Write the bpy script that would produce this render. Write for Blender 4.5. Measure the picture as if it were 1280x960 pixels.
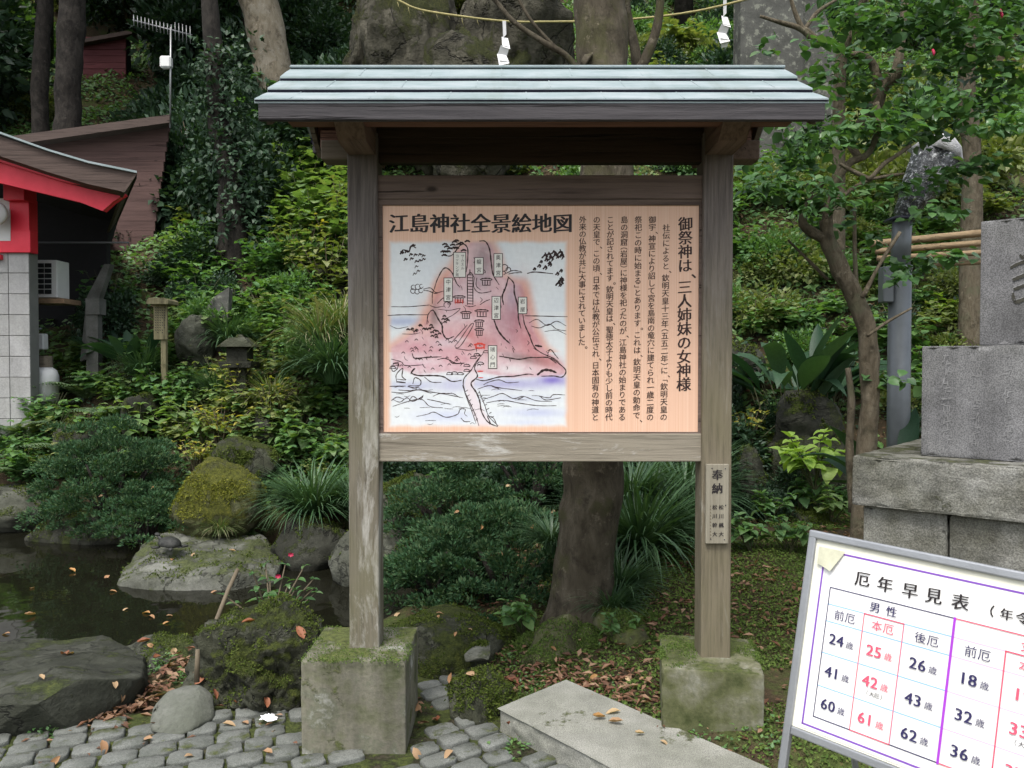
import bpy, math, random
import numpy as np
from mathutils import Vector, Matrix, Quaternion, noise

for _o in list(bpy.data.objects):
    bpy.data.objects.remove(_o)
SC = bpy.context.scene
COL = SC.collection
R = math.radians

# ------------------------------------------------------------------ camera
FPX, PITCH, CAMZ = 1004.0, R(1.3), 1.47
cam_d = bpy.data.cameras.new('camera')
cam_d.sensor_width = 36.0
cam_d.lens = FPX / 1280 * 36
cam_d.clip_start = 0.05
cam_d.clip_end = 500
cam = bpy.data.objects.new('camera', cam_d)
cam.location = (0, 0, CAMZ)
cam.rotation_euler = (R(90) - PITCH, 0, 0)
COL.objects.link(cam)
SC.camera = cam

# ------------------------------------------------------------------ sky, sun, exposure
SUN_EL, SUN_AZ = R(62), R(200)       # soft light from above, behind the viewer's left shoulder
world = bpy.data.worlds.new('World')
SC.world = world
world.use_nodes = True
wn = world.node_tree
bg = wn.nodes['Background']
sky = wn.nodes.new('ShaderNodeTexSky')
sky.sky_type = 'NISHITA'
sky.sun_disc = False
sky.sun_elevation = SUN_EL
sky.sun_rotation = SUN_AZ
sky.dust_density = 4.0
sky.air_density = 1.2
hs = wn.nodes.new('ShaderNodeHueSaturation')
hs.inputs['Saturation'].default_value = 0.42
wn.links.new(sky.outputs[0], hs.inputs['Color'])
wn.links.new(hs.outputs[0], bg.inputs[0])
bg.inputs[1].default_value = 0.15
sun_d = bpy.data.lights.new('sun', 'SUN')
sun_d.energy = 1.5
sun_d.angle = R(18)
sun_d.color = (1.0, 0.96, 0.9)
sun = bpy.data.objects.new('sun', sun_d)
_d = Vector((math.sin(SUN_AZ) * math.cos(SUN_EL), math.cos(SUN_AZ) * math.cos(SUN_EL), math.sin(SUN_EL)))
sun.rotation_euler = _d.to_track_quat('Z', 'Y').to_euler()
COL.objects.link(sun)
SC.view_settings.view_transform = 'Standard'
SC.view_settings.look = 'None'
SC.view_settings.gamma = 1.0
SC.view_settings.exposure = 0.87
SC.cycles.max_bounces = 6
SC.cycles.diffuse_bounces = 3
SC.cycles.glossy_bounces = 3
SC.cycles.transparent_max_bounces = 8

# ------------------------------------------------------------------ geometry of the place
def ray(px, py):
    dx = (px - 640) / FPX
    dz = (480 - py) / FPX
    return Vector((dx, math.cos(PITCH) + dz * math.sin(PITCH), -math.sin(PITCH) + dz * math.cos(PITCH)))

def at(px, py, Y):
    d = ray(px, py)
    return Vector((0, 0, CAMZ)) + d * (Y / d.y)

POND = [(-9, 4.35), (-3.2, 4.3), (-2.3, 4.35), (-1.5, 4.25), (-0.85, 4.75), (-0.45, 5.6), (-0.7, 6.5), (-1.6, 6.9), (-3.2, 7.1), (-4.0, 7.6), (-6, 8.0), (-9, 8.0)]
WATER_Z = -0.1

def sd_pond(X, Y):
    """signed distance to the pond's outline, negative inside"""
    X = np.asarray(X, float); Y = np.asarray(Y, float)
    d2 = np.full(X.shape, 1e9); ins = np.zeros(X.shape, bool)
    n = len(POND)
    for i in range(n):
        x0, y0 = POND[i]; x1, y1 = POND[(i + 1) % n]
        ex, ey = x1 - x0, y1 - y0
        t = np.clip(((X - x0) * ex + (Y - y0) * ey) / (ex * ex + ey * ey), 0, 1)
        d2 = np.minimum(d2, (X - x0 - t * ex) ** 2 + (Y - y0 - t * ey) ** 2)
        c = (y0 > Y) != (y1 > Y)
        with np.errstate(divide='ignore', invalid='ignore'):
            xi = x0 + (Y - y0) * ex / (ey if ey != 0 else 1e-9)
        ins ^= c & (X < xi)
    d = np.sqrt(d2)
    return np.where(ins, -d, d)

def sstep(a, b, x):
    t = np.clip((x - a) / (b - a), 0, 1)
    return t * t * (3 - 2 * t)

def HH(X, Y):
    X = np.asarray(X, float); Y = np.asarray(Y, float)
    wr = sstep(-0.3, 1.0, X)              # 0 left, 1 right
    # left: slope behind the pond
    yl = 7.1 + 0.5 * sstep(-2.5, -4.5, X)
    left = 0.15 * sstep(6.6, 7.2, Y) + 0.74 * np.maximum(0, Y - yl)
    left = left - 0.05 * (1 - sstep(3.4, 4.2, Y))
    # right: mossy rise, low bank, slope
    ge = sstep(2.75, 3.2, Y + 0.35 * X - 0.2)
    right = -0.05 + 0.15 * ge + 0.09 * np.maximum(0, Y - 3.2) + 0.62 * sstep(6.3, 6.9, Y) + 0.62 * np.maximum(0, Y - 6.9)
    z = left * (1 - wr) + right * wr
    # centre behind the bush: bank starts earlier
    z = z + 0.35 * np.exp(-((X + 0.2) / 0.9) ** 2) * sstep(5.6, 6.6, Y)
    sl = sstep(7.0, 9.0, Y)
    n = (0.10 * np.sin(1.7 * X + 0.9 * Y) + 0.09 * np.sin(2.9 * X - 2.1 * Y + 1) + 0.05 * np.sin(5.3 * X + 4.1 * Y)) * sl
    n = n + 0.35 * np.sin(0.55 * X + 1.3) * np.sin(0.5 * Y) * sstep(9, 14, Y)
    n = n + 0.012 * np.sin(7 * X + 3 * Y) * np.sin(6 * Y - 2 * X) * sstep(3.3, 3.9, Y)
    z = z + n
    d = sd_pond(X, Y)
    b = sstep(0.15, -0.25, d)
    z = z * (1 - b) + (-0.65) * b
    return z

def H1(x, y):
    return float(HH(np.array([x]), np.array([y]))[0])

def hit(px, py):
    """where the line of sight meets the ground"""
    d = ray(px, py)
    t = np.arange(2.2, 60, 0.01)
    X = d.x * t; Y = d.y * t; Z = CAMZ + d.z * t
    below = Z < HH(X, Y)
    k = int(np.argmax(below)) if below.any() else len(t) - 1
    return Vector((X[k], Y[k], Z[k]))

# ------------------------------------------------------------------ object helpers
def tag(o, label=None, cat=None, group=None, kind=None):
    if label: o['label'] = label
    if cat: o['category'] = cat
    if group: o['group'] = group
    if kind: o['kind'] = kind
    return o

def empty(name, loc, label, cat, group=None, rz=0.0):
    o = bpy.data.objects.new(name, None)
    o.empty_display_size = 0.1
    o.location = loc
    o.rotation_euler = (0, 0, rz)
    COL.objects.link(o)
    return tag(o, label, cat, group)

def kids(o):
    return [c for c in bpy.data.objects if c.parent == o]

def copy_tree(o, loc=None, rz=None, sc=None, label=None, group=None, cmap=None):
    cmap = cmap or KIDMAP
    c = o.copy()
    COL.objects.link(c)
    if loc is not None: c.location = loc
    if rz is not None: c.rotation_euler = (o.rotation_euler[0], o.rotation_euler[1], rz)
    if sc is not None: c.scale = sc if hasattr(sc, '__len__') else (sc, sc, sc)
    if label: c['label'] = label
    if group: c['group'] = group
    elif 'group' in c.keys() and label and group == '': del c['group']
    def rec(src, dst):
        for ch in cmap.get(src.name, []):
            d = ch.copy()
            COL.objects.link(d)
            d.parent = dst
            rec(ch, d)
    rec(o, c)
    return c
KIDMAP = {}

def own(ch, parent):
    ch.parent = parent
    KIDMAP.setdefault(parent.name, []).append(ch)

def make(name, mesh, parent=None, loc=None):
    o = bpy.data.objects.new(name, mesh)
    COL.objects.link(o)
    if parent: own(o, parent)
    if loc is not None: o.location = loc
    return o

def mesh_np(name, V, F, mat=None, smooth=False):
    """V (n,3), F (m,k) of one size k"""
    V = np.asarray(V, np.float32); F = np.asarray(F, np.int32)
    me = bpy.data.meshes.new(name)
    me.vertices.add(len(V)); me.vertices.foreach_set('co', V.ravel())
    k = F.shape[1]
    me.loops.add(F.size); me.loops.foreach_set('vertex_index', F.ravel())
    me.polygons.add(len(F))
    me.polygons.foreach_set('loop_start', np.arange(0, F.size, k, dtype=np.int32))
    me.polygons.foreach_set('loop_total', np.full(len(F), k, np.int32))
    if smooth: me.polygons.foreach_set('use_smooth', np.ones(len(F), bool))
    me.update(calc_edges=True)
    me.validate()
    if mat: me.materials.append(mat)
    return me

class MB:
    """collects boxes, prisms and tubes and links them as ONE mesh object"""
    def __init__(self): self.v = []; self.f = []; self.s = []
    def add(self, vs, fs, smooth=False):
        b = len(self.v)
        self.v += [tuple(p) for p in vs]
        self.f += [tuple(i + b for i in q) for q in fs]
        self.s += [smooth] * len(fs)
        return self
    def box(self, x0, x1, y0, y1, z0, z1, M=None):
        vs = [Vector(p) for p in ((x0, y0, z0), (x1, y0, z0), (x1, y1, z0), (x0, y1, z0), (x0, y0, z1), (x1, y0, z1), (x1, y1, z1), (x0, y1, z1))]
        if M: vs = [M @ p for p in vs]
        return self.add(vs, [(0, 3, 2, 1), (4, 5, 6, 7), (0, 1, 5, 4), (1, 2, 6, 5), (2, 3, 7, 6), (3, 0, 4, 7)])
    def prism(self, poly, ext):
        """poly: 3D points in a plane, ext: extrusion vector"""
        n = len(poly); a = [Vector(p) for p in poly]; e = Vector(ext)
        nn = sum(((a[i] - a[0]).cross(a[(i + 1) % n] - a[0]) for i in range(n)), Vector())
        if nn.dot(e) > 0: a = a[::-1]
        vs = a + [p + e for p in a]
        fs = [tuple(range(n)), tuple(range(2 * n - 1, n - 1, -1))]
        fs += [(i, i + n, (i + 1) % n + n, (i + 1) % n) for i in range(n)]
        fs = [fs[0], fs[1]] + [tuple(reversed(q)) for q in fs[2:]]
        return self.add(vs, fs)
    def tube(self, pts, rad, n=8, rough=0.0, seed=0, cap=True, freq=6.0):
        pts = [Vector(p) for p in pts]
        if not hasattr(rad, '__len__'): rad = [rad] * len(pts)
        t = (pts[1] - pts[0]).normalized()
        u = t.orthogonal().normalized()
        vs = []
        for i, p in enumerate(pts):
            t2 = (pts[min(i + 1, len(pts) - 1)] - pts[max(i - 1, 0)]).normalized()
            q = t.rotation_difference(t2); u = (q @ u); u = (u - t2 * u.dot(t2)).normalized(); t = t2
            w = t.cross(u)
            for k in range(n):
                a = 2 * math.pi * k / n
                d = u * math.cos(a) + w * math.sin(a)
                r = rad[i]
                if rough: r *= 1 + rough * noise.noise((p + d * rad[i]) * freq + Vector((seed, seed * 3.1, 0)))
                vs.append(p + d * r)
        fs = []
        for i in range(len(pts) - 1):
            for k in range(n):
                a = i * n + k; b = i * n + (k + 1) % n
                fs.append((a, b, b + n, a + n))
        if cap:
            fs.append(tuple(range(n - 1, -1, -1))); fs.append(tuple(range((len(pts) - 1) * n, len(pts) * n)))
        return self.add(vs, fs, True)
    def build(self, name, mat, parent=None, origin=None, bevel=0.0, segs=1):
        o0 = Vector(origin) if origin is not None else Vector((0, 0, 0))
        me = bpy.data.meshes.new(name)
        me.from_pydata([tuple(Vector(p) - o0) for p in self.v], [], self.f)
        me.polygons.foreach_set('use_smooth', self.s)
        me.materials.append(mat)
        me.update()
        if bevel:
            import bmesh
            bm = bmesh.new(); bm.from_mesh(me)
            bmesh.ops.bevel(bm, geom=[e for e in bm.edges if len(e.link_faces) == 2 and e.calc_face_angle(0) > 0.5], offset=bevel, segments=segs, profile=0.6, affect='EDGES', clamp_overlap=True)
            bm.to_mesh(me); bm.free(); me.update()
        o = make(name, me, parent)
        if parent is None and origin is not None: o.location = o0
        return o

def roughen(o, size=0.03, amp=0.003, seed=0, chip=0.004):
    """weathered masonry: finer faces, small dents, chipped arrises"""
    import bmesh
    bm = bmesh.new(); bm.from_mesh(o.data)
    bmesh.ops.triangulate(bm, faces=bm.faces[:])
    for _ in range(8):
        es = [e for e in bm.edges if e.calc_length() > size]
        if not es or len(bm.verts) > 14000: break
        bmesh.ops.subdivide_edges(bm, edges=es, cuts=1); bmesh.ops.triangulate(bm, faces=[f for f in bm.faces if len(f.verts) > 3])
    bm.normal_update()
    for v in bm.verts:
        p = v.co + o.location; n = v.normal
        d = amp * noise.fractal(p * 9 + Vector((seed, 0, 0)), 0.8, 2.1, 4)
        if max(abs(n.x), abs(n.y), abs(n.z)) < 0.93:              # on an arris
            d -= chip * max(0, noise.noise(p * 22 + Vector((0, seed, 0))) + 0.1) * 2
        v.co += n * d
    bm.to_mesh(o.data); bm.free()
    o.data.polygons.foreach_set('use_smooth', [True] * len(o.data.polygons)); o.data.update()
    return o

def spline(pts, n):
    """Catmull-Rom through pts (tuples of any length), n samples per span"""
    P = [np.array(p, float) for p in pts]
    P = [2 * P[0] - P[1]] + P + [2 * P[-1] - P[-2]]
    out = []
    for i in range(1, len(P) - 2):
        for k in range(n):
            t = k / n
            out.append(0.5 * ((2 * P[i]) + (-P[i - 1] + P[i + 1]) * t + (2 * P[i - 1] - 5 * P[i] + 4 * P[i + 1] - P[i + 2]) * t * t + (-P[i - 1] + 3 * P[i] - 3 * P[i + 1] + P[i + 2]) * t ** 3))
    out.append(P[-2])
    return out

# ------------------------------------------------------------------ materials
class NT:
    def __init__(self, name):
        self.m = bpy.data.materials.new(name); self.m.use_nodes = True
        self.t = self.m.node_tree; self.b = self.t.nodes['Principled BSDF']; self.out = self.t.nodes['Material Output']
    def n(self, typ, **kw):
        nd = self.t.nodes.new('ShaderNode' + typ)
        for k, v in kw.items():
            if k.startswith('i_'):
                key = k[2:]
                key = int(key) if key.isdigit() else key.replace('_', ' ')
                if hasattr(v, 'is_linked') or isinstance(v, bpy.types.NodeSocket): self.t.links.new(v, nd.inputs[key])
                else: nd.inputs[key].default_value = v
            else: setattr(nd, k, v)
        return nd
    def l(self, a, b): self.t.links.new(a, b)
    def ramp(self, fac, stops, interp='LINEAR'):
        r = self.n('ValToRGB'); r.color_ramp.interpolation = interp
        e = r.color_ramp.elements
        while len(e) < len(stops): e.new(0.5)
        for q, (p, c) in zip(e, stops):
            q.position = p; q.color = (c[0], c[1], c[2], 1) if hasattr(c, '__len__') else (c, c, c, 1)
        self.l(fac, r.inputs[0]); return r.outputs[0]
    def noise(self, scale=5, detail=6, rough=0.6, vec=None, sc=None, dist=0.0):
        if vec is None: vec = self.n('TexCoord').outputs['Object']
        if sc is not None: vec = self.n('Mapping', i_Vector=vec, i_Scale=sc).outputs[0]
        return self.n('TexNoise', i_Vector=vec, i_Scale=scale, i_Detail=detail, i_Roughness=rough, i_Distortion=dist).outputs[0]
    def mix(self, f, a, b, typ='MIX'):
        m = self.n('Mix', data_type='RGBA', blend_type=typ)
        for s, v in ((m.inputs[0], f), (m.inputs[6], a), (m.inputs[7], b)):
            if isinstance(v, bpy.types.NodeSocket): self.l(v, s)
            elif hasattr(v, '__len__'): s.default_value = (v[0], v[1], v[2], 1)
            else: s.default_value = v
        return m.outputs[2]
    def math(self, op, a, b=0.5, c=None):
        m = self.n('Math', operation=op)
        for i, v in enumerate((a, b, c)):
            if v is None: continue
            if isinstance(v, bpy.types.NodeSocket): self.l(v, m.inputs[i])
            else: m.inputs[i].default_value = v
        return m.outputs[0]
    def bump(self, h, dist=0.01, st=1.0):
        b = self.n('Bump', i_Height=h, i_Distance=dist, i_Strength=st)
        self.l(b.outputs[0], self.b.inputs['Normal'])
    def fin(self, col, rough=0.8, spec=0.4, metal=0.0):
        for k, v in (('Base Color', col), ('Roughness', rough), ('Specular IOR Level', spec), ('Metallic', metal)):
            if isinstance(v, bpy.types.NodeSocket): self.l(v, self.b.inputs[k])
            elif k == 'Base Color': self.b.inputs[k].default_value = (v[0], v[1], v[2], 1)
            else: self.b.inputs[k].default_value = v
        return self.m

def srgb(r, g, b, k=1.0):
    f = lambda c: k * ((c / 255 / 12.92) if c / 255 <= 0.04045 else ((c / 255 + 0.055) / 1.055) ** 2.4)
    return (f(r), f(g), f(b))

def m_flat(name, c, rough=0.6, var=0.15, scale=8, spec=0.4, metal=0, bump=0.0):
    t = NT(name)
    n = t.noise(scale, 5)
    col = t.ramp(n, [(0.25, [x * (1 - var) for x in c]), (0.75, [x * (1 + var) for x in c])])
    if bump: t.bump(t.noise(scale * 8, 4), bump)
    return t.fin(col, rough, spec, metal)

def m_wood(name, dark, mid, pale, axis='z', patch=0.5, fine=55, moss=None, zmix=None, knots=True):
    """grain along the axis; pale: weathered patches"""
    t = NT(name)
    co = t.n('TexCoord').outputs['Object']
    s = {'z': (1, 1, 0.045), 'x': (0.045, 1, 1), 'y': (1, 0.045, 1)}[axis]
    g = t.noise(fine, 8, 0.65, co, s, 0.3)
    col = t.ramp(g, [(0.28, dark), (0.5, mid), (0.72, [x * 1.25 for x in mid])])
    s2 = {'z': (1, 1, 0.22), 'x': (0.22, 1, 1), 'y': (1, 0.22, 1)}[axis]
    p = t.noise(9, 9, 0.75, co, s2, 0.6)
    col = t.mix(t.ramp(p, [(patch, 0.0), (patch + 0.1, 0.85)]), col, pale)
    if moss:
        q = t.noise(3.1, 6, 0.6, co, (1, 1, 0.5))
        col = t.mix(t.ramp(q, [(0.45, 0.0), (0.7, 0.6)]), col, moss)
    cr = t.noise(20, 5, 0.6, co, {'z': (1, 1, 0.02), 'x': (0.02, 1, 1), 'y': (1, 0.02, 1)}[axis])
    crk = t.ramp(cr, [(0.0, 1.0), (0.625, 1.0), (0.64, 0.25), (0.655, 1.0)])
    col = t.mix(1.0, col, crk, 'MULTIPLY')
    if knots:
        v = t.n('TexVoronoi', i_Vector=t.n('Mapping', i_Vector=co, i_Scale={'z': (1, 1, 0.5), 'x': (0.5, 1, 1), 'y': (1, 0.5, 1)}[axis]).outputs[0], i_Scale=5.0)
        col = t.mix(1.0, col, t.ramp(v.outputs['Distance'], [(0.03, 0.3), (0.075, 1.0)]), 'MULTIPLY')
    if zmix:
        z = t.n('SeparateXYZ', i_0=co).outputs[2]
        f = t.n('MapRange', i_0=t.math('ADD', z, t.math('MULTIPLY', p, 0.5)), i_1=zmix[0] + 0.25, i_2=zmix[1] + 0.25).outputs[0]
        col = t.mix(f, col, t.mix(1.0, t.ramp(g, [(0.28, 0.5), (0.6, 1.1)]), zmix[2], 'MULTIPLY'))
    t.bump(t.math('ADD', t.math('ADD', g, p), crk), 0.004)
    return t.fin(col, 0.85, 0.25)

def m_stone(name, stops, scale=6, *, bump=0.012, moss=None, mossamt=0.5, mz=(0.2, 0.8), speck=0.0, rough=0.9, fine=60, spots=None, crack=False, streak=0.0):
    t = NT(name)
    co = t.n('VectorMath', operation='ADD', i_0=t.n('TexCoord').outputs['Object'], i_1=t.n('CombineXYZ', i_0=t.math('MULTIPLY', t.n('ObjectInfo').outputs['Random'], 23.0)).outputs[0]).outputs[0]
    n = t.noise(scale, 8, 0.62, co)
    col = t.ramp(n, stops)
    f = t.noise(fine, 5, 0.7, co)
    col = t.mix(0.55, col, t.ramp(f, [(0.3, 0.45), (0.7, 1.0)]), 'MULTIPLY') if speck == 0 else t.mix(speck, col, t.ramp(t.noise(fine * 3, 2, 0.5, co), [(0.38, 0.3), (0.62, 1.3)]), 'MULTIPLY')
    if spots:
        v = t.noise(scale * 2.0, 7, 0.7, co)
        col = t.mix(t.ramp(v, [(0.55, 0.0), (0.58, 0.9)]), col, spots)
    if crack:
        c1 = t.noise(scale * 0.55, 6, 0.6, co, None, 0.6)
        ck = t.ramp(c1, [(0.0, 1.0), (0.485, 1.0), (0.5, 0.3), (0.512, 1.0)])
        col = t.mix(0.9, col, ck, 'MULTIPLY'); n = t.math('ADD', n, t.math('MULTIPLY', ck, 0.5))
    if streak:
        q = t.noise(7, 6, 0.65, co, (1, 1, 0.12))
        col = t.mix(streak, col, t.ramp(q, [(0.35, 0.4), (0.6, 1.05)]), 'MULTIPLY')
        q = t.noise(2.3, 5, 0.6, co)
        col = t.mix(streak * 0.8, col, t.ramp(q, [(0.35, (0.62, 0.64, 0.52)), (0.6, (1, 1, 1))]), 'MULTIPLY')
    if moss:
        nz = t.n('SeparateXYZ', i_0=t.n('NewGeometry').outputs['Normal']).outputs[2]
        a = t.math('ADD', t.math('MULTIPLY', nz, 0.25), t.math('MULTIPLY_ADD', t.noise(scale * 0.9, 9, 0.72, co), 2.0, -0.5))
        k = 0.95 - mossamt * 0.6
        fac = t.ramp(a, [(max(0.0, k - 0.06), 0.0), (min(1, k + 0.08), 1.0)])
        mc = t.ramp(t.noise(38, 6, 0.75, co), [(0.3, [x * 0.35 for x in moss]), (0.55, moss), (0.75, [moss[0] * 1.9, moss[1] * 1.6, moss[2] * 1.2])])
        col = t.mix(fac, col, mc)
        h = t.math('ADD', t.math('MULTIPLY', t.noise(90, 3, 0.7, co), fac), n)
    else:
        h = n
    t.bump(t.math('ADD', h, t.math('MULTIPLY', f, 0.45)), bump)
    return t.fin(col, rough, 0.3)

def m_leaf(name, cols, rough=0.45, trans=0.3, spec=0.45):
    """cols: several greens picked at random per leaf"""
    t = NT(name)
    kk = 1.0 if ('litter' in name or 'fallen' in name) else {'juniper_spray': 1.15, 'dark_ivy_leaf': 1.3, 'dark_evergreen_leaf': 1.3, 'glossy_camellia_leaf': 1.12, 'aspidistra_leaf': 0.9}.get(name, 1.42)
    cols = [[x * kk for x in q] for q in cols]
    g = t.n('NewGeometry')
    oi = t.n('ObjectInfo')
    r = t.math('FRACT', t.math('ADD', g.outputs['Random Per Island'], oi.outputs['Random']))
    n = len(cols)
    c = t.ramp(r, [(i / max(1, n - 1), q) for i, q in enumerate(cols)])
    c = t.mix(0.35, c, t.ramp(t.noise(30, 3, 0.6), [(0.3, 0.45), (0.7, 1.25)]), 'MULTIPLY')
    t.fin(c, rough, spec)
    tr = t.n('BsdfTranslucent')
    bright = t.mix(1.0, c, (1.6, 1.7, 0.6), 'MULTIPLY')
    t.l(bright, tr.inputs[0])
    ms = t.n('MixShader')
    ms.inputs[0].default_value = trans
    t.l(t.b.outputs[0], ms.inputs[1]); t.l(tr.outputs[0], ms.inputs[2])
    t.l(ms.outputs[0], t.out.inputs[0])
    return t.m

G = lambda r, g, b: (r / 1000, g / 1000, b / 1000)
MT = {}
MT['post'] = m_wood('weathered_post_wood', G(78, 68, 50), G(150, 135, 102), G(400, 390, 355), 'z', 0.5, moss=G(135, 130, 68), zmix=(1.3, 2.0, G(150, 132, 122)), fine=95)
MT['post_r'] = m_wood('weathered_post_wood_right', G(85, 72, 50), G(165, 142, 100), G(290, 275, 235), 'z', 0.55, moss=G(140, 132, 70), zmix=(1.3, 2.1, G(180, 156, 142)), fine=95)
MT['rail_lo'] = m_wood('bleached_rail_wood', G(125, 108, 84), G(250, 222, 175), G(520, 510, 480), 'x', 0.52)
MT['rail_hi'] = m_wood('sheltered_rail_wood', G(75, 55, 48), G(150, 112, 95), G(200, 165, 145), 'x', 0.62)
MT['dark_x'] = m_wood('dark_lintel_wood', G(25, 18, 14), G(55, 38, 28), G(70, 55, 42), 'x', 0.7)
MT['eave'] = m_wood('red_brown_eave_wood', G(75, 42, 30), G(165, 88, 60), G(200, 135, 100), 'x', 0.7)
MT['bracket'] = m_wood('bracket_wood', G(80, 56, 44), G(165, 118, 90), G(220, 180, 145), 'y', 0.7)
MT['endgrain'] = m_wood('pale_beam_end_wood', G(80, 66, 50), G(160, 135, 105), G(230, 210, 170), 'x', 0.6)
MT['fascia'] = m_wood('grey_fascia_wood', G(30, 29, 32), G(62, 58, 62), G(100, 95, 98), 'x', 0.62)
MT['copper'] = None
def _copper():
    t = NT('pale_green_copper_sheet')
    co = t.n('TexCoord').outputs['Object']
    n = t.noise(4, 8, 0.7, co, (1, 2, 2))
    col = t.ramp(n, [(0.3, srgb(112, 128, 128)), (0.5, srgb(134, 147, 150)), (0.7, srgb(154, 162, 165))])
    s = t.noise(9, 6, 0.7, co, (1, 0.15, 0.15))
    col = t.mix(t.ramp(s, [(0.55, 0.0), (0.72, 0.45)]), col, srgb(110, 120, 112))
    t.bump(n, 0.002)
    return t.fin(col, 0.6, 0.35)
MT['copper'] = _copper()
MT['black_edge'] = m_flat('dark_metal_edge', (0.012, 0.014, 0.03), 0.5)
MT['concrete'] = m_stone('mossy_concrete', [(0.33, G(100, 118, 52)), (0.43, G(190, 192, 128)), (0.53, G(245, 232, 185)), (0.6, G(200, 205, 150)), (0.68, G(470, 470, 440))], 6.5, bump=0.006, moss=G(90, 108, 34), mossamt=0.4, rough=0.92, fine=55, streak=0.6)
MT['concrete_r'] = m_stone('green_concrete', [(0.35, G(70, 84, 30)), (0.46, G(135, 145, 68)), (0.56, G(195, 195, 130)), (0.68, G(340, 342, 290))], 6, bump=0.005, moss=G(80, 100, 30), mossamt=0.3, rough=0.92, fine=70, streak=0.45)
MT['granite_slab'] = m_stone('speckled_granite_slab', [(0.3, G(190, 195, 165)), (0.5, G(265, 268, 235)), (0.7, G(330, 330, 300))], 4, bump=0.002, speck=0.5, moss=G(90, 100, 50), mossamt=-0.05, fine=80, streak=0.25)
MT['granite'] = m_stone('grey_granite', [(0.3, G(125, 125, 128)), (0.5, G(190, 190, 196)), (0.7, G(265, 265, 272))], 4, bump=0.002, speck=0.6, fine=75, streak=0.45)
MT['granite_rough'] = m_stone('rough_mossy_granite', [(0.3, G(125, 122, 95)), (0.5, G(205, 203, 180)), (0.7, G(300, 300, 280))], 6, bump=0.014, speck=0.5, fine=60, moss=G(80, 88, 42), mossamt=0.22, streak=0.5)
MT['sett'] = m_stone('granite_sett', [(0.3, G(78, 86, 74)), (0.5, G(135, 143, 130)), (0.7, G(200, 207, 195))], 5, bump=0.006, speck=0.4, moss=G(80, 95, 38), mossamt=0.12, fine=80)
MT['rock_slate'] = m_stone('dark_slate_grey_rock', [(0.3, G(24, 27, 19)), (0.5, G(50, 54, 40)), (0.7, G(92, 96, 78))], 3.0, bump=0.02, moss=G(58, 74, 22), mossamt=0.16, crack=True, streak=0.4)
MT['rock'] = m_stone('grey_green_rock', [(0.3, G(42, 45, 32)), (0.5, G(78, 82, 62)), (0.7, G(135, 140, 115))], 3.2, bump=0.02, moss=G(62, 80, 22), mossamt=0.22, crack=True, streak=0.3)
MT['rock_pale'] = m_stone('pale_pond_rock', [(0.3, G(75, 80, 58)), (0.5, G(145, 150, 125)), (0.7, G(270, 272, 250))], 3, bump=0.015, moss=G(80, 96, 38), mossamt=0.3, crack=True, streak=0.4)
MT['rock_moss'] = m_stone('moss_covered_rock', [(0.3, G(26, 29, 17)), (0.5, G(56, 60, 38)), (0.7, G(115, 120, 92))], 4, bump=0.035, moss=G(58, 76, 13), mossamt=0.5, crack=True)
MT['rock_dark'] = m_stone('dark_wet_rock', [(0.3, G(16, 17, 12)), (0.5, G(36, 37, 27)), (0.7, G(72, 74, 58))], 4, bump=0.02, moss=G(48, 62, 16), mossamt=0.42, crack=True)
MT['rock_yellow'] = m_stone('yellow_moss_rock', [(0.3, G(60, 66, 26)), (0.5, G(105, 112, 45)), (0.7, G(150, 150, 100))], 5, bump=0.035, moss=G(108, 118, 18), mossamt=0.72)
MT['rock_cliff'] = m_stone('lichened_cliff_rock', [(0.3, G(22, 22, 15)), (0.45, G(66, 62, 44)), (0.6, G(125, 116, 88)), (0.75, G(64, 70, 36))], 1.3, bump=0.1, moss=G(66, 76, 20), mossamt=0.6, fine=10, crack=True, streak=0.5)
MT['stele'] = m_stone('lichened_stele_stone', [(0.3, G(60, 62, 55)), (0.5, G(95, 97, 88)), (0.7, G(135, 137, 122))], 4, bump=0.01, spots=G(190, 198, 165), fine=30)
def _bark(name, a, b, c, sz=1.0, moss=None):
    t = NT(name)
    co = t.n('TexCoord').outputs['Object']
    n = t.noise(16 * sz, 8, 0.7, co, (1, 1, 0.35), 0.5)
    col = t.ramp(n, [(0.3, a), (0.5, b), (0.72, c)])
    p = t.noise(5, 5, 0.6, co)
    col = t.mix(t.ramp(p, [(0.53, 0.0), (0.62, 0.7)]), col, moss or c)
    l_ = t.noise(11, 6, 0.75, co)
    col = t.mix(t.ramp(l_, [(0.6, 0.0), (0.66, 0.55)]), col, [min(1, x * 1.7) for x in c])
    col = t.mix(t.ramp(t.noise(7, 6, 0.7, co), [(0.36, 0.7), (0.48, 0.0)]), col, [x * 0.6 for x in a])
    t.bump(n, 0.02)
    return t.fin(col, 0.9, 0.2)
MT['bark'] = _bark('brown_grey_bark', G(40, 33, 22), G(80, 68, 48), G(130, 114, 84), 1.0, G(62, 62, 26))
MT['bark_pale'] = _bark('pale_tan_bark', G(110, 90, 62), G(190, 165, 120), G(240, 220, 175), 0.6)
MT['bark_dark'] = _bark('dark_bark', G(10, 9, 8), G(24, 21, 18), G(45, 40, 34), 1.0)
MT['bark_branch'] = _bark('grey_brown_branch_bark', G(60, 50, 32), G(125, 104, 72), G(170, 150, 110), 2.0, G(110, 112, 70))

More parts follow.
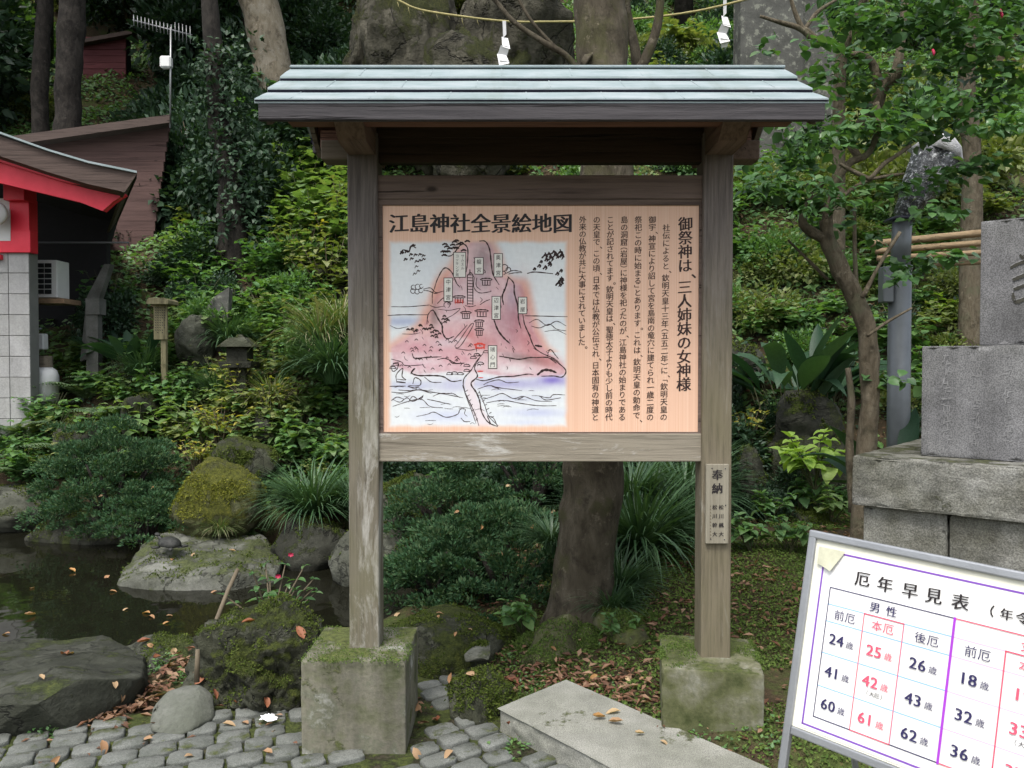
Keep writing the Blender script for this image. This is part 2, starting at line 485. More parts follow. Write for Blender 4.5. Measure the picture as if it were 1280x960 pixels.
MT['leaf_camellia'] = m_leaf('glossy_camellia_leaf', [G(32, 76, 26), G(60, 138, 44), G(84, 180, 58), G(44, 102, 40), G(120, 205, 80)], 0.35, 0.3, 0.5)
MT['leaf_dark'] = m_leaf('dark_evergreen_leaf', [G(10, 25, 14), G(20, 44, 24), G(34, 70, 32), G(16, 38, 22)], 0.48, 0.18, 0.35)
MT['leaf_ivy'] = m_leaf('dark_ivy_leaf', [G(12, 30, 16), G(22, 50, 24), G(40, 72, 40), G(16, 38, 20)], 0.5, 0.15, 0.3)
MT['leaf_mid'] = m_leaf('mid_green_leaf', [G(55, 115, 30), G(85, 165, 45), G(66, 140, 58), G(110, 185, 62)], 0.5, 0.3)
MT['leaf_bright'] = m_leaf('bright_green_leaf', [G(80, 140, 44), G(118, 182, 62), G(94, 160, 58), G(155, 200, 90)], 0.5, 0.35)
MT['leaf_lime'] = m_leaf('lime_green_leaf', [G(140, 230, 40), G(200, 300, 60), G(170, 265, 55), G(230, 310, 90)], 0.5, 0.35)
MT['leaf_yellow'] = m_leaf('yellowing_leaf', [G(130, 165, 40), G(230, 225, 50), G(100, 150, 45), G(330, 270, 50), G(150, 180, 60)], 0.5, 0.35)
MT['leaf_olive'] = m_leaf('olive_leaf', [G(75, 105, 25), G(120, 155, 42), G(150, 165, 65), G(88, 130, 45)], 0.55, 0.3)
MT['leaf_juniper'] = m_leaf('juniper_spray', [G(20, 52, 24), G(34, 84, 36), G(56, 116, 50), G(26, 66, 34), G(84, 128, 56), G(30, 74, 34)], 0.7, 0.15, 0.15)
MT['leaf_grass'] = m_leaf('dark_grass_blade', [G(25, 58, 26), G(42, 90, 36), G(70, 120, 60), G(34, 72, 40)], 0.4, 0.2)
MT['leaf_grass2'] = m_leaf('light_grass_blade', [G(60, 105, 34), G(90, 140, 45), G(140, 150, 75), G(200, 180, 110)], 0.5, 0.25)
MT['leaf_fern'] = m_leaf('fern_frond', [G(45, 85, 40), G(70, 115, 55), G(105, 145, 85), G(60, 95, 50)], 0.55, 0.25)
MT['leaf_aspid'] = m_leaf('aspidistra_leaf', [G(18, 52, 26), G(34, 84, 40), G(60, 120, 66), G(26, 64, 30)], 0.5, 0.2, 0.3)
MT['leaf_moss'] = m_leaf('moss_tuft', [G(45, 80, 18), G(70, 110, 25), G(95, 135, 35), G(35, 62, 18)], 0.8, 0.2, 0.1)
MT['litter'] = m_leaf('dry_leaf_litter', [G(130, 62, 36), G(230, 130, 80), G(330, 215, 140), G(105, 55, 34), G(200, 95, 60), G(80, 48, 30)], 0.7, 0.15, 0.3)
MT['litter_pale'] = m_leaf('tan_fallen_leaf', [G(380, 260, 150), G(450, 330, 190), G(330, 190, 110), G(420, 230, 80)], 0.6, 0.15, 0.3)
MT['litter_red'] = m_leaf('red_brown_fallen_leaf', [G(240, 85, 45), G(300, 120, 60), G(200, 75, 45)], 0.6, 0.15, 0.3)
MT['twig'] = m_flat('green_brown_stem', G(85, 90, 45), 0.8, 0.3)
MT['twig_b'] = m_flat('brown_twig', G(130, 105, 70), 0.8, 0.3)
# ------------------------------------------------------------------ ground
def power_axis(a, b, n, c, k=2.2):
    t = np.linspace(-1, 1, n)
    s = np.sign(t) * np.abs(t) ** k
    return np.where(s < 0, c + s * (c - a), c + s * (b - c))
def m_ground():
    t = NT('soil_moss_and_litter')
    co = t.n('TexCoord').outputs['Object']
    n = t.noise(2.2, 9, 0.7, co)
    col = t.ramp(n, [(0.32, G(32, 24, 15)), (0.5, G(62, 46, 28)), (0.68, G(45, 52, 22))])
    m = t.noise(1.1, 8, 0.75, co)
    col = t.mix(t.ramp(m, [(0.5, 0.0), (0.6, 0.85)]), col, t.ramp(t.noise(40, 5, 0.7, co), [(0.3, G(30, 48, 12)), (0.7, G(85, 115, 30))]))
    l = t.noise(26, 4, 0.7, co)
    col = t.mix(t.ramp(l, [(0.6, 0.0), (0.66, 0.8)]), col, G(150, 88, 55))
    t.bump(t.math('ADD', n, l), 0.03)
    return t.fin(col, 0.95, 0.15)
MT['ground'] = m_ground()
gx = power_axis(-60, 60, 300, -0.8, 2.0)
gy = np.concatenate([np.linspace(-15, 2.2, 12), np.linspace(2.3, 9, 170), 9 + np.linspace(0.02, 1, 120) ** 1.7 * 62])
GX, GY = np.meshgrid(gx, gy)
GZ = HH(GX, GY)
GZ = GZ + np.where(GY > 30, (GY - 30) * -0.25, 0)
ny, nx = GX.shape
ii = np.arange(ny * nx).reshape(ny, nx)
F = np.stack([ii[:-1, :-1], ii[:-1, 1:], ii[1:, 1:], ii[1:, :-1]], -1).reshape(-1, 4)
ground = make('ground', mesh_np('ground', np.stack([GX, GY, GZ], -1).reshape(-1, 3), F, MT['ground'], True))
tag(ground, kind='structure')

# ------------------------------------------------------------------ pond water
def m_water():
    t = NT('dark_pond_water')
    n = t.noise(1.6, 3, 0.5)
    t.bump(n, 0.012)
    t.b.inputs['IOR'].default_value = 1.33
    return t.fin(G(8, 8, 5), 0.03, 0.42)
MT['water'] = m_water()
wy = np.array([(x, y) for x, y in POND])
cx, cy = wy.mean(0)
mb = MB()
poly = [(cx + (x - cx) * 1.08, cy + (y - cy) * 1.12, WATER_Z) for x, y in POND]
mb.add(poly, [tuple(range(len(poly)))])
tag(mb.build('pond_water', MT['water']), kind='structure')

# ------------------------------------------------------------------ the notice board with its little roof
YB = 3.2                                      # plane of the printed board
LX, RX = at(454, 500, 3.18).x, at(896.5, 500, 3.18).x
PW = 0.118
base_z = 0.0
board = empty('notice_board', ((LX + RX) / 2, 3.24, 0), 'large roofed wooden notice board with shrine map and vertical text on two posts', 'notice board')
BO = board.location
def zat(py, Y): return at(640, py, Y).z
z_post_top = zat(170, 3.24)
zb_l = zat(826, 3.04)          # top of the left block
zb_r = zat(835, 3.07)
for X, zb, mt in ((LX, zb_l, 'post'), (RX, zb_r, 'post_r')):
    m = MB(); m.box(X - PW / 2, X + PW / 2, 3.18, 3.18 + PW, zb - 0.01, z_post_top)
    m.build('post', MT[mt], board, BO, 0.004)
xi0, xi1 = LX + PW / 2 - 0.002, RX - PW / 2 + 0.002
# rails
zr = [zat(219, 3.2), zat(249, 3.2), zat(542, 3.2), zat(577, 3.2)]
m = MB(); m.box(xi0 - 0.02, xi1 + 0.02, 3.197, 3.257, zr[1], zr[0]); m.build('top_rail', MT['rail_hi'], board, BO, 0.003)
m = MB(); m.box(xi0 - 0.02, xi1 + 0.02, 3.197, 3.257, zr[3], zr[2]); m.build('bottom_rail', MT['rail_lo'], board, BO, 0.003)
# moulding round the panel
zt, zbm = zr[1], zr[2]
for a in ((xi0, xi1, zt - 0.022, zt - 0.001), (xi0, xi1, zbm + 0.0005, zbm + 0.006)):
    m = MB(); m.box(a[0], a[1], 3.202, 3.240, a[2], a[3]); m.build('moulding', MT['rail_hi'], board, BO)
for x0, x1 in ((xi0 - 0.001, xi0 + 0.018), (xi1 - 0.012, xi1 + 0.001)):
    m = MB(); m.box(x0, x1, 3.204, 3.239, zbm + 0.006, zt - 0.022); m.build('moulding', MT['rail_hi'], board, BO)
YP = 3.212
m = MB(); m.box(xi0 + 0.005, xi1 - 0.005, YP, YP + 0.012, zbm + 0.003, zt - 0.01)
def m_stripes(name, attr=False):
    t = NT(name)
    co = t.n('TexCoord').outputs['Object']
    x = t.n('SeparateXYZ', i_0=co).outputs[0]
    v = t.n('CombineXYZ', i_0=x)
    n = t.noise(260, 3, 0.6, v.outputs[0])
    n2 = t.noise(45, 3, 0.6, v.outputs[0])
    k = 1.0
    col = t.ramp(t.math('ADD', t.math('MULTIPLY', n, 0.75), t.math('MULTIPLY', n2, 0.3)), [(0.40, srgb(218, 172, 144)), (0.55, srgb(230, 191, 165)), (0.70, srgb(238, 204, 182))])
    if attr:
        a = t.n('Attribute', attribute_name='print')
        col = t.mix(a.outputs['Alpha'], col, a.outputs['Color'])
    return t.fin(col, 0.38, 0.35)
MT['print_board'] = m_stripes('pink_striped_board_print')
MT['map_print'] = m_stripes('painted_island_map_print', True)
m.build('panel', MT['print_board'], board, BO)
# dark lintel, purlins, ridge beam
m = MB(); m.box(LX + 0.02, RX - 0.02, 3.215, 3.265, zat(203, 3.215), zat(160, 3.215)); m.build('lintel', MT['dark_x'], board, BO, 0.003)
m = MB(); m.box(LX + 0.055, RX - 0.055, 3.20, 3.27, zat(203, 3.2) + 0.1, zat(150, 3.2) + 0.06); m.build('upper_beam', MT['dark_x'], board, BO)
for X, s in ((LX, -1), (RX, 1)):
    # cross arm carrying the eave purlins (points at the viewer), its end cut upward
    za, zc = zat(168, 2.93), zat(156, 2.93)
    m = MB()
    w = 0.052
    zt_ = z_post_top + 0.035
    prof = [(0, 2.90, zt_ - 0.01), (0, 2.90, zt_ - 0.062), (0, 2.985, zt_ - 0.125), (0, 3.40, zt_ - 0.125), (0, 3.49, zt_ - 0.062), (0, 3.49, zt_ - 0.01)]
    m.prism([(X - w, y, z) for _, y, z in prof], (2 * w, 0, 0)); m.build('cross_arm', MT['bracket'], board, BO, 0.003)
    # end of the longitudinal beam
    m = MB(); x0, x1 = (X - 0.165, X - 0.03) if s < 0 else (X + 0.03, X + 0.165)
    m.box(x0, x1, 3.19, 3.29, z_post_top - 0.105, z_post_top - 0.03); m.build('beam_end', MT['endgrain' if s < 0 else 'bracket'], board, BO, 0.003)
# roof
RXC = (at(318, 128, 2.77).x + at(1036, 130, 2.77).x) / 2
RW = (at(1036, 130, 2.77).x - at(318, 128, 2.77).x) / 2
ze, zrg = zat(129, 2.77), zat(86, 3.24)
YE, YRG = 2.77, 3.24
def roof_pt(s, x, up=0.0, side=1):
    """s 0 eave .. 1 ridge, slightly hollow curve"""
    y = YE + (YRG - YE) * s
    z = ze + (zrg - ze) * (s - 0.035 * math.sin(math.pi * s))
    if side < 0: y = 2 * YRG - y
    return Vector((x, y, z + up))
NB = 3
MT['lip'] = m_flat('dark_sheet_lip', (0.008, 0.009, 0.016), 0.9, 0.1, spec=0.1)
for side in (1, -1):
    for b in range(NB):
        if side < 0 and b == 0: continue
        s0, s1 = b / NB - (0.0 if b == 0 else 0.015), (b + 1) / NB + 0.02
        if b == NB - 1: s1 = 1.0
        m = MB()
        nseg = 18; rows = []
        xs = [RXC - RW + 2 * RW * i / nseg for i in range(nseg + 1)]
        for q, (s, up) in enumerate(((s0, 0.016), (s0 + 0.002, 0.021 if b else 0.016), ((s0 + s1) / 2, 0.012 + 0.002 * (b > 0)), (s1, 0.002))):
            rows.append([roof_pt(s, x, up + 0.0018 * noise.noise(Vector((x * 5, b * 3.3 + s * 4, side))), side) for x in xs])
        low = [[roof_pt(s, x, -0.004 if q else 0.0, side) for x in xs] for q, s in enumerate((s0, (s0 + s1) / 2, s1))]
        vs = [p for r in rows for p in r] + [p for r in low for p in r]
        n1 = nseg + 1; fs = []
        for r in range(3):
            for i in range(nseg):
                a = r * n1 + i; fs.append((a, a + 1, a + 1 + n1, a + n1))
        for r in range(2):
            for i in range(nseg):
                a = (4 + r) * n1 + i; fs.append((a, a + n1, a + 1 + n1, a + 1))
        for i in range(nseg):
            fs.append((4 * n1 + i, 4 * n1 + i + 1, i + 1, i))
        for i0 in (0, nseg):
            fs.append((i0, n1 + i0, 2 * n1 + i0, 3 * n1 + i0, 6 * n1 + i0, 5 * n1 + i0, 4 * n1 + i0))
        if side < 0: fs = [tuple(reversed(q)) for q in fs]
        m.add(vs, fs); m.build('roof_sheet', MT['copper'], board, BO)
        if b > 0 or True:                      # near-black strip carries the shade of the gap under each course
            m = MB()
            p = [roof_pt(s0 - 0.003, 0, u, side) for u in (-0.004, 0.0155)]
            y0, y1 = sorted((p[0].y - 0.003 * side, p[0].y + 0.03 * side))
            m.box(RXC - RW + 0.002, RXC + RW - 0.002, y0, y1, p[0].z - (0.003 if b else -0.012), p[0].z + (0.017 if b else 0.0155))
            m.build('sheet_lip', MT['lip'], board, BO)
for b in range(NB):                        # folded seams, staggered from course to course
    for i in range(7):
        x = RXC - RW + 0.12 + (i + 0.33 * b) * 0.27
        if x > RXC + RW - 0.05: continue
        p, q = roof_pt(b / NB, x, 0.0205 if b else 0.0155), roof_pt((b + 1) / NB - 0.01, x, 0.004)
        m = MB(); m.prism([p, q, q + Vector((0, 0, 0.0022)), p + Vector((0, 0, 0.0022))], (0.004, 0, 0)); m.build('seam', MT['copper'], board, BO)
m = MB(); m.box(RXC - RW, RXC + RW, YRG - 0.03, YRG + 0.03, zrg - 0.006, zrg + 0.005); m.build('ridge_cap', MT['copper'], board, BO, 0.003)
# roof boards under the sheet, fascia boards, gable boards
for side in (1, -1):
    m = MB()
    pts = [roof_pt(s, RXC - RW + 0.02, -0.006, side) for s in ((0.02 if side > 0 else 0.33), 0.4, 0.7, 1.0)] + [roof_pt(s, RXC - RW + 0.02, -0.03, side) for s in (1.0, 0.7, 0.4, (0.02 if side > 0 else 0.33))]
    m.prism(pts, (2 * RW - 0.04, 0, 0)); m.build('roof_board', MT['eave'], board, BO)
    m = MB(); y0 = YE + 0.002 if side > 0 else roof_pt(0.33, 0, 0, -1).y - 0.03; zf = ze if side > 0 else roof_pt(0.33, 0, 0, -1).z
    m.box(RXC - RW + 0.012, RXC + RW - 0.012, y0, y0 + 0.024, zf - 0.056, zf + 0.012); m.build('fascia', MT['fascia'], board, BO, 0.002)
    m = MB(); yy = 2.925 if side > 0 else 3.425
    zz = roof_pt((2.925 - YE) / (YRG - YE), 0, -0.03).z if side > 0 else roof_pt(0.48, 0, -0.03).z
    m.box(RXC - RW + 0.07, RXC + RW - 0.07, yy, yy + 0.06, zz - 0.075, zz + 0.0); m.build('purlin', MT['eave'], board, BO, 0.002)
for s in (-1, 1):
    X0 = RXC + s * (RW - 0.03)
    up = [(X0, roof_pt(q, 0, -0.035, sd).y, roof_pt(q, 0, -0.032, sd).z) for sd, qs in ((1, (0.08, 0.4, 0.75, 1.0)), (-1, (0.75, 0.5, 0.36))) for q in qs]
    dn = [(x, y, z - 0.05) for x, y, z in reversed(up)]
    m = MB(); m.prism(up + dn, (0.02 * -s, 0, 0)); m.build('gable_board', MT['endgrain'], board, BO)
    # rafters between
for i in range(9):
    X0 = RXC - RW + 0.14 + i * (2 * RW - 0.28) / 8
    for side in (1, -1):
        m = MB(); qq = 0.1 if side > 0 else 0.38
        a, b_, c_, d_ = roof_pt(qq, X0, -0.032, side), roof_pt(0.98, X0, -0.032, side), roof_pt(0.98, X0, -0.06, side), roof_pt(qq, X0, -0.06, side)
        m.prism([a, b_, c_, d_], (0.03, 0, 0)); m.build('rafter', MT['eave'], board, BO)

# concrete base blocks
def block(px0, px1, pyt, pyb, Y, depth, mat_, label, extra=0.12, turn=0.0):
    a, b = at(px0, pyt, Y), at(px1, pyt, Y)
    zb = at(px0, pyb, Y).z - extra
    cx = (a.x + b.x) / 2; w = (b.x - a.x) / 2
    m = MB()
    m.box(a.x, b.x, Y, Y + depth, zb, a.z)
    ct_, st_ = math.cos(turn), math.sin(turn)
    m.v = [(a.x + (x - a.x) * ct_ + (y - Y) * st_, Y - (x - a.x) * st_ + (y - Y) * ct_, z) for x, y, z in m.v]
    o = m.build('concrete_block', mat_, None, (cx, Y + depth / 2, zb), 0.006, 2)
    roughen(o, 0.03, 0.0025, px0, 0.006)
    return tag(o, label, 'concrete block', 'concrete blocks under the notice board posts')
block(376, 507, 826, 950, 3.04, 0.40, MT['concrete'], 'tall lichen-stained concrete block under the left post of the notice board')
block(827, 951, 835, 915, 3.07, 0.40, MT['concrete_r'], 'low green concrete block under the right post of the notice board', turn=R(9.5))

# ------------------------------------------------------------------ printed text
FONT_C = bpy.data.curves.new('type', 'FONT'); FONT_C.size = 1; FONT_C.resolution_u = 2
FONT_O = bpy.data.objects.new('type', FONT_C); COL.objects.link(FONT_O)
GL = {}
LIFT = Vector((0, -1, 0))
def glyph(ch, off=0.0):
    key = (ch, off)
    if key not in GL:
        FONT_C.body = ch; FONT_C.offset = off
        me = bpy.data.meshes.new_from_object(FONT_O)
        vs = np.zeros(len(me.vertices) * 3, np.float32); me.vertices.foreach_get('co', vs)
        GL[key] = (vs.reshape(-1, 3)[:, :2].copy(), [tuple(p.vertices) for p in me.polygons])
        bpy.data.meshes.remove(me)
    return GL[key]
def text_strokes(items, frame, off=0.0, slant=0.07):
    """items: (char, cx, cy, size, rot90, xscale); frame(x,y)->Vector3"""
    m = MB(); k = 0
    shifts = [(0, 0)] if off <= 0.0 else [(-off * 1.1, 0), (off * 1.1, 0), (0, 0)]
    for ch, cx_, cy_, size, mode in [q for q in items]:
        v, f = glyph(ch)
        if not len(v): continue
        p = v - np.array([0.5, 0.38])
        if ch in '0123456789': p = v - np.array([0.27, 0.35])
        if mode == 'punct': p = v + np.array([0.12, 0.02])
        if ch in '（「': p = p - np.array([0.24, 0])
        if ch in '）」': p = p + np.array([0.24, 0])
        if mode == 'rot': p = np.stack([p[:, 1], -p[:, 0]], -1)
        if slant and mode != 'rot': p = p + np.stack([0 * p[:, 0], slant * p[:, 0]], -1)
        p = p * size
        for q, (dx, dy) in enumerate(shifts):
            lift = LIFT * q * 0.00012
            m.add([frame(cx_ + a + dx * size, cy_ + b + dy * size) + lift for a, b in p], f)
    return m
MT['ink'] = m_flat('dark_brown_ink', G(32, 14, 12), 0.6, 0.3)
MT['ink_black'] = m_flat('black_ink', G(18, 14, 16), 0.6, 0.3)
MT['ink_blue'] = m_flat('navy_print', G(28, 24, 95), 0.5, 0.1)
MT['ink_pink'] = m_flat('pink_red_print', G(760, 90, 160), 0.5, 0.05)
MT['ink_purple'] = m_flat('purple_print', G(220, 60, 420), 0.5, 0.1)
MT['ink_lblue'] = m_flat('pale_blue_print', G(250, 500, 780), 0.5, 0.05)
MT['ink_lpink'] = m_flat('pale_pink_print', G(760, 480, 660), 0.5, 0.05)
MT['ink_magenta'] = m_flat('magenta_purple_print', G(360, 40, 560), 0.5, 0.1)

def bf(off):                                   # frame of the board, in photo-sized units of its plane
    return lambda x, y: at(x, 480 - y, YP - off)
def bcol(text, x, y0, y1, size, n=None):
    out = []; L = list(text); n = len(L)
    pos = 0; slots = []
    for ch in L:
        w = 0.55 if ch in '、。「」（）' else (0.75 if ch in 'っ' else 1.0)
        slots.append((ch, pos + w / 2, w)); pos += w
    k = (y1 - y0) / pos
    for ch, c, w in slots:
        y = y0 + c * k
        if ch in '、。': out.append((ch, x + size * 0.28, 480 - (y - size * 0.30) - size * 0.42, size, 'punct'))
        elif ch in '（）「」': out.append((ch, x, 480 - y, size * 0.95, 'rot'))
        else: out.append((ch, x, 480 - y, size, None))
    return out
# drift: columns lean left going down a little, as in the photo
def lean(items, xt, xb, y0, y1):
    return [(ch, cx_ + (xb - xt) * ((480 - cy_) - y0) / (y1 - y0), cy_, s, md) for ch, cx_, cy_, s, md in items]
cols = [
    ('社伝によると、欽明天皇十三年（五五二年）に、「欽明天皇の', 833, 829.5, 280, 526),
    ('御宇、神宣により詔して宮を島南の竜穴に建てられ一歳二度の', 815.5, 812.5, 270, 526),
    ('祭祀この時に始まる」とあります。これは、欽明天皇の勅命で、', 798, 795.5, 270, 529),
    ('島の洞窟（岩屋）に神様を祀ったのが、江島神社の始まりである', 780.5, 777.5, 270, 526),
    ('ことが記されてます。欽明天皇は、聖徳太子よりも少し前の時代', 763, 761, 270, 526),
    ('の天皇で、この頃、日本では仏教が公伝され、日本固有の神道と', 746, 744, 270, 526),
    ('外来の仏教が共に大事にされていました。', 728.5, 727, 270, 437),
]
for tx, xa, xb, y0, y1 in cols:
    it = lean(bcol(tx, xa, y0, y1, 9.6), xa, xb, y0, y1)
    text_strokes(it, bf(0.0012), 0.009).build('text_column', MT['ink'], board, BO)
it = lean(bcol('御祭神は、三人姉妹の女神様', 857, 271, 489, 18.5), 857, 854.5, 271, 489)
text_strokes(it, bf(0.0012), 0.022).build('heading', MT['ink'], board, BO)
ti = '江島神社全景絵地図'
text_strokes([(ch, 498.5 + i * 25.6, 480 - 279, 25.5, None) for i, ch in enumerate(ti)], bf(0.0012), 0.03, 0.06).build('title', MT['ink_black'], board, BO)

# ------------------------------------------------------------------ the painted map (soft washes in a colour attribute, ink lines as raised strokes)
PX0, PX1, PY0, PY1 = 479, 714, 295, 541
NXG, NYG = 190, 200
gxs = np.linspace(PX0, PX1, NXG); gys = np.linspace(PY0, PY1, NYG)
QX, QY = np.meshgrid(gxs, gys)
rng = np.random.default_rng(3)
def vnoise(X, Y, s, seed):
    r = np.random.default_rng(seed); out = 0
    for k in range(5):
        a = r.uniform(0, 6.28, 4); f_ = s * (1 + 0.7 * k)
        out = out + np.sin(f_ * (np.cos(a[0]) * X + np.sin(a[0]) * Y) + a[1] + 1.7 * np.sin(0.6 * f_ * (np.cos(a[2]) * X + np.sin(a[2]) * Y) + a[3])) / (1 + 0.5 * k)
    return out / 3
def sd_poly(P, X, Y):
    d2 = np.full(X.shape, 1e9); ins = np.zeros(X.shape, bool); n = len(P)
    for i in range(n):
        x0, y0 = P[i]; x1, y1 = P[(i + 1) % n]
        ex, ey = x1 - x0, y1 - y0
        t = np.clip(((X - x0) * ex + (Y - y0) * ey) / (ex * ex + ey * ey + 1e-9), 0, 1)
        d2 = np.minimum(d2, (X - x0 - t * ex) ** 2 + (Y - y0 - t * ey) ** 2)
        if y0 != y1:
            c = (y0 > Y) != (y1 > Y)
            ins ^= c & (X < x0 + (Y - y0) * ex / (y1 - y0))
    d = np.sqrt(d2); return np.where(ins, -d, d)
Cc = np.ones(QX.shape + (3,)) * np.array([224, 229, 230.])
def wash(fac, col):
    global Cc
    fac = np.clip(fac, 0, 1)[..., None]
    Cc = Cc * (1 - fac) + np.array(col, float) * fac
def blob(x, y, rx, ry, col, a=0.8, ang=0):
    c, s = math.cos(R(ang)), math.sin(R(ang))
    u = (QX - x) * c + (QY - y) * s; v = -(QX - x) * s + (QY - y) * c
    nn = 1 + 0.25 * vnoise(QX, QY, 0.16, int(x + y))
    g_ = np.mean(col); col = tuple(g_ + 0.78 * (q_ - g_) + 6 for q_ in col)
    wash(a * 0.92 * np.exp(-((u / rx) ** 2 + (v / ry) ** 2) * nn), col)
wash(0.35 * (QY < 390) * (0.5 + vnoise(QX, QY, 0.03, 5)), (198, 207, 216))
# sea
blob(505, 402, 34, 6, (150, 165, 205), 0.8); blob(690, 402, 30, 4, (190, 200, 215), 0.5)
# orange halo then island
isl = [(488, 436), (505, 425), (530, 405), (540, 385), (548, 358), (566, 338), (575, 312), (592, 301), (610, 300), (620, 318), (628, 345), (638, 352), (652, 356), (660, 380), (668, 415), (680, 436), (704, 456), (708, 466), (700, 470), (640, 472), (600, 466), (560, 464), (520, 470), (492, 456)]
sdI = sd_poly(isl, QX, QY)
wash(0.75 * sstep(13, 0, sdI) * (QY < 440), (226, 165, 145))
wash(0.85 * sstep(3.2, -3.0, sdI), (222, 190, 194))
blob(550, 362, 10, 26, (225, 130, 100), 0.7, 20); blob(657, 372, 7, 22, (228, 150, 118), 0.7)
blob(532, 398, 9, 18, (226, 145, 120), 0.6)
blob(604, 325, 13, 26, (140, 118, 120), 0.85); blob(600, 350, 16, 18, (170, 150, 160), 0.6)
blob(566, 362, 13, 12, (175, 155, 165), 0.6); blob(560, 385, 14, 10, (200, 165, 180), 0.5)
blob(644, 400, 13, 38, (165, 95, 110), 0.8, 8); blob(660, 425, 14, 24, (192, 100, 105), 0.75, -20); blob(640, 372, 8, 16, (165, 145, 165), 0.7)
blob(625, 400, 14, 28, (172, 118, 130), 0.6); blob(596, 385, 22, 10, (214, 120, 120), 0.6)
blob(560, 420, 20, 10, (208, 120, 130), 0.6); blob(605, 430, 18, 14, (190, 95, 98), 0.6); blob(588, 420, 10, 14, (214, 90, 90), 0.5)
blob(518, 434, 20, 8, (212, 134, 148), 0.75); blob(550, 438, 34, 6, (210, 140, 152), 0.6); blob(575, 425, 16, 4, (228, 214, 216), 0.6); blob(535, 452, 26, 3.5, (226, 216, 220), 0.6)
blob(680, 450, 26, 9, (196, 100, 100), 0.8, 18); blob(570, 448, 22, 8, (214, 128, 140), 0.7); blob(515, 456, 30, 6, (214, 160, 178), 0.6)
blob(655, 448, 26, 5, (95, 75, 70), 0.55, 10); blob(560, 460, 30, 6, (220, 170, 180), 0.5)
blob(543, 395, 5, 14, (120, 98, 92), 0.75); blob(594, 372, 30, 8, (222, 205, 208), 0.5)
blob(640, 462, 22, 7, (222, 222, 222), 0.8); blob(560, 472, 50, 6, (220, 222, 226), 0.7)
blob(576, 398, 22, 5, (220, 200, 205), 0.6); blob(556, 428, 14, 6, (210, 200, 210), 0.55)
blob(515, 468, 34, 4.5, (222, 224, 226), 0.75); blob(600, 440, 10, 5, (226, 206, 206), 0.6)
# straits and waves
for x, y, rx, ry, c_, a_ in ((640, 480, 60, 7, (150, 145, 205), 0.75), (690, 475, 16, 5, (110, 90, 200), 0.9), (515, 482, 34, 6, (165, 170, 210), 0.7), (565, 482, 18, 8, (180, 180, 215), 0.7),
                             (650, 498, 50, 5, (178, 185, 218), 0.5), (672, 516, 36, 6, (170, 178, 222), 0.7), (560, 520, 40, 8, (178, 186, 226), 0.6), (508, 498, 26, 5, (196, 204, 218), 0.6),
                             (660, 528, 30, 4, (190, 196, 226), 0.6), (540, 505, 30, 5, (196, 202, 222), 0.5)):
    blob(x, y, rx, ry, c_, a_)
# causeway
cw = [(597, 452), (586, 466), (580, 480), (586, 500), (592, 520), (598, 533), (616, 533), (606, 515), (597, 500), (592, 482), (596, 468), (604, 452)]
wash(0.85 * sstep(2, -2, sd_poly(cw, QX, QY)), (226, 214, 218))
wash(0.22 * np.exp(-((sdI + 2.5) / 2.2) ** 2) * (0.6 + 0.6 * vnoise(QX, QY, 0.25, 31)), (172, 96, 108))
wash(0.22 * np.clip(vnoise(QX, QY, 0.35, 33), 0, 1) * (sdI < 0), (178, 110, 124)); wash(0.22 * np.clip(vnoise(QX, QY, 0.3, 35), 0, 1) * (sdI < 0), (240, 222, 218))
Cc += 4.5 * vnoise(QX, QY, 0.6, 9)[..., None] + 2.5 * vnoise(QX, QY, 1.6, 10)[..., None]
edge = np.minimum(np.minimum(QX - 484, 711 - QX), np.minimum(QY - 299, 536 - QY)) + 1.2 * vnoise(QX, QY, 0.12, 4)
alpha = sstep(0, 7, edge)
lin = np.where(Cc / 255 <= 0.04045, Cc / 255 / 12.92, ((np.clip(Cc, 0, 255) / 255 + 0.055) / 1.055) ** 2.4)
V = np.array([at(x, y, YP - 0.0006) for x, y in zip(QX.ravel(), QY.ravel())]) - np.array(BO)
ii = np.arange(NXG * NYG).reshape(NYG, NXG)
F = np.stack([ii[:-1, :-1], ii[1:, :-1], ii[1:, 1:], ii[:-1, 1:]], -1).reshape(-1, 4)
me = mesh_np('map_picture', V, F, MT['map_print'])
ca = me.color_attributes.new('print', 'FLOAT_COLOR', 'POINT')
ca.data.foreach_set('color', np.concatenate([lin, alpha[..., None]], -1).astype(np.float32).ravel())
make('map_picture', me, board)

def inside_poly(P, x, y):
    ins = False
    for i in range(len(P)):
        x0, y0 = P[i]; x1, y1 = P[(i + 1) % len(P)]
        if (y0 > y) != (y1 > y) and x < x0 + (y - y0) * (x1 - x0) / (y1 - y0): ins = not ins
    return ins
def ribbon(m, pts, w, frame, n=6):
    """ink stroke through pts, tapering at both ends"""
    P = spline(pts, n) if len(pts) > 2 else [np.array(pts[0], float), (np.array(pts[0], float) + np.array(pts[1], float)) / 2, np.array(pts[1], float)]
    L = len(P); a = []; b = []
    for i, p in enumerate(P):
        t = P[min(i + 1, L - 1)] - P[max(i - 1, 0)]
        t = t / (np.linalg.norm(t) + 1e-9); nrm = np.array([-t[1], t[0]])
        ww = w * (0.35 + 0.65 * math.sin(math.pi * (i + 0.5) / L) ** 0.5) * (1 + 0.25 * math.sin(i * 1.7)) / 2
        a.append(p + nrm * ww); b.append(p - nrm * ww)
    vs = [frame(x, 480 - y) for x, y in a] + [frame(x, 480 - y) for x, y in b]
    m.add(vs, [(i, i + 1, L + i + 1, L + i) for i in range(L - 1)])
ink = MB(); fr = bf(0.0012)
S = lambda w, *p: ribbon(ink, p, w * 1.2, fr)
def Z5(*p): return [(480 + x * 120 / 794, 295 + y * 145 / 960) for x, y in p]     # reading aids: enlarged-view coordinates
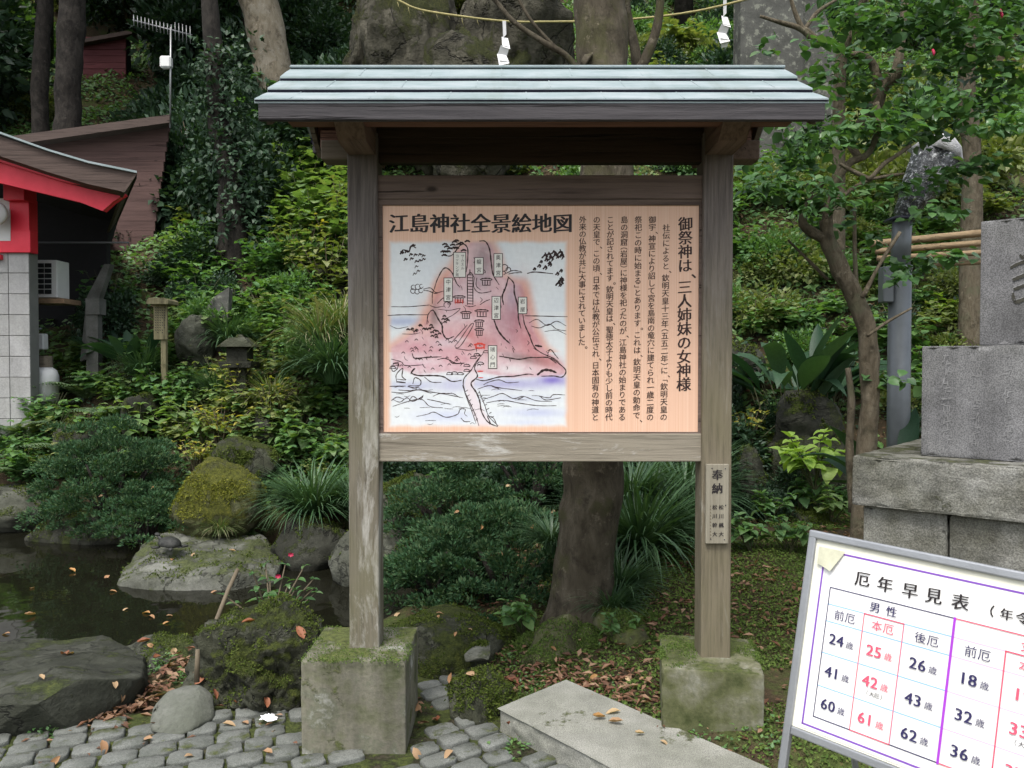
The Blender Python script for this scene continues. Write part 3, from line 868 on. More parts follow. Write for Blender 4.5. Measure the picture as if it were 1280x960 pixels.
def Z6(*p): return [(590 + x * 120 / 794, 295 + y * 145 / 960) for x, y in p]
def Z7(*p): return [(480 + x * 230 / 1280, 420 + y * 125 / 696) for x, y in p]
# mountains
S(1.2, *Z5((415, 440), (445, 350), (500, 265), (560, 300), (600, 390), (630, 425)))
S(1.4, *Z6((60, 42), (110, 45), (145, 110), (160, 230), (175, 320), (225, 405)))
S(1.5, *Z6((295, 335), (345, 390), (350, 470), (378, 580), (385, 690), (405, 765)))
S(1.6, *Z6((300, 345), (280, 420), (250, 500), (262, 570)))
S(1.2, *Z6((420, 645), (435, 730), (470, 810), (510, 910), (560, 960)))
S(1.8, *Z6((180, 690), (215, 780), (265, 845), (315, 890)))
S(1.8, *Z6((520, 905), (580, 915)))
S(1.6, *Z5((385, 620), (410, 618), (450, 690), (480, 740), (485, 800), (520, 850), (580, 830)))
S(0.9, *Z5((355, 730), (362, 660), (385, 620)))
S(0.8, *Z5((400, 560), (400, 480), (415, 440)))
S(0.9, *Z5((440, 560), (480, 520), (500, 510)))
S(0.8, *Z6((65, 570), (110, 540), (150, 525)))
# horizons
S(0.8, *Z5((60, 585), (200, 585), (330, 575), (380, 570)))
S(0.9, *Z5((30, 658), (150, 652), (362, 652)))
S(0.9, *Z6((435, 660), (560, 662), (790, 668)))
S(0.6, *Z5((50, 740), (110, 765), (200, 750))); S(0.6, *Z5((150, 810), (240, 812), (300, 800)))
# clouds
S(0.9, *Z5((325, 440), (385, 430), (430, 468), (495, 455))); S(0.9, *Z5((325, 450), (370, 455), (420, 475), (450, 470)))
for cx_, cy_, r_ in ((245, 425, 20), (280, 420, 22), (310, 415, 16), (240, 455, 20), (275, 460, 20), (305, 452, 18)):
    S(0.8, *Z5(*[(cx_ + r_ * math.cos(a), cy_ + r_ * math.sin(a)) for a in np.linspace(0.3, 5.2, 7)]))
for cx_, cy_, r_ in ((520, 570, 25), (540, 560, 12)):
    S(0.8, *Z5(*[(cx_ + r_ * math.cos(a), cy_ + r_ * math.sin(a)) for a in np.linspace(2, 7.5, 8)]))
S(0.8, *Z5((380, 575), (430, 590), (500, 580))); S(0.7, *Z5((445, 605), (540, 615), (630, 600), (560, 660), (480, 690)))
for cx_, cy_, r_ in ((270, 262, 26), (300, 280, 20), (262, 305, 14)):
    S(0.9, *Z6(*[(cx_ + r_ * math.cos(a), cy_ + r_ * math.sin(a)) for a in np.linspace(2.5, 8, 8)]))
S(0.9, *Z6((280, 310), (340, 285), (410, 295))); S(0.9, *Z6((300, 315), (350, 305), (415, 303)))
S(1.2, *Z6((455, 310), (520, 298), (670, 312)))
# birds and pines
for (x, y), w in (((150, 140), 2.4), ((190, 130), 2.0), ((245, 80), 1.6), ((225, 155), 1.4), ((262, 158), 1.4), ((300, 155), 1.3), ((328, 165), 1.2), ((180, 195), 1.6), ((230, 190), 1.4), ((270, 212), 1.3), ((300, 205), 1.3), ((330, 195), 1.2), ((270, 255), 0.9), ((285, 292), 1.0), ((255, 315), 0.9)):
    S(w, *Z5((x - 16, y + 12), (x - 4, y - 10), (x + 4, y), (x + 16, y - 8)))
S(1.5, *Z5((135, 150), (160, 115), (205, 130), (225, 80), (265, 100)))
for x, y in ((505, 70), (520, 90), (490, 130), (530, 130), (500, 160), (585, 50), (570, 75), (600, 40), (640, 60), (580, 100), (600, 100), (690, 45), (660, 120), (545, 105), (620, 70), (510, 132)):
    S(2.0, *Z5((x - 24, y + 4), (x, y - 6), (x + 22, y + 3)))
S(1.2, *Z5((490, 160), (560, 160), (640, 70), (690, 100), (690, 220), (680, 300)))
for x, y in ((200, 775), (235, 770), (262, 790), (300, 740), (270, 780), (330, 770), (305, 745), (350, 775), (390, 740), (375, 770), (400, 760), (420, 785), (400, 800), (440, 790), (430, 820), (460, 810), (400, 830), (500, 665), (520, 690), (490, 690), (505, 715), (530, 700), (435, 840)):
    S(1.7, *Z5((x - 15, y + 3), (x, y - 7), (x + 14, y + 4))); 
S(1.0, *Z5((200, 775), (240, 780), (250, 810)))
for x, y, s in ((610, 170, 34), (640, 160, 30), (660, 190, 30), (700, 165, 34), (735, 150, 42), (745, 170, 36), (680, 140, 24), (620, 200, 20), (560, 250, 20), (520, 275, 16), (575, 215, 16), (610, 265, 24), (650, 240, 20), (645, 225, 18), (710, 315, 20), (740, 290, 18), (735, 390, 44), (745, 365, 30), (720, 400, 30)):
    S(2.0, *Z6((x - s, y + s * 0.4), (x, y - s * 0.5), (x + s * 0.5, y + s * 0.2))); S(1.5, *Z6((x - s * 0.2, y - s), (x + s * 0.2, y), (x - s * 0.1, y + s * 0.7)))
# shrines: eaves, pillars
def shrine(cx_, cy_, w, fz, big=1.0):
    S(1.2 * big, *fz((cx_ - w, cy_ - 4), (cx_ - w * 0.5, cy_ - 14), (cx_ + w * 0.5, cy_ - 14), (cx_ + w, cy_ - 4)))
    S(0.9 * big, *fz((cx_ - w * 0.9, cy_), (cx_, cy_ + 2), (cx_ + w * 0.9, cy_)))
    for k in (-0.6, -0.2, 0.2, 0.6): S(0.8, *fz((cx_ + k * w, cy_), (cx_ + k * w, cy_ + 42)))
    S(0.8, *fz((cx_ - w * 0.7, cy_ + 42), (cx_ + w * 0.7, cy_ + 42)))
shrine(118, 365, 52, Z6); shrine(622, 510, 55, Z5); shrine(678, 640, 48, Z5); shrine(80, 625, 60, Z6); shrine(60, 710, 44, Z6); shrine(60, 780, 40, Z6)
S(0.8, *Z6((20, 340), (15, 420), (60, 470), (150, 460), (155, 450))); S(0.8, *Z6((40, 345), (35, 410), (70, 445)))
# tower
S(0.9, *Z5((690, 320), (690, 570))); S(0.9, *Z5((735, 320), (735, 570))); S(0.9, *Z5((710, 275), (712, 320)))
for y in range(320, 575, 24): S(0.7, *Z5((686, y), (740, y + 3)))
S(0.8, *Z5((685, 340), (715, 300), (745, 340))); S(0.8, *Z5((670, 575), (715, 585), (760, 575)))
S(0.8, *Z5((585, 910), (620, 870), (715, 735), (735, 745), (640, 900), (600, 925), (585, 910))); S(0.7, *Z5((560, 880), (690, 735))); S(0.7, *Z5((590, 930), (700, 945), (780, 930)))
# the road over the causeway
S(1.0, *Z7((690, 120), (640, 180), (605, 240), (555, 300), (560, 380), (600, 470), (640, 560), (660, 625)))
S(1.4, *Z7((665, 150), (630, 220), (650, 280), (605, 330), (640, 390), (665, 450), (680, 530), (725, 600), (790, 630)))
S(0.8, *Z7((545, 340), (575, 430), (610, 520), (640, 610))); S(0.8, *Z7((660, 380), (700, 480), (730, 560), (795, 625))); S(1.2, *Z7((720, 560), (740, 610), (725, 600)))
S(0.8, *Z7((715, 555), (760, 570), (790, 630)))
for k in range(7): S(0.6, *Z7((560 + k * 13, 390 + k * 33), (585 + k * 11, 375 + k * 33))); S(0.6, *Z7((650 + k * 16, 400 + k * 28), (668 + k * 16, 390 + k * 28)))
# coast
S(1.4, *Z7((185, 265), (215, 225), (190, 255), (240, 275), (330, 275), (410, 282), (470, 315), (540, 308)))
S(1.2, *Z7((640, 300), (700, 310), (800, 285), (900, 280), (1000, 265), (1040, 270)))
S(2.6, *Z7((1065, 272), (1110, 238), (1160, 240), (1200, 255))); S(1.2, *Z7((1095, 280), (1180, 278), (1240, 285), (1265, 240), (1215, 190), (1160, 150)))
S(1.3, *Z7((800, 140), (860, 150), (940, 162), (1010, 150), (1060, 150))); S(1.2, *Z7((1060, 150), (1140, 150), (1200, 190)))
S(0.9, *Z7((1040, 85), (1110, 125), (1180, 155), (1220, 185))); S(0.9, *Z7((1140, 120), (1160, 95), (1190, 130), (1215, 160)))
S(1.2, *Z7((195, 120), (215, 155), (300, 148), (400, 145))); S(1.0, *Z7((370, 165), (420, 155), (460, 170), (500, 190), (560, 190)))
S(0.9, *Z7((50, 160), (120, 180), (150, 205), (280, 200))); S(0.9, *Z7((450, 165), (480, 190), (560, 188)))
# boats, huts
S(1.0, *Z7((90, 325), (85, 270), (130, 225), (125, 280), (150, 305), (90, 300))); S(1.2, *Z7((90, 318), (150, 325))); S(1.0, *Z7((200, 335), (215, 290), (255, 310), (245, 345), (170, 345))); S(1.2, *Z7((165, 350), (210, 362), (245, 355)))
for x, y in ((455, 262), (490, 258), (530, 262), (575, 240), (575, 205), (620, 150), (645, 130), (670, 190), (710, 110), (80, 200), (60, 220)):
    S(0.9, *Z7((x - 22, y + 6), (x - 10, y - 8), (x + 14, y - 6), (x + 22, y + 6), (x - 22, y + 6)))
S(0.9, *Z7((60, 190), (100, 185), (90, 230), (60, 245), (50, 200)))
# waves
for p in (((50, 390), (140, 395), (240, 375), (330, 400)), ((240, 365), (300, 385), (400, 400), (550, 430)), ((690, 340), (730, 320), (800, 305), (860, 325), (940, 320)), ((650, 370), (730, 345), (800, 360), (960, 380)),
          ((690, 440), (760, 420), (825, 400), (900, 435), (970, 420), (1060, 450), (1170, 455)), ((710, 465), (830, 448), (960, 470), (1080, 485), (1200, 485)), ((1080, 420), (1150, 430), (1180, 408), (1260, 410)), ((930, 440), (970, 425)),
          ((300, 440), (350, 450), (460, 475)), ((60, 490), (170, 455), (260, 440), (320, 490), (410, 500)), ((225, 560), (300, 545), (350, 530), (430, 565), (510, 545), (530, 510), (565, 510), (560, 540), (580, 560)), ((535, 570), (560, 595), (600, 595)),
          ((340, 420), (390, 400), (450, 400), (480, 400), (530, 430)), ((60, 440), (110, 460), (160, 430), (200, 455), (270, 420), (250, 445)), ((50, 450), (90, 425), (140, 440)), ((170, 460), (200, 420), (240, 440), (275, 410)), ((280, 285), (330, 320), (400, 322)),
          ((750, 350), (800, 365)), ((1090, 425), (1130, 445), (1230, 430)), ((40, 350), (150, 348)), ((100, 375), (180, 380), (230, 370))):
    S(0.8, *Z7(*p))
S(0.8, *Z6((470, 720), (540, 690), (620, 740), (700, 705), (780, 745))); S(0.8, *Z6((490, 745), (560, 760), (640, 730), (700, 770), (780, 785))); S(0.6, *Z6((600, 790), (700, 780), (780, 815)))
S(0.9, *Z6((625, 950), (650, 940), (680, 965)))
rh = random.Random(6)                        # rock hatching on the slopes and tufts of trees
for k in range(95):
    x, y = rh.uniform(505, 700), rh.uniform(320, 462)
    if not inside_poly(isl, x, y): continue
    a = rh.uniform(0.9, 1.6); l = rh.uniform(2.5, 7)
    S(rh.uniform(0.4, 0.75), (x, y), (x + l * .3 + rh.uniform(-1, 1), y + l * .5), (x + l * math.cos(a), y + l * math.sin(a)))
for k in range(40):
    x, y = rh.uniform(492, 600), rh.uniform(425, 462)
    if inside_poly(isl, x, y): S(0.8, (x - 2.2, y + .6), (x, y - 1.4), (x + 2.2, y + .6))
for k in range(26):
    x, y = rh.uniform(490, 705), rh.uniform(482, 530); l = rh.uniform(6, 16)
    S(0.45, (x, y), (x + l * .5, y - rh.uniform(-1, 2)), (x + l, y + rh.uniform(-1, 1)))
ink.build('ink_drawing', MT['ink'], board, BO)
# little red gate
rg = MB()
for p, w in ((((625, 62), (665, 52), (705, 62)), 3.0), (((640, 78), (665, 84), (700, 80)), 2.6), (((640, 60), (640, 92)), 2.0), (((695, 60), (697, 92)), 2.0)): ribbon(rg, Z7(*p), w * 0.8, bf(0.0014))
for p, w in ((((650, 245), (690, 245)), 1.2), (((655, 290), (690, 290)), 1.0)): ribbon(rg, Z7(*p), w, bf(0.0014))
rg2 = rg; rg = MB()
for p in (((580, 530), (660, 530)), ((580, 545), (665, 545)), ((590, 525), (590, 565)), ((620, 525), (620, 565)), ((650, 525), (650, 565)), ((605, 525), (605, 565))): ribbon(rg, Z5(*p), 0.8, bf(0.0013))
rg3 = rg; rg = rg2
MT['ink_red'] = m_flat('red_print', G(700, 70, 50), 0.6, 0.1)
rg.build('red_gate', MT['ink_red'], board, BO); rg3.build('red_shrine_wall', MT['ink_red'], board, BO)
# cartouches with place names
MT['tag_white'] = m_flat('cream_label_print', G(690, 680, 620), 0.5, 0.04)
for x0, y0, x1, y1, tx in ((567, 315.5, 582, 346.5, None), (555, 347.5, 565.5, 376.5, '中津宮'), (593.5, 322, 604, 342.5, '龍宮'), (617.5, 317, 628, 346, '奥津宮'), (615, 370.5, 625.5, 399, '辺津宮'), (648, 371.5, 658.5, 392, '岩屋'), (610.5, 432, 621, 460.5, '瑞心門')):
    m = MB(); f0 = bf(0.0018)
    m.add([f0(x0 - .5, 480 - y1 - .5), f0(x1 + .5, 480 - y1 - .5), f0(x1 + .5, 480 - y0 + .5), f0(x0 - .5, 480 - y0 + .5)], [(0, 1, 2, 3)]); m.build('cartouche_edge', MT['ink'], board, BO)
    m = MB(); f0 = bf(0.0024)
    m.add([f0(x0 + .35, 480 - y1 + .35), f0(x1 - .35, 480 - y1 + .35), f0(x1 - .35, 480 - y0 - .35), f0(x0 + .35, 480 - y0 - .35)], [(0, 1, 2, 3)]); m.build('cartouche', MT['tag_white'], board, BO)
    if tx:
        n = len(tx); h = (y1 - y0) / n
        it = [(c, (x0 + x1) / 2, 480 - (y0 + (i + .5) * h), 6.6, None) for i, c in enumerate(tx)]
    else:
        it = [(c, 578.3, 480 - (320 + i * 5.0), 4.6, None) for i, c in enumerate('サムエル')] + [(c, 571.4, 480 - (320 + i * 4.7), 4.4, None) for i, c in enumerate('コッキング苑')]
    text_strokes(it, bf(0.003), 0.0).build('place_name', MT['ink_black'], board, BO)

# donor plate on the right post
zp0, zp1 = zat(680, 3.16), zat(580.5, 3.16)
xp0, xp1 = at(883, 600, 3.16).x, at(911.5, 600, 3.16).x
MT['plate'] = m_wood('donor_plate_wood', G(170, 150, 110), G(250, 230, 180), G(330, 310, 260), 'z', 0.62)
plate = empty('donor_plate', ((xp0 + xp1) / 2, 3.165, zp0), 'narrow upright wooden donor plate nailed to the right post of the notice board', 'plate')
PO = plate.location
m = MB(); m.box(xp0, xp1, 3.163, 3.179, zp0, zp1); m.build('plate_board', MT['plate'], plate, PO, 0.002)
pf = lambda x, y: at(x, 480 - y, 3.1618)
text_strokes([('奉', 896.8, 480 - 593.5, 14, None), ('納', 896.8, 480 - 610.5, 14, None)], pf, 0.03).build('heading', MT['ink_black'], plate, PO)
for X, s in ((901.5, '松川楓大'), (893.4, '松川幹大')):
    text_strokes([(c, X, 480 - (634 + i * 11.2), 6.4, None) for i, c in enumerate(s)], pf, 0.02).build('name_column', MT['ink_black'], plate, PO)
m = MB()
for i in range(11): ribbon(m, [(887.6, 632 + i * 4), (888.8, 633.4 + i * 4)], 0.9, pf); 
m.build('small_print', MT['twig_b'], plate, PO)
for x, y in ((890, 585.3), (906.8, 585.8), (888.5, 674), (905.5, 674.5), (907, 631.5)):
    m = MB(); c = at(x, y, 3.163); m.tube([c + Vector((0, 0.001, 0)), c - Vector((0, 0.0018, 0))], 0.0022, 8); m.build('nail', MT['black_edge'], plate, PO)
# ------------------------------------------------------------------ rocks
def icosphere(sub):
    import bmesh
    bm = bmesh.new(); bmesh.ops.create_icosphere(bm, subdivisions=sub, radius=1)
    V = np.array([v.co[:] for v in bm.verts]); F = np.array([[v.index for v in f.verts] for f in bm.faces]); bm.free()
    return V, F
ICO = {}
def rock_mesh(name, dims, seed, mat_, facets=16, soft=0.03, rough=0.05, sub=5, flat_top=None, rz=0.0):
    if sub not in ICO: ICO[sub] = icosphere(sub)
    D, F = ICO[sub]
    r = np.random.default_rng(seed)
    N = r.normal(size=(facets, 3)); N /= np.linalg.norm(N, axis=1)[:, None]
    dist = r.uniform(0.72, 1.0, facets)
    if flat_top is not None:
        N = np.vstack([N, [[0.05, -0.1, 1]]]); N[-1] /= np.linalg.norm(N[-1]); dist = np.append(dist, flat_top)
    dot = D @ N.T
    rad = np.where(dot > 0.05, dist / np.maximum(dot, 0.05), 9)
    rad = np.minimum(rad, 1.15)
    # smooth minimum
    k = 1 / soft
    rr = -np.log(np.sum(np.exp(-k * rad), 1) + math.exp(-k * 1.15)) / k
    P = D * rr[:, None]
    nz = np.array([noise.fractal(Vector(p) * 2.2 + Vector((seed * 1.7, 0, seed)), 0.7, 2.1, 5) for p in P])
    P = P * (1 + rough * nz * 1.6)[:, None]
    P = P * (np.array(dims) / 2)
    c, s = math.cos(rz), math.sin(rz)
    P = P @ np.array([[c, s, 0], [-s, c, 0], [0, 0, 1]])
    return mesh_np(name, P, F, mat_, True)
ROCKS = []
MT['rock_bare'] = m_stone('bare_grey_boulder', [(0.3, G(75, 82, 62)), (0.5, G(120, 128, 105)), (0.7, G(175, 180, 160))], 3.0, bump=0.012, moss=G(70, 88, 30), mossamt=0.1)
def rock(loc, dims, seed, mt, label, name='rock', group=None, **kw):
    o = make(name, rock_mesh(name, dims, seed, MT[mt], **kw), None, loc)
    ROCKS.append(o)
    return tag(o, label, 'rock', group)
def rock_px(px0, px1, py_top, py_bot, Y, depth, seed, mt, label, sink=0.12, **kw):
    """a rock whose outline spans these bounds at distance Y"""
    a, b = at(px0, py_bot, Y), at(px1, py_top, Y)
    w = b.x - a.x; h = b.z - a.z + sink
    return rock(((a.x + b.x) / 2, Y, (a.z + b.z - sink) / 2), (w, depth, h), seed, mt, label, **kw)

def hull_rock(P, seed, mt, label, bev=0.02, rough=0.012, sub=5, name='rock'):
    """an angular boulder: the hull of corner points, edges worn, surface roughened"""
    import bmesh
    c = sum(P, Vector()) / len(P)
    bm = bmesh.new()
    for p in P: bm.verts.new(p - c)
    r = bmesh.ops.convex_hull(bm, input=bm.verts[:])
    bmesh.ops.delete(bm, geom=[g for g in set(r['geom_interior'] + r['geom_unused']) if isinstance(g, bmesh.types.BMVert)], context='VERTS')
    bmesh.ops.dissolve_limit(bm, angle_limit=0.12, verts=bm.verts[:], edges=bm.edges[:])
    bmesh.ops.bevel(bm, geom=bm.edges[:], offset=bev, segments=2, profile=0.6, affect='EDGES', clamp_overlap=True)
    bmesh.ops.triangulate(bm, faces=bm.faces[:])
    for _ in range(7):
        es = [e for e in bm.edges if e.calc_length() > 0.035]
        if not es or len(bm.verts) > 12000: break
        bmesh.ops.subdivide_edges(bm, edges=es, cuts=1); bmesh.ops.triangulate(bm, faces=[f for f in bm.faces if len(f.verts) > 3])
    bm.normal_update()
    for v in bm.verts:
        q = v.co * 5 + Vector((seed * 3.3, 0, seed))
        v.co += v.normal * (rough * 1.6 * noise.fractal(q, 0.8, 2.1, 5) + rough * 1.2 * noise.noise(v.co * 2.2 + Vector((seed, 1, 2))))
    me = bpy.data.meshes.new(name); bm.to_mesh(me); bm.free()
    me.polygons.foreach_set('use_smooth', [True] * len(me.polygons)); me.materials.append(MT[mt]); me.update()
    return tag(make(name, me, None, c), label, 'rock')
HP = lambda L: [at(x, y, Y) for x, y, Y in L]
hull_rock(HP([(-90, 806, 4.3), (20, 803, 4.35), (125, 797, 4.3), (180, 815, 4.05), (184, 838, 3.72), (-90, 880, 3.2), (45, 880, 3.13), (97, 850, 3.25), (178, 846, 3.5), (-90, 965, 3.2), (0, 932, 3.25), (100, 924, 3.26), (165, 888, 3.56), (190, 866, 3.8), (190, 840, 4.4), (-90, 850, 4.6)]), 3, 'rock_slate', 'large angular grey-green rock at the pond edge, bottom left', 0.01, 0.009)
rock_px(130, 262, 800, 868, 4.1, 0.6, 5, 'rock', 'low mossy rock behind the large angular rock at the pond edge', sink=0.2, facets=12, soft=0.04)
rock_px(248, 425, 742, 880, 3.75, 0.75, 23, 'rock_moss', 'craggy moss-covered rock beside the left concrete block', sink=0.15, facets=14, soft=0.04, rough=0.13, sub=6)
hull_rock(HP([(184, 915, 3.2), (190, 885, 3.3), (212, 862, 3.35), (250, 855, 3.4), (266, 868, 3.4), (270, 900, 3.3), (245, 912, 3.18), (215, 925, 3.15), (200, 885, 3.6), (262, 885, 3.6), (228, 858, 3.5)]), 8, 'rock_bare', 'small smooth grey boulder on the edge of the setts', 0.04, 0.006)
hull_rock(HP([(143, 728, 5.72), (158, 708, 5.95), (190, 668, 6.5), (225, 662, 6.7), (330, 668, 6.7), (352, 700, 6.2), (345, 722, 5.8), (190, 720, 5.6), (290, 716, 5.6)]) + [p - Vector((0, 0, .35)) for p in HP([(150, 735, 5.65), (190, 742, 5.5), (290, 742, 5.5), (345, 735, 5.7), (352, 700, 6.4), (190, 690, 6.6)])], 31, 'rock_pale', 'flat pale rock rising from the pond with the turtle on it', 0.03, 0.014)
rock_px(205, 335, 566, 668, 6.75, 0.7, 14, 'rock_yellow', 'rounded boulder covered in yellow moss above the pond', sink=0.15, facets=12, soft=0.1, rough=0.06)
rock_px(265, 345, 545, 605, 7.3, 0.6, 19, 'rock_moss', 'mossy rock on the bank just above the yellow moss boulder', sink=0.2)
rock_px(-30, 70, 602, 655, 7.7, 0.5, 41, 'rock', 'pale stone on the far bank at the left edge of the pond', sink=0.15, facets=8, flat_top=0.8)
rock_px(40, 190, 628, 690, 7.3, 0.6, 43, 'rock_dark', 'dark stone on the far bank under the juniper', sink=0.15)
rock_px(335, 440, 640, 720, 6.4, 0.6, 47, 'rock_dark', 'dark wet stone under the grass tuft left of the board', sink=0.2)
rock_px(410, 530, 652, 722, 5.9, 0.6, 53, 'rock', 'grey green boulder seen just behind the left post', sink=0.2, facets=10, soft=0.09)
rock_px(465, 560, 588, 665, 6.5, 0.6, 59, 'rock_moss', 'dark mossy stone on the bank right behind the left post', sink=0.2)
rock_px(478, 645, 757, 832, 4.15, 0.75, 61, 'rock_moss', 'broad mossy rock at the foot of the dark juniper', sink=0.15, facets=12, soft=0.06, flat_top=0.75)
rock_px(556, 642, 842, 920, 3.45, 0.32, 67, 'rock_moss', 'mossy lump of rock between the setts and the granite slab', sink=0.08, facets=9, soft=0.04, rough=0.08)
hull_rock(HP([(580, 818, 3.7), (596, 803, 3.8), (614, 802, 3.8), (614, 815, 3.7), (600, 822, 3.62), (582, 828, 3.65), (612, 826, 3.65), (600, 812, 3.95), (585, 815, 3.9)]), 71, 'rock_pale', 'small pale angular stone behind the path setts', 0.006, 0.003)
rock_px(960, 1048, 488, 545, 6.6, 0.6, 73, 'rock_dark', 'brown rock under the broad-leaved plant right of the board', sink=0.3)
rock_px(912, 960, 560, 615, 6.3, 0.4, 79, 'rock_dark', 'dark rock in the bank just right of the right post', sink=0.25)
rock_px(985, 1046, 634, 668, 5.9, 0.35, 83, 'rock', 'low grey stone among leaf litter behind the white sign', sink=0.1, facets=8, flat_top=0.7)
rock_px(945, 1065, 520, 640, 6.55, 0.5, 89, 'rock_moss', 'dark mossy rock behind the lime green plant', sink=0.2)
rock_px(905, 955, 430, 470, 7.4, 0.5, 97, 'rock_dark', 'shadowed stone halfway up the bank behind the right post', sink=0.3)
rock_px(860, 960, 640, 668, 6.2, 0.3, 99, 'rock_dark', 'long low dark stone at the foot of the right bank', sink=0.1)
for i, (a, b, c_, d_, Y, s, lab) in enumerate(((70, 130, 520, 560, 8.1, 101, 'rock among ferns in front of the tiled wall'), (160, 205, 485, 520, 8.3, 103, 'rock below the small wooden notice'), (225, 272, 396, 430, 9.1, 107, 'low rock under the pointed standing stone'),
                                                 (315, 360, 495, 540, 8.0, 109, 'dark rock below the stone lantern'), (355, 440, 330, 370, 10.5, 113, 'brown rock high on the left slope'))):
    rock_px(a, b, c_, d_, Y, 0.7, s, ('rock_dark', 'rock_dark', 'rock', 'rock_dark', 'rock_dark')[i], lab, sink=0.3)
# standing slab stones
def slab_stone(px0, px1, pyt, pyb, Y, th, mt, label, lean=0.0, top=None, sink=0.3):
    a, b = at(px0, pyb, Y), at(px1, pyt, Y)
    x0, x1, z0, z1 = a.x, b.x, a.z - sink, b.z
    prof = top or [(0, 1), (1, 1)]
    pts = [(x0, Y, z0), (x1, Y, z0)] + [(x0 + (x1 - x0) * u + lean * v, Y, z0 + (z1 - z0) * v) for u, v in reversed(prof)]
    m = MB(); m.prism(pts, (0, th, 0))
    o = m.build('standing_stone', MT[mt], None, ((x0 + x1) / 2, Y, z0), 0.01, 2)
    return tag(o, label, 'stone slab')
slab_stone(248, 280, 361, 412, 9.2, 0.12, 'stele', 'small pointed standing stone on the slope right of the wooden notice', 0.05, [(0.1, 0.62), (0.45, 0.86), (1, 1)])
# cliff boulders above the roof
for i, (a, b, c_, d_, Y, dp, s, lab) in enumerate(((455, 590, -60, 130, 12.5, 2.0, 201, 'tall lichened cliff rock above the left of the roof'), (575, 725, -70, 130, 12.6, 2.0, 203, 'tall grey cliff rock above the middle of the roof'),
                                                 (520, 650, 40, 150, 11.6, 1.2, 205, 'squat cliff rock just above the roof ridge'), (430, 500, -20, 110, 13.2, 1.6, 207, 'mossy cliff rock left of the tall lichened one'))):
    rock_px(a, b, c_, d_, Y, dp, s, 'rock_cliff', lab, sink=1.0, facets=16, soft=0.04, rough=0.12)
slab_stone(926, 1003, 10, 130, 11.0, 0.35, 'stele', 'tall grey lichen-spotted stone slab above the right end of the roof', 0, [(0, 1.2), (1, 1.25)], 1.0)
slab_stone(995, 1045, 40, 130, 11.25, 0.35, 'stele', 'second lichen-spotted stone slab, right behind the tall one', 0, [(0, 1.3), (0.6, 1.2), (1, 0.9)], 1.0)

ROCKS = [o for o in bpy.data.objects if o.get('category') == 'rock']
# ------------------------------------------------------------------ paving setts
rs = random.Random(4)
paving = empty('paving', (-1.2, 3.0, 0), None, None); tag(paving, kind='structure')
m = MB(); bed = [(-4.5, 1.2), (3.2, 1.2), (2.2, 1.9), (0.95, 2.62), (0.2, 3.1), (-0.1, 3.6), (-0.25, 3.85), (-0.6, 3.85), (-0.85, 3.62), (-1.2, 3.5), (-1.6, 3.4), (-2.1, 3.45), (-4.5, 3.4)]
MT['joint'] = m_stone('mossy_joint_soil', [(0.3, G(30, 28, 16)), (0.5, G(58, 50, 30)), (0.7, G(80, 85, 40))], 9, bump=0.02, moss=G(70, 90, 22), mossamt=0.5)
m.add([(x, y, -0.016) for x, y in bed], [tuple(range(len(bed)))])
m.build('joint_bed', MT['joint'], paving, paving.location)
def sett_mesh(seed, w, d, h=0.06):
    r = random.Random(seed); n = 16
    pts = []
    for k in range(n):
        a = 2 * math.pi * (k + 0.5) / n
        c, s = math.cos(a), math.sin(a)
        q = 1 / max(abs(c) ** 14 + abs(s) ** 14, 1e-6) ** (1 / 14)
        pts.append((c * q * w / 2 * r.uniform(0.93, 1.04), s * q * d / 2 * r.uniform(0.93, 1.04)))
    vs = []
    for z, k in ((-h, 1.0), (-0.008, 1.0), (-0.002, 0.985), (0.001, 0.93)):
        vs += [(x * k, y * k, z + (r.uniform(-.0015, .0015) if z > -0.01 else 0)) for x, y in pts]
    vs.append((0, 0, 0.003))
    fs = []
    for rr_ in range(3):
        for k in range(n):
            a = rr_ * n + k; b = rr_ * n + (k + 1) % n; fs.append((a, b, b + n, a + n))
    for k in range(n): fs.append((3 * n + k, 3 * n + (k + 1) % n, 4 * n))
    me = bpy.data.meshes.new('sett'); me.from_pydata(vs, [], fs); me.polygons.foreach_set('use_smooth', [True] * len(fs)); me.materials.append(MT['sett']); me.update()
    return me
SM = [sett_mesh(i, 0.128, 0.096) for i in range(8)] + [sett_mesh(20 + i, 0.108, 0.096) for i in range(4)]
def inpoly(P, x, y):
    ins = False; n = len(P)
    for i in range(n):
        x0, y0 = P[i]; x1, y1 = P[(i + 1) % n]
        if (y0 > y) != (y1 > y) and x < x0 + (y - y0) * (x1 - x0) / (y1 - y0): ins = not ins
    return ins
left_zone = [(-2.7, 2.2), (-0.62, 2.2), (-0.62, 3.55), (-0.82, 3.60), (-1.0, 3.58), (-1.25, 3.42), (-1.5, 3.3), (-1.9, 3.25), (-2.7, 3.2)]
mid_zone = [(-0.42, 2.3), (0.65, 2.3), (0.55, 2.62), (0.22, 2.88), (-0.08, 3.2), (-0.08, 3.35), (-0.12, 3.75), (-0.2, 3.95), (-0.42, 3.75)]
cnt = 0
blocked = [(-0.86, -0.34, 3.02, 3.5)]
rk = [(-1.36, 3.35, 0.10), (-0.13, 3.45, 0.10)]
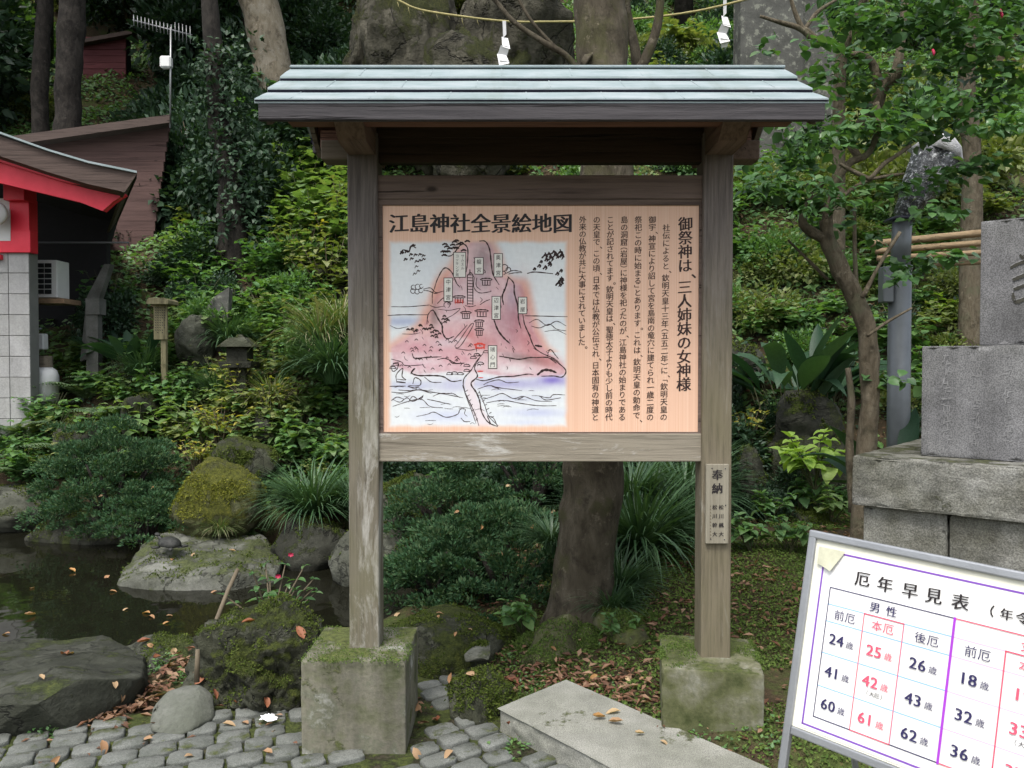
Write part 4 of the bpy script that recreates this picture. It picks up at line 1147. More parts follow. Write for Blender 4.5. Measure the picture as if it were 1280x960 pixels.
for zone, ang, ox, oy in ((left_zone, R(20), -1.5, 3.0), (mid_zone, R(33), -0.1, 3.1)):
    c, s = math.cos(ang), math.sin(ang)
    for j in range(-18, 18):
        u = -2.4 + rs.uniform(0, .1)
        while u < 2.4:
            w = rs.choice([0.128, 0.128, 0.108])
            U, W = u + w / 2, j * 0.108 + 0.03 * math.sin(u * 2)
            u += w + 0.009
            x, y = ox + U * c - W * s, oy + U * s + W * c
            if not inpoly(zone, x, y) or any(a < x < b and p < y < q for a, b, p, q in blocked) or any((x - a) ** 2 + (y - b) ** 2 < r_ * r_ for a, b, r_ in rk): continue
            if zone is mid_zone and rs.random() < 0.06: continue
            if cnt >= 295: break
            o = make('sett', rs.choice(SM[8:] if w < 0.12 else SM[:8]), paving)
            o.location = Vector((x, y, 0.0 + rs.uniform(-0.006, 0.006))) - paving.location
            o.rotation_euler = (rs.uniform(-.04, .04), rs.uniform(-.04, .04), ang + rs.uniform(-.08, .08) + rs.choice((0, math.pi)))
            k = rs.uniform(0.93, 1.05); o.scale = (k, k * rs.uniform(0.94, 1.04), 1)
            cnt += 1
# granite kerb slab
m = MB()
p0, p1 = Vector((0.24, 3.53, 0)), Vector((-0.05, 3.24, 0)); dr = Vector((0.62, -0.745, 0)).normalized()
L = 2.0
poly = [p1, p1 + dr * L, p0 + dr * L, p0]
m.prism([p + Vector((0, 0, 0.075)) for p in poly], (0, 0, -0.14))
tag(roughen(m.build('granite_slab', MT['granite_slab'], None, (0.5, 2.9, 0), 0.008, 2), 0.035, 0.002, 3, 0.006), 'long speckled granite slab lying on the path in front of the board', 'stone slab')

# ------------------------------------------------------------------ stone monument at the right
def yawframe(o, a):
    u = Vector((math.cos(a), -math.sin(a), 0)); n = Vector((math.sin(a), math.cos(a), 0))
    return lambda s, t, z: Vector(o) + u * s + n * t + Vector((0, 0, z))
A_M = R(41)
c0 = at(1065, 569, 3.3)
mf = yawframe((c0.x, c0.y, 0), A_M)
def fbox(m, F, s0, s1, t0, t1, z0, z1):
    vs = [F(s, t, z) for z in (z0, z1) for s, t in ((s0, t0), (s1, t0), (s1, t1), (s0, t1))]
    m.add(vs, [(0, 3, 2, 1), (4, 5, 6, 7), (0, 1, 5, 4), (1, 2, 6, 5), (2, 3, 7, 6), (3, 0, 4, 7)]); return m
def zon(F, s, t, px_py):           # height at which the upright through (s,t) crosses image row py
    p = F(s, t, 0); return at(640, px_py, p.y).z
ro = roughen
monu = empty('stone_monument', (c0.x, c0.y, 0), 'grey granite monument of stacked blocks with carved characters at the right edge', 'monument')
zA = c0.z; zB = zon(mf, 0, 0, 631)
m = MB(); fbox(m, mf, 0, 1.5, 0, 1.0, zB, zA); ro(m.build('base_block', MT['granite_rough'], monu, monu.location, 0.012, 2), 0.03, 0.0018, 5, 0.005)
# lower course of separate stones
def px_on(F, t, px, z):
    best = min((abs((proj(F(s / 500, t, z))[0]) - px), s / 500) for s in range(-200, 1500))
    return best[1]
def proj(P):
    P = Vector(P) - Vector((0, 0, CAMZ)); fw = Vector((0, math.cos(PITCH), -math.sin(PITCH))); up = Vector((0, math.sin(PITCH), math.cos(PITCH)))
    d = P.dot(fw); return (640 + FPX * P.x / d, 480 - FPX * P.dot(up) / d)
sj = px_on(mf, 0.035, 1185, zB - 0.1)
for a, b in ((0.035, sj - 0.002), (sj + 0.002, 2 * sj + 0.1), (2 * sj + 0.104, 1.45)):
    m = MB(); fbox(m, mf, a, b, 0.035, 0.95, zB - 0.36, zB - 0.001); ro(m.build('course_stone', MT['granite_rough'], monu, monu.location, 0.01, 2), 0.03, 0.0015, 7, 0.005)
m = MB(); fbox(m, mf, -0.06, 1.6, -0.06, 1.05, -0.1, zB - 0.362); m.build('footing', MT['granite_rough'], monu, monu.location, 0.012, 2)
# dais slab and carved upper stone
tS = 0.16
s1 = px_on(mf, tS, 1151, zA)
z2 = zon(mf, s1, tS, 433)
m = MB(); fbox(m, mf, s1, 1.4, tS, 0.85, zA + 0.002, z2); ro(m.build('plinth', MT['granite'], monu, monu.location, 0.005, 2), 0.05, 0.0005, 9, 0.002)
tU = 0.22
s2 = px_on(mf, tU, 1224, z2)
z3 = zon(mf, s2, tU, 277)
m = MB(); fbox(m, mf, s2, 1.3, tU, 0.7, z2 + 0.002, z3); ro(m.build('upper_stone', MT['granite'], monu, monu.location, 0.005, 2), 0.05, 0.0005, 11, 0.002)
def plane_frame(F, t):
    def g(px, py):
        d = ray(px, py); o = F(0, t, 0); nrm = (F(0, 1, 0) - F(0, 0, 0))
        k = (o - Vector((0, 0, CAMZ))).dot(nrm) / d.dot(nrm)
        return Vector((0, 0, CAMZ)) + d * k
    return g
MT['carving'] = m_stone('carved_groove_stone', [(0.3, G(34, 34, 28)), (0.6, G(70, 68, 54))], 8, bump=0.002)
MT['carving_pale'] = m_stone('pale_incised_line', [(0.3, G(230, 230, 230)), (0.6, G(330, 330, 335))], 8, bump=0.001)
g = plane_frame(mf, tU - 0.0022); gf = lambda x, y: g(x, 480 - y)
m = MB(); m2 = MB()
for p, w in ((((1263, 335), (1272, 330), (1290, 324)), 4), (((1266, 350), (1275, 346), (1292, 340)), 4.5), (((1267, 362), (1275, 359), (1292, 353)), 4.5), (((1268, 378), (1275, 376), (1292, 370)), 5), (((1266, 366), (1267, 372), (1269, 378)), 4), (((1275, 318), (1279, 322), (1286, 330)), 5)):
    ribbon(m, p, w, gf)
    ribbon(m2, [(x - 0.6, y - w * 0.55) for x, y in p], 1.1, gf)
m.build('carved_stroke', MT['carving'], monu, monu.location); m2.build('stroke_edge', MT['carving_pale'], monu, monu.location)
g2 = plane_frame(mf, tS - 0.002); gf2 = lambda x, y: g2(x, 480 - y)
m = MB(); rr = random.Random(8)
for X, y0, y1 in ((1181, 445, 558), (1218, 448, 560), (1258, 490, 562), (1258, 445, 470)):
    y = y0
    while y < y1:
        for k in range(rr.randint(3, 5)):
            x = X + rr.uniform(-5, 3); yy = y + rr.uniform(-3, 3)
            if rr.random() < 0.5: ribbon(m, [(x, yy), (x + rr.uniform(4, 8), yy - rr.uniform(-1, 3))], 0.7, gf2)
            else: ribbon(m, [(x + 3, yy - 3), (x + rr.uniform(-1, 4), yy + rr.uniform(3, 6))], 0.7, gf2)
        y += 10.5
m.build('worn_inscription', MT['carving_pale'], monu, monu.location)

# ------------------------------------------------------------------ white age-table sign on a metal A-frame
aY, aT, aR = R(46.67), R(10.56), R(-2.38)
u0 = Vector((math.cos(aY), -math.sin(aY), 0)); n0 = Vector((math.sin(aY), math.cos(aY), 0)); zz0 = Vector((0, 0, 1))
v0 = zz0 * math.cos(aT) + n0 * math.sin(aT)
SU = u0 * math.cos(aR) + v0 * math.sin(aR); SV = -u0 * math.sin(aR) + v0 * math.cos(aR); SN = SU.cross(SV)
if SN.y > 0: SN = -SN                      # towards the viewer
SO = at(1038.3, 734, 2.0)                  # corner of the printed table
def s_uv(px, py):
    d = ray(px, py); k = (SO - Vector((0, 0, CAMZ))).dot(SN) / d.dot(SN)
    P = Vector((0, 0, CAMZ)) + d * k - SO
    return P.dot(SU), P.dot(SV)
def sp(off): return lambda u, v: SO + SU * u + SV * v + SN * off
uA, vA = s_uv(1014, 662); uB, vB = s_uv(979, 925)
vTop = vA; uL = (uA + s_uv(980, 905)[0]) / 2
vBot = s_uv(1010, 915)[1]; WS = 0.80
asign = empty('age_table_sign', sp(0)(uL + WS / 2, vBot - 0.5), 'white printed age-table sign in a grey metal A-frame, cut by the bottom right corner', 'sign')
AO = asign.location
MT['alu'] = m_flat('dull_aluminium_frame', G(330, 345, 365), 0.42, 0.12, 12, 0.5, 0.55, 0.0006)
def m_sheet():
    t = NT('white_sign_sheet')
    a = t.noise(4, 6, 0.6); b = t.noise(60, 3, 0.6)
    col = t.ramp(a, [(0.35, G(740, 735, 700)), (0.6, G(810, 810, 812))])
    col = t.mix(t.ramp(b, [(0.7, 0.0), (0.76, 0.5)]), col, G(420, 410, 360))
    return t.fin(col, 0.35, 0.4)
MT['sign_white'] = m_sheet()
MT['sign_yellow'] = m_flat('yellowed_sticker_edge', G(770, 765, 650), 0.5, 0.08, 20)
def sbox(m, u0_, u1_, v0_, v1_, d0, d1):
    F = lambda u, v, d: SO + SU * u + SV * v + SN * d
    vs = [F(u, v, d) for d in (d0, d1) for u, v in ((u0_, v0_), (u1_, v0_), (u1_, v1_), (u0_, v1_))]
    m.add(vs, [(0, 3, 2, 1), (4, 5, 6, 7), (0, 1, 5, 4), (1, 2, 6, 5), (2, 3, 7, 6), (3, 0, 4, 7)]); return m
fw_ = 0.02
uR = uL + WS
m = sbox(MB(), uL, uR, vTop - fw_, vTop, -0.012, 0.008); m.build('top_tube', MT['alu'], asign, AO, 0.004, 2)
m = sbox(MB(), uL + fw_, uR - fw_, vBot - 0.02, vBot, -0.010, 0.006); m.build('bottom_tube', MT['alu'], asign, AO, 0.003, 2)
for a in (uL, uR - fw_):
    m = sbox(MB(), a, a + fw_, vBot - 0.50, vTop - 0.004 - fw_ * 0.0, -0.0115, 0.0075); m.build('leg', MT['alu'], asign, AO, 0.004, 2)
# rear legs, splayed back
for a in (uL + 0.03, uR - 0.05):
    m = MB(); p = SO + SU * a + SV * (vTop - 0.03) - SN * 0.02; q = Vector((p.x, p.y, -0.02)) + n0 * 0.32
    m.tube([p, q], 0.009, 8); m.build('rear_leg', MT['alu'], asign, AO)
m = sbox(MB(), uL + fw_, uR - fw_, vBot + 0.001, vTop - fw_, -0.006, -0.001); m.build('panel', MT['sign_yellow'], asign, AO)
# white sheet
iu0, iv1 = s_uv(1031, 688); iu1b, iv0 = s_uv(1004, 904)
bu = (iu0 + iu1b) / 2
bu0, bv1, bv0 = bu, iv1, iv0
m = MB(); f = sp(0.0006); m.add([f(bu0 - 0.009, bv0 - 0.010), f(uR - 0.03, bv0 - 0.010), f(uR - 0.03, bv1 + 0.004), f(bu0 - 0.009, bv1 + 0.004)], [(0, 1, 2, 3)])
m.build('printed_sheet', MT['sign_white'], asign, AO)
def line(m, a, b, w, fr_):
    a = Vector(a); b = Vector(b); t = (b - a).normalized(); n = Vector((-t.y, t.x)) * (w / 2); t = t * (w / 2)
    m.add([fr_(*(a - t - n)), fr_(*(b + t - n)), fr_(*(b + t + n)), fr_(*(a - t + n))], [(0, 1, 2, 3)])
def lines(name, mt, L_, off):
    m = MB()
    for a, b, w in L_: line(m, a, b, w, sp(off))
    m.build(name, MT[mt], asign, AO)
bR = uR - 0.04
MT['ink_violet'] = m_flat('violet_border_print', G(200, 75, 430), 0.5, 0.06)
lines('border', 'ink_violet', [((bu0, bv1), (bR, bv1), 0.0045), ((bu0, bv0), (bR, bv0), 0.0045), ((bu0, bv0), (bu0, bv1), 0.0045)], 0.0012)
TW, TH = 0.2883, 0.3180
cx1, cx2 = s_uv(1083, 770)[0], s_uv(1133, 780)[0]
cx1 = TW * 0.315; cx2 = TW * 0.635
rows = [s_uv(1037, 755)[1], s_uv(1034, 776)[1], s_uv(1028, 815)[1], s_uv(1022, 856)[1]]
gl = [((0, r_), (TW, r_), 0.0023) for r_ in rows[1:] + rows[:1]] + [((cx2, rows[0]), (cx2, -TH), 0.0022)]
lines('pale_rule', 'ink_lblue', gl, 0.0012)
x3, x4 = TW * 1.365, TW * 1.70
gl = [((TW, r_), (TW * 2.0, r_), 0.0022) for r_ in rows]
lines('pink_rule', 'ink_lpink', gl, 0.0012)
lines('table_edge', 'ink_blue', [((0, 0), (TW, 0), 0.0022), ((0, 0), (0, -TH), 0.0022), ((0, -TH), (TW, -TH), 0.0024)], 0.0018)
lines('pink_box', 'ink_pink', [((cx1, rows[0]), (cx1, -TH), 0.002), ((cx1, rows[0]), (cx2, rows[0]), 0.0024), ((cx2, rows[0]), (cx2, -TH), 0.0018), ((cx1, -TH + 0.0), (cx2, -TH), 0.0024),
                              ((TW, 0), (TW * 2, 0), 0.0024), ((x3, rows[0]), (x3, -TH), 0.0028), ((x3, rows[0]), (TW * 1.74, rows[0]), 0.0028), ((TW, -TH), (TW * 2, -TH), 0.0024)], 0.0024)
lines('middle_rule', 'ink_magenta', [((TW, 0), (TW, -TH), 0.0052)], 0.003)
sf = sp(0.0018)
LIFT = SN.copy()
sxt = lambda items, nm, mt, off=0.01, sl=0.0: text_strokes(items, sp(0.0032), off, sl).build(nm, MT[mt], asign, AO)
hp = [(1079, 723), (1107, 731), (1138, 740), (1168, 744), (1201, 752)]
it = []
for ch, (x, y) in zip('厄年早見表', hp):
    u, v = s_uv(x, y); it.append((ch, u, v, 0.0375, None))
vm = sum(q[2] for q in it) / 5
it = [(c, u, vm + (v - vm) * 0.2, s, n_) for c, u, v, s, n_ in it]
for ch, x in (('（', it[-1][1] + 0.062), ('年', it[-1][1] + 0.092), ('令', it[-1][1] + 0.122), ('は', it[-1][1] + 0.152)):
    it.append((ch, x, vm - 0.003, 0.026, None))
sxt(it, 'heading', 'ink_black', 0.022, 0.05)
vh = rows[0] / 2
sxt([('男', TW * 0.395, vh, 0.026, None), ('性', TW * 0.53, vh, 0.026, None)], 'column_head', 'ink_blue', 0.015, 0.03)
c3 = (TW + x3) / 2; c4 = x3 + (TW * 0.365) / 2
sxt([('女', TW * 1.50, vh, 0.026, None)], 'column_head', 'ink_pink', 0.01, 0.03)
vr = (rows[0] + rows[1]) / 2
def pair(u, a, b): return [(a, u - 0.0135, vr, 0.0262, None), (b, u + 0.0135, vr, 0.0262, None)]
c1a, c1b, c1c = cx1 / 2, (cx1 + cx2) / 2, (cx2 + TW) / 2
for u_, a_, mt_k in ((c1a, '前', 'ink_blue'), (c1c, '後', 'ink_blue'), (c3, '前', 'ink_blue'), (c1b, '本', 'ink_pink'), (c4, '本', 'ink_pink')): sxt(pair(u_, a_, '厄'), 'sub_heading', mt_k, 0.0, 0)
vs_ = [(rows[1] + rows[2]) / 2, (rows[2] + rows[3]) / 2, (rows[3] - TH) / 2]
def num(u, v, s): return [(s[0], u - 0.0255, v, 0.036, None), (s[1], u - 0.0065, v, 0.036, None), ('歳', u + 0.0165, v - 0.0035, 0.0190, None)]
bl = []; pk = []; sm = []
for u, ns, L_ in ((c1a, ('24', '41', '60'), bl), (c1b, ('25', '42', '61'), pk), (c1c, ('26', '43', '62'), bl), (c3, ('18', '32', '36'), bl), (c4, ('19', '33', '37'), pk)):
    for v, s in zip(vs_, ns): L_ += num(u + 0.004, v + (0.008 if s in ('42', '33') else 0), s)
for u in (c1b, c4):
    for i, ch in enumerate('（大厄）'): sm.append((ch, u - 0.017 + i * 0.0115, vs_[1] - 0.019, 0.0125, None))
for L_, mk in ((bl, 'ink_blue'), (pk, 'ink_pink')):
    for i in range(0, len(L_), 3): sxt(L_[i:i + 2], 'number', mk, 0.022); sxt(L_[i + 2:i + 3], 'age_mark', mk, 0.0)
sxt(sm[:4], 'note', 'ink_black', 0.0); sxt(sm[4:], 'note', 'ink_black', 0.0)
# peeling film corner
MT['film'] = m_flat('yellowed_peeling_film', G(520, 520, 390), 0.35, 0.2, 30)
m = MB()
F = lambda u, v, d: SO + SU * u + SV * v + SN * d
q = [s_uv(1025, 683), s_uv(1058, 690), s_uv(1040, 714), s_uv(1023, 704)]
m.add([F(*q[0], 0.004), F(*q[1], 0.005), F(*q[2], 0.012), F(*q[3], 0.006), F((q[0][0] + q[2][0]) / 2, (q[0][1] + q[2][1]) / 2, 0.006)], [(0, 1, 4), (1, 2, 4), (2, 3, 4), (3, 0, 4)], True)
m.build('peeling_film', MT['film'], asign, AO)

# ------------------------------------------------------------------ lamp post, bamboo rails
MT['lamp_metal'] = m_flat('grey_painted_lamp_post', G(150, 165, 175), 0.4, 0.15, 10, 0.5, 0.2)
MT['lamp_glass'] = None
def m_glass():
    t = NT('crazed_reflective_lamp_glass')
    v = t.n('TexVoronoi', i_Scale=30.0); t.l(t.noise(6, 4), v.inputs[0]) if False else None
    n = t.noise(38, 4, 0.7)
    col = t.ramp(n, [(0.42, G(16, 18, 20)), (0.56, G(120, 130, 138)), (0.62, G(640, 660, 680))])  # dark to white blotches paint reflected glints into the glass colour
    t.bump(n, 0.02)
    return t.fin(col, 0.12, 0.8)
MT['lamp_glass'] = m_glass()
MT['lamp_top'] = m_flat('crumpled_white_lamp_cover', G(700, 700, 710), 0.4, 0.35, 14, 0.5, 0, 0.02)
YL = 5.0
pb = at(1122, 640, YL); lamp = empty('lamp_post', (pb.x, YL, H1(pb.x, YL)), 'grey garden lamp post with glinting glass head, behind the curved tree trunk', 'lamp post')
LO = lamp.location
pt, pmid = at(1128, 272, YL), at(1125, 335, YL)
rr_ = lambda w: w / 2 / FPX * YL
m = MB(); m.tube([(pb.x, YL, LO.z - 0.05), (pmid.x - 0.0, YL, pmid.z)], rr_(27), 20); m.build('lower_pole', MT['lamp_metal'], lamp, LO)
m = MB(); m.tube([(pmid.x, YL, pmid.z - 0.01), (pt.x, YL, pt.z)], rr_(23), 20); m.build('upper_pole', MT['lamp_metal'], lamp, LO)
m = MB(); m.tube([(pmid.x, YL, pmid.z - 0.012), (pmid.x, YL, pmid.z + 0.012)], rr_(29), 20); m.build('collar', MT['lamp_metal'], lamp, LO)
m = MB(); c = at(1108, 352, YL - 0.02); m.box(c.x - 0.035, c.x + 0.03, YL - 0.06, YL + 0.02, c.z - 0.13, c.z + 0.09); m.build('switch_box', MT['lamp_metal'], lamp, LO, 0.006)
tilt = lambda px, py: at(px, py, YL)
m = MB(); m.tube([tilt(1128, 276), tilt(1128, 272)], [rr_(48), rr_(42)], 4); m.build('base_plate', MT['black_edge'], lamp, LO)
m = MB()
a0, a1 = tilt(1130, 272), tilt(1172, 196)
m.tube([a0, a0.lerp(a1, 0.5), a1], [rr_(28), rr_(46), rr_(60)], 6, rough=0.1, seed=3); m.build('glass_head', MT['lamp_glass'], lamp, LO)
m = MB(); b1 = tilt(1184, 172)
m.tube([a1, a1.lerp(b1, 0.5), b1], [rr_(68), rr_(56), rr_(20)], 7, rough=0.35, seed=5, freq=9); m.build('cap', MT['lamp_top'], lamp, LO)
MT['bamboo'] = m_wood('weathered_bamboo_pole', G(120, 85, 48), G(240, 175, 105), G(330, 265, 180), 'x', 0.6)
for i, (x0, y0, x1, y1, r_, lab) in enumerate(((1088, 305, 1260, 288, 9, 'uppermost long bamboo rail behind the lamp post'), (1094, 314, 1262, 301, 8, 'second bamboo rail from the top behind the lamp post'), (1096, 323, 1258, 314, 7, 'third bamboo rail from the top behind the lamp post'), (1165, 331, 1262, 326, 6, 'lowest short bamboo rail beside the monument'))):
    a, b = at(x0, y0, 6.2), at(x1, y1, 6.0)
    m = MB(); pts = [a.lerp(b, k / 24) for k in range(25)]
    m.tube(pts, [r_ / 2 / FPX * 6.2 * (1.08 if k % 6 == 0 else 1.0) for k in range(25)], 10)
    o = m.build('bamboo_rail', MT['bamboo'], None, (a + b) / 2); tag(o, lab, 'bamboo rail', 'bamboo rails behind the lamp post')
m = MB(); a = at(1245, 340, 6.15); m.tube([(a.x, 6.15, H1(a.x, 6.15) - 0.2), (a.x, 6.15, at(1245, 280, 6.15).z)], 0.03, 10)
tag(m.build('bamboo_post', MT['bamboo'], None, (a.x, 6.15, H1(a.x, 6.15))), 'short bamboo post holding the rails behind the monument', 'post')

# ------------------------------------------------------------------ red and white shrine building at the left
def m_red():
    t = NT('vermilion_paint'); n = t.noise(6, 5)
    return t.fin(t.ramp(n, [(0.3, G(690, 18, 45)), (0.7, G(820, 36, 70))]), 0.45, 0.4)
MT['red'] = m_red()
MT['tile'] = m_stone('pale_grey_wall_tile', [(0.3, G(300, 300, 295)), (0.5, G(400, 400, 398)), (0.7, G(470, 470, 470))], 1.5, bump=0.001, rough=0.4, streak=0.3)
MT['grout'] = m_flat('tile_grout', G(170, 170, 165), 0.9)
MT['soot'] = m_flat('dark_passage_wall', G(10, 10, 11), 0.9, 0.3)  # near-black colour carries the shade of passage, soffit and shed insides
MT['roof_dark'] = m_wood('dark_brown_roof_edge', G(38, 28, 24), G(80, 58, 50), G(110, 90, 80), 'x', 0.7)
MT['plaster'] = m_flat('white_plaster', G(620, 620, 610), 0.8, 0.05)
YS = 8.4
sh = empty('shrine_hall', at(0, 500, YS), 'red and white shrine hall with pale tiled lower wall at the left edge', 'building')
SH = sh.location
w0, w1 = at(-220, 400, YS).x, at(37, 400, YS).x
zt_ = at(0, 315, YS).z; zb_ = H1(w1, YS) - 0.4
m = MB(); m.box(w0, w1, YS + 0.012, YS + 0.16, zb_, zt_); m.build('wall', MT['grout'], sh, SH)
ts = 26 / FPX * YS; nt = 0
me_t = None
j = 0
z = zt_ - 0.002
while z - ts > zb_ - ts and nt < 200:
    x = w1
    while x - ts > w0:
        if me_t is None:
            q = MB(); q.box(-ts + 0.004, -0.002, -0.006, 0.006, -ts + 0.004, -0.002); tmp = q.build('tile', MT['tile'], sh, Vector((0, 0, 0)), 0.003); me_t = tmp.data; o = tmp
        else: o = make('tile', me_t, sh)
        o.location = Vector((x, YS + 0.006, z)) - SH; nt += 1
        x -= ts
    z -= ts
# side face of the wall towards the passage
# timber frame above the tile
P_ = lambda x, y, Y=YS: at(x, y, Y)
def pbox(m, x0, y0, x1, y1, Y0, Y1):
    a, b = P_(x0, y1, Y0), P_(x1, y0, Y0); m.box(a.x, b.x, Y0, Y1, a.z, b.z); return m
pbox(MB(), -200, 288, 37.5, 315.5, YS - 0.04, YS + 0.1).build('sill_beam', MT['red'], sh, SH, 0.004)
pbox(MB(), 12, 248, 36, 289, YS - 0.035, YS + 0.12).build('post', MT['red'], sh, SH, 0.004)
pbox(MB(), -60, 262, 12.5, 301, YS - 0.045, YS - 0.036).build('white_board', MT['plaster'], sh, SH)
pbox(MB(), -200, 248, 12.5, 289, YS, YS + 0.1).build('upper_wall', MT['plaster'], sh, SH)
pbox(MB(), 4, 228, 30, 250, YS - 0.12, YS + 0.1).build('bracket_block', MT['red'], sh, SH, 0.004)
m = MB(); c = P_(-2, 268, YS - 0.15); m.tube([c + Vector((0, 0.05, 0)), c + Vector((0, -0.03, 0)), c + Vector((0, -0.07, 0))], [0.06, 0.12, 0.115], 18); m.build('lamp_dish', MT['plaster'], sh, SH)
pbox(MB(), -260, 318, 0, 324, YS - 0.05, YS).build('red_strip', MT['red'], sh, SH)
# curved gable board, roof
up = [(-260, 128), (-120, 166), (0, 198), (50, 213), (100, 231), (150, 239)]
dn = [(154, 243), (140, 252), (128, 263), (100, 252), (50, 240), (0, 228), (-120, 206), (-260, 185)]
def sweep(name, top, bot, Y0, Y1, mt, bev=0.0):
    pts = [P_(x, y, Y0) for x, y in top] + [P_(x, y, Y0) for x, y in bot]
    m = MB(); m.prism(pts, (0, Y1 - Y0, 0)); return m.build(name, MT[mt], sh, SH, bev)
sweep('gable_board', up, dn, YS - 0.55, YS - 0.47, 'red', 0.005)
sweep('gable_trim', [(-260, 118), (0, 190), (80, 217), (143, 232)], [(143, 240), (80, 227), (0, 202), (-260, 132)], YS - 0.62, YS - 0.56, 'red')
rt = [(-260, 86), (-120, 130), (0, 170), (60, 190), (110, 204), (172, 216)]
rb = [(156, 240), (110, 230), (60, 215), (0, 195), (-120, 158), (-260, 115)]
m = MB(); m.prism([P_(x, y, YS - 0.75) for x, y in rt] + [P_(x, y, YS - 0.75) for x, y in rb], (-0.34, 0.6, 0)); m.build('roof_edge', MT['roof_dark'], sh, SH)
rt2 = [(-260, 80), (-120, 124), (0, 164.5), (60, 186), (110, 201), (171, 213.5)]
pts = [P_(x, y, YS - 0.78) for x, y in rt2] + [P_(x, y + 2.5, YS - 0.78) for x, y in reversed(rt2)]
m = MB(); m.prism(pts, (-2.4, 4.2, 0)); m.build('roof_sheet', MT['copper'], sh, SH)
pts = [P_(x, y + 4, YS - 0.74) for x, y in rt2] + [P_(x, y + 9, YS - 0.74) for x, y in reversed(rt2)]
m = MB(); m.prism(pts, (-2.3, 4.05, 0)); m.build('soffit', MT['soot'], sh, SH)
# end of the roof turning into depth (the sloping eave seen from below)
a0, a1 = P_(172, 216, YS - 0.76), P_(156, 240, YS - 0.76)
m = MB(); m.prism([a0, a1, a1 + Vector((-0.03, 0, 0)), a0 + Vector((-0.03, 0, 0))], (-2.35, 4.15, 0)); m.build('eave_side', MT['roof_dark'], sh, SH)
# dark passage, its shade put into the wall colour
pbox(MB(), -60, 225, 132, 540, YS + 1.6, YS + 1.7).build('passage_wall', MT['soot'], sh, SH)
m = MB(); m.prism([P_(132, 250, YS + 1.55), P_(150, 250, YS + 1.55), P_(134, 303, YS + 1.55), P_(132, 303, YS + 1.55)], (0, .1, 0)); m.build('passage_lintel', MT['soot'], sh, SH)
pbox(MB(), 36, 302, 160, 304, YS + 0.9, YS + 0.93).build('wire_rail', MT['lamp_metal'], sh, SH)
# concrete stair edge at the passage's right side
MT['conc_plain'] = m_stone('plain_grey_concrete', [(0.3, G(70, 72, 62)), (0.6, G(140, 142, 132))], 5, bump=0.004)
m = MB(); pts = [P_(x, y, YS + 0.8) for x, y in ((130, 330), (138, 330), (124, 372), (112, 448), (100, 452), (108, 372))]; m.prism(pts, (0, 0.1, 0))
tag(m.build('concrete_ramp', MT['conc_plain'], None, P_(115, 450, YS + 0.8)), 'sloping concrete edge at the right of the dark passage', 'concrete edge')
m = MB(); pbox(m, 107, 373, 124, 393, YS + 0.6, YS + 0.75); pbox(m, 108, 393, 122, 470, YS + 0.62, YS + 0.72)
tag(m.build('concrete_pillar', MT['conc_plain'], None, P_(115, 470, YS + 0.65)), 'short concrete pillar beside the dark passage', 'pillar')
# window, shelf, meter, gas bottle
MT['white_metal'] = m_flat('white_enamel', G(640, 650, 640), 0.4, 0.06)
MT['dark_glass'] = m_flat('dark_vent_glass', G(20, 22, 24), 0.2, 0.2)
vent = empty('air_conditioner', P_(56, 372, YS + 0.55), 'white grilled air conditioner unit on the dark wall beside the tiled corner', 'air conditioner'); VO = vent.location
pbox(MB(), 43, 325, 71, 372, YS + 0.55, YS + 0.8).build('case', MT['white_metal'], vent, VO, 0.006)
for i in range(6):
    for k in range(2):
        x0 = 46.3 + k * 9.4; y0 = 329 + i * 6.6
        pbox(MB(), x0, y0, x0 + 8.2, y0 + 5.4, YS + 0.542, YS + 0.552).build('grille_opening', MT['dark_glass'], vent, VO)
MT['rust'] = m_flat('rusty_bracket', G(230, 150, 90), 0.8, 0.5, 10)
tag(pbox(MB(), 37, 373, 80, 379, YS + 0.45, YS + 0.8).build('bracket_shelf', MT['rust'], None, P_(60, 379, YS + 0.6)), 'rusty bracket shelf under the air conditioner', 'shelf')
mt_ = empty('gas_meter', P_(47, 437, YS + 0.5), 'small grey gas meter on the tiled corner above the gas bottle', 'meter'); MO = mt_.location
pbox(MB(), 41, 417, 54, 437, YS + 0.45, YS + 0.55).build('case', MT['white_metal'], mt_, MO, 0.01)
for x in (42, 46):
    m = MB(); m.tube([P_(x, 410, YS + 0.5), P_(x, 480, YS + 0.5)], 0.012, 8); m.build('pipe', MT['lamp_metal'], mt_, MO)
m = MB(); m.tube([P_(40, 411, YS + 0.5), P_(52, 411, YS + 0.5)], 0.012, 8); m.build('pipe', MT['lamp_metal'], mt_, MO)
gb = empty('gas_bottle', P_(57, 498, YS + 0.35), 'grey propane gas bottle standing in the dark passage', 'gas bottle'); GO = gb.location
yb = YS + 0.35
m = MB(); r0 = 15 / FPX * yb
m.tube([P_(57, 505, yb), P_(57, 470, yb), P_(57, 463, yb), P_(57, 459, yb)], [r0, r0, r0 * 0.85, r0 * 0.5], 18); m.build('body', MT['white_metal'], gb, GO)
m = MB()
for k in range(9):
    a0 = 0.5 + k * 5.3 / 9; p = P_(57, 459, yb); 
    c_, s_ = math.cos(a0 + R(90)), math.sin(a0 + R(90)); c2, s2 = math.cos(a0 + 0.6 + R(90)), math.sin(a0 + 0.6 + R(90)); rr2 = r0 * 0.55; hh = 14 / FPX * yb
    m.prism([p + Vector((c_ * rr2, s_ * rr2, 0)), p + Vector((c2 * rr2, s2 * rr2, 0)), p + Vector((c2 * rr2, s2 * rr2, hh)), p + Vector((c_ * rr2, s_ * rr2, hh))], Vector((-c_, -s_, 0)) * 0.008)
m.build('collar', MT['endgrain'], gb, GO)
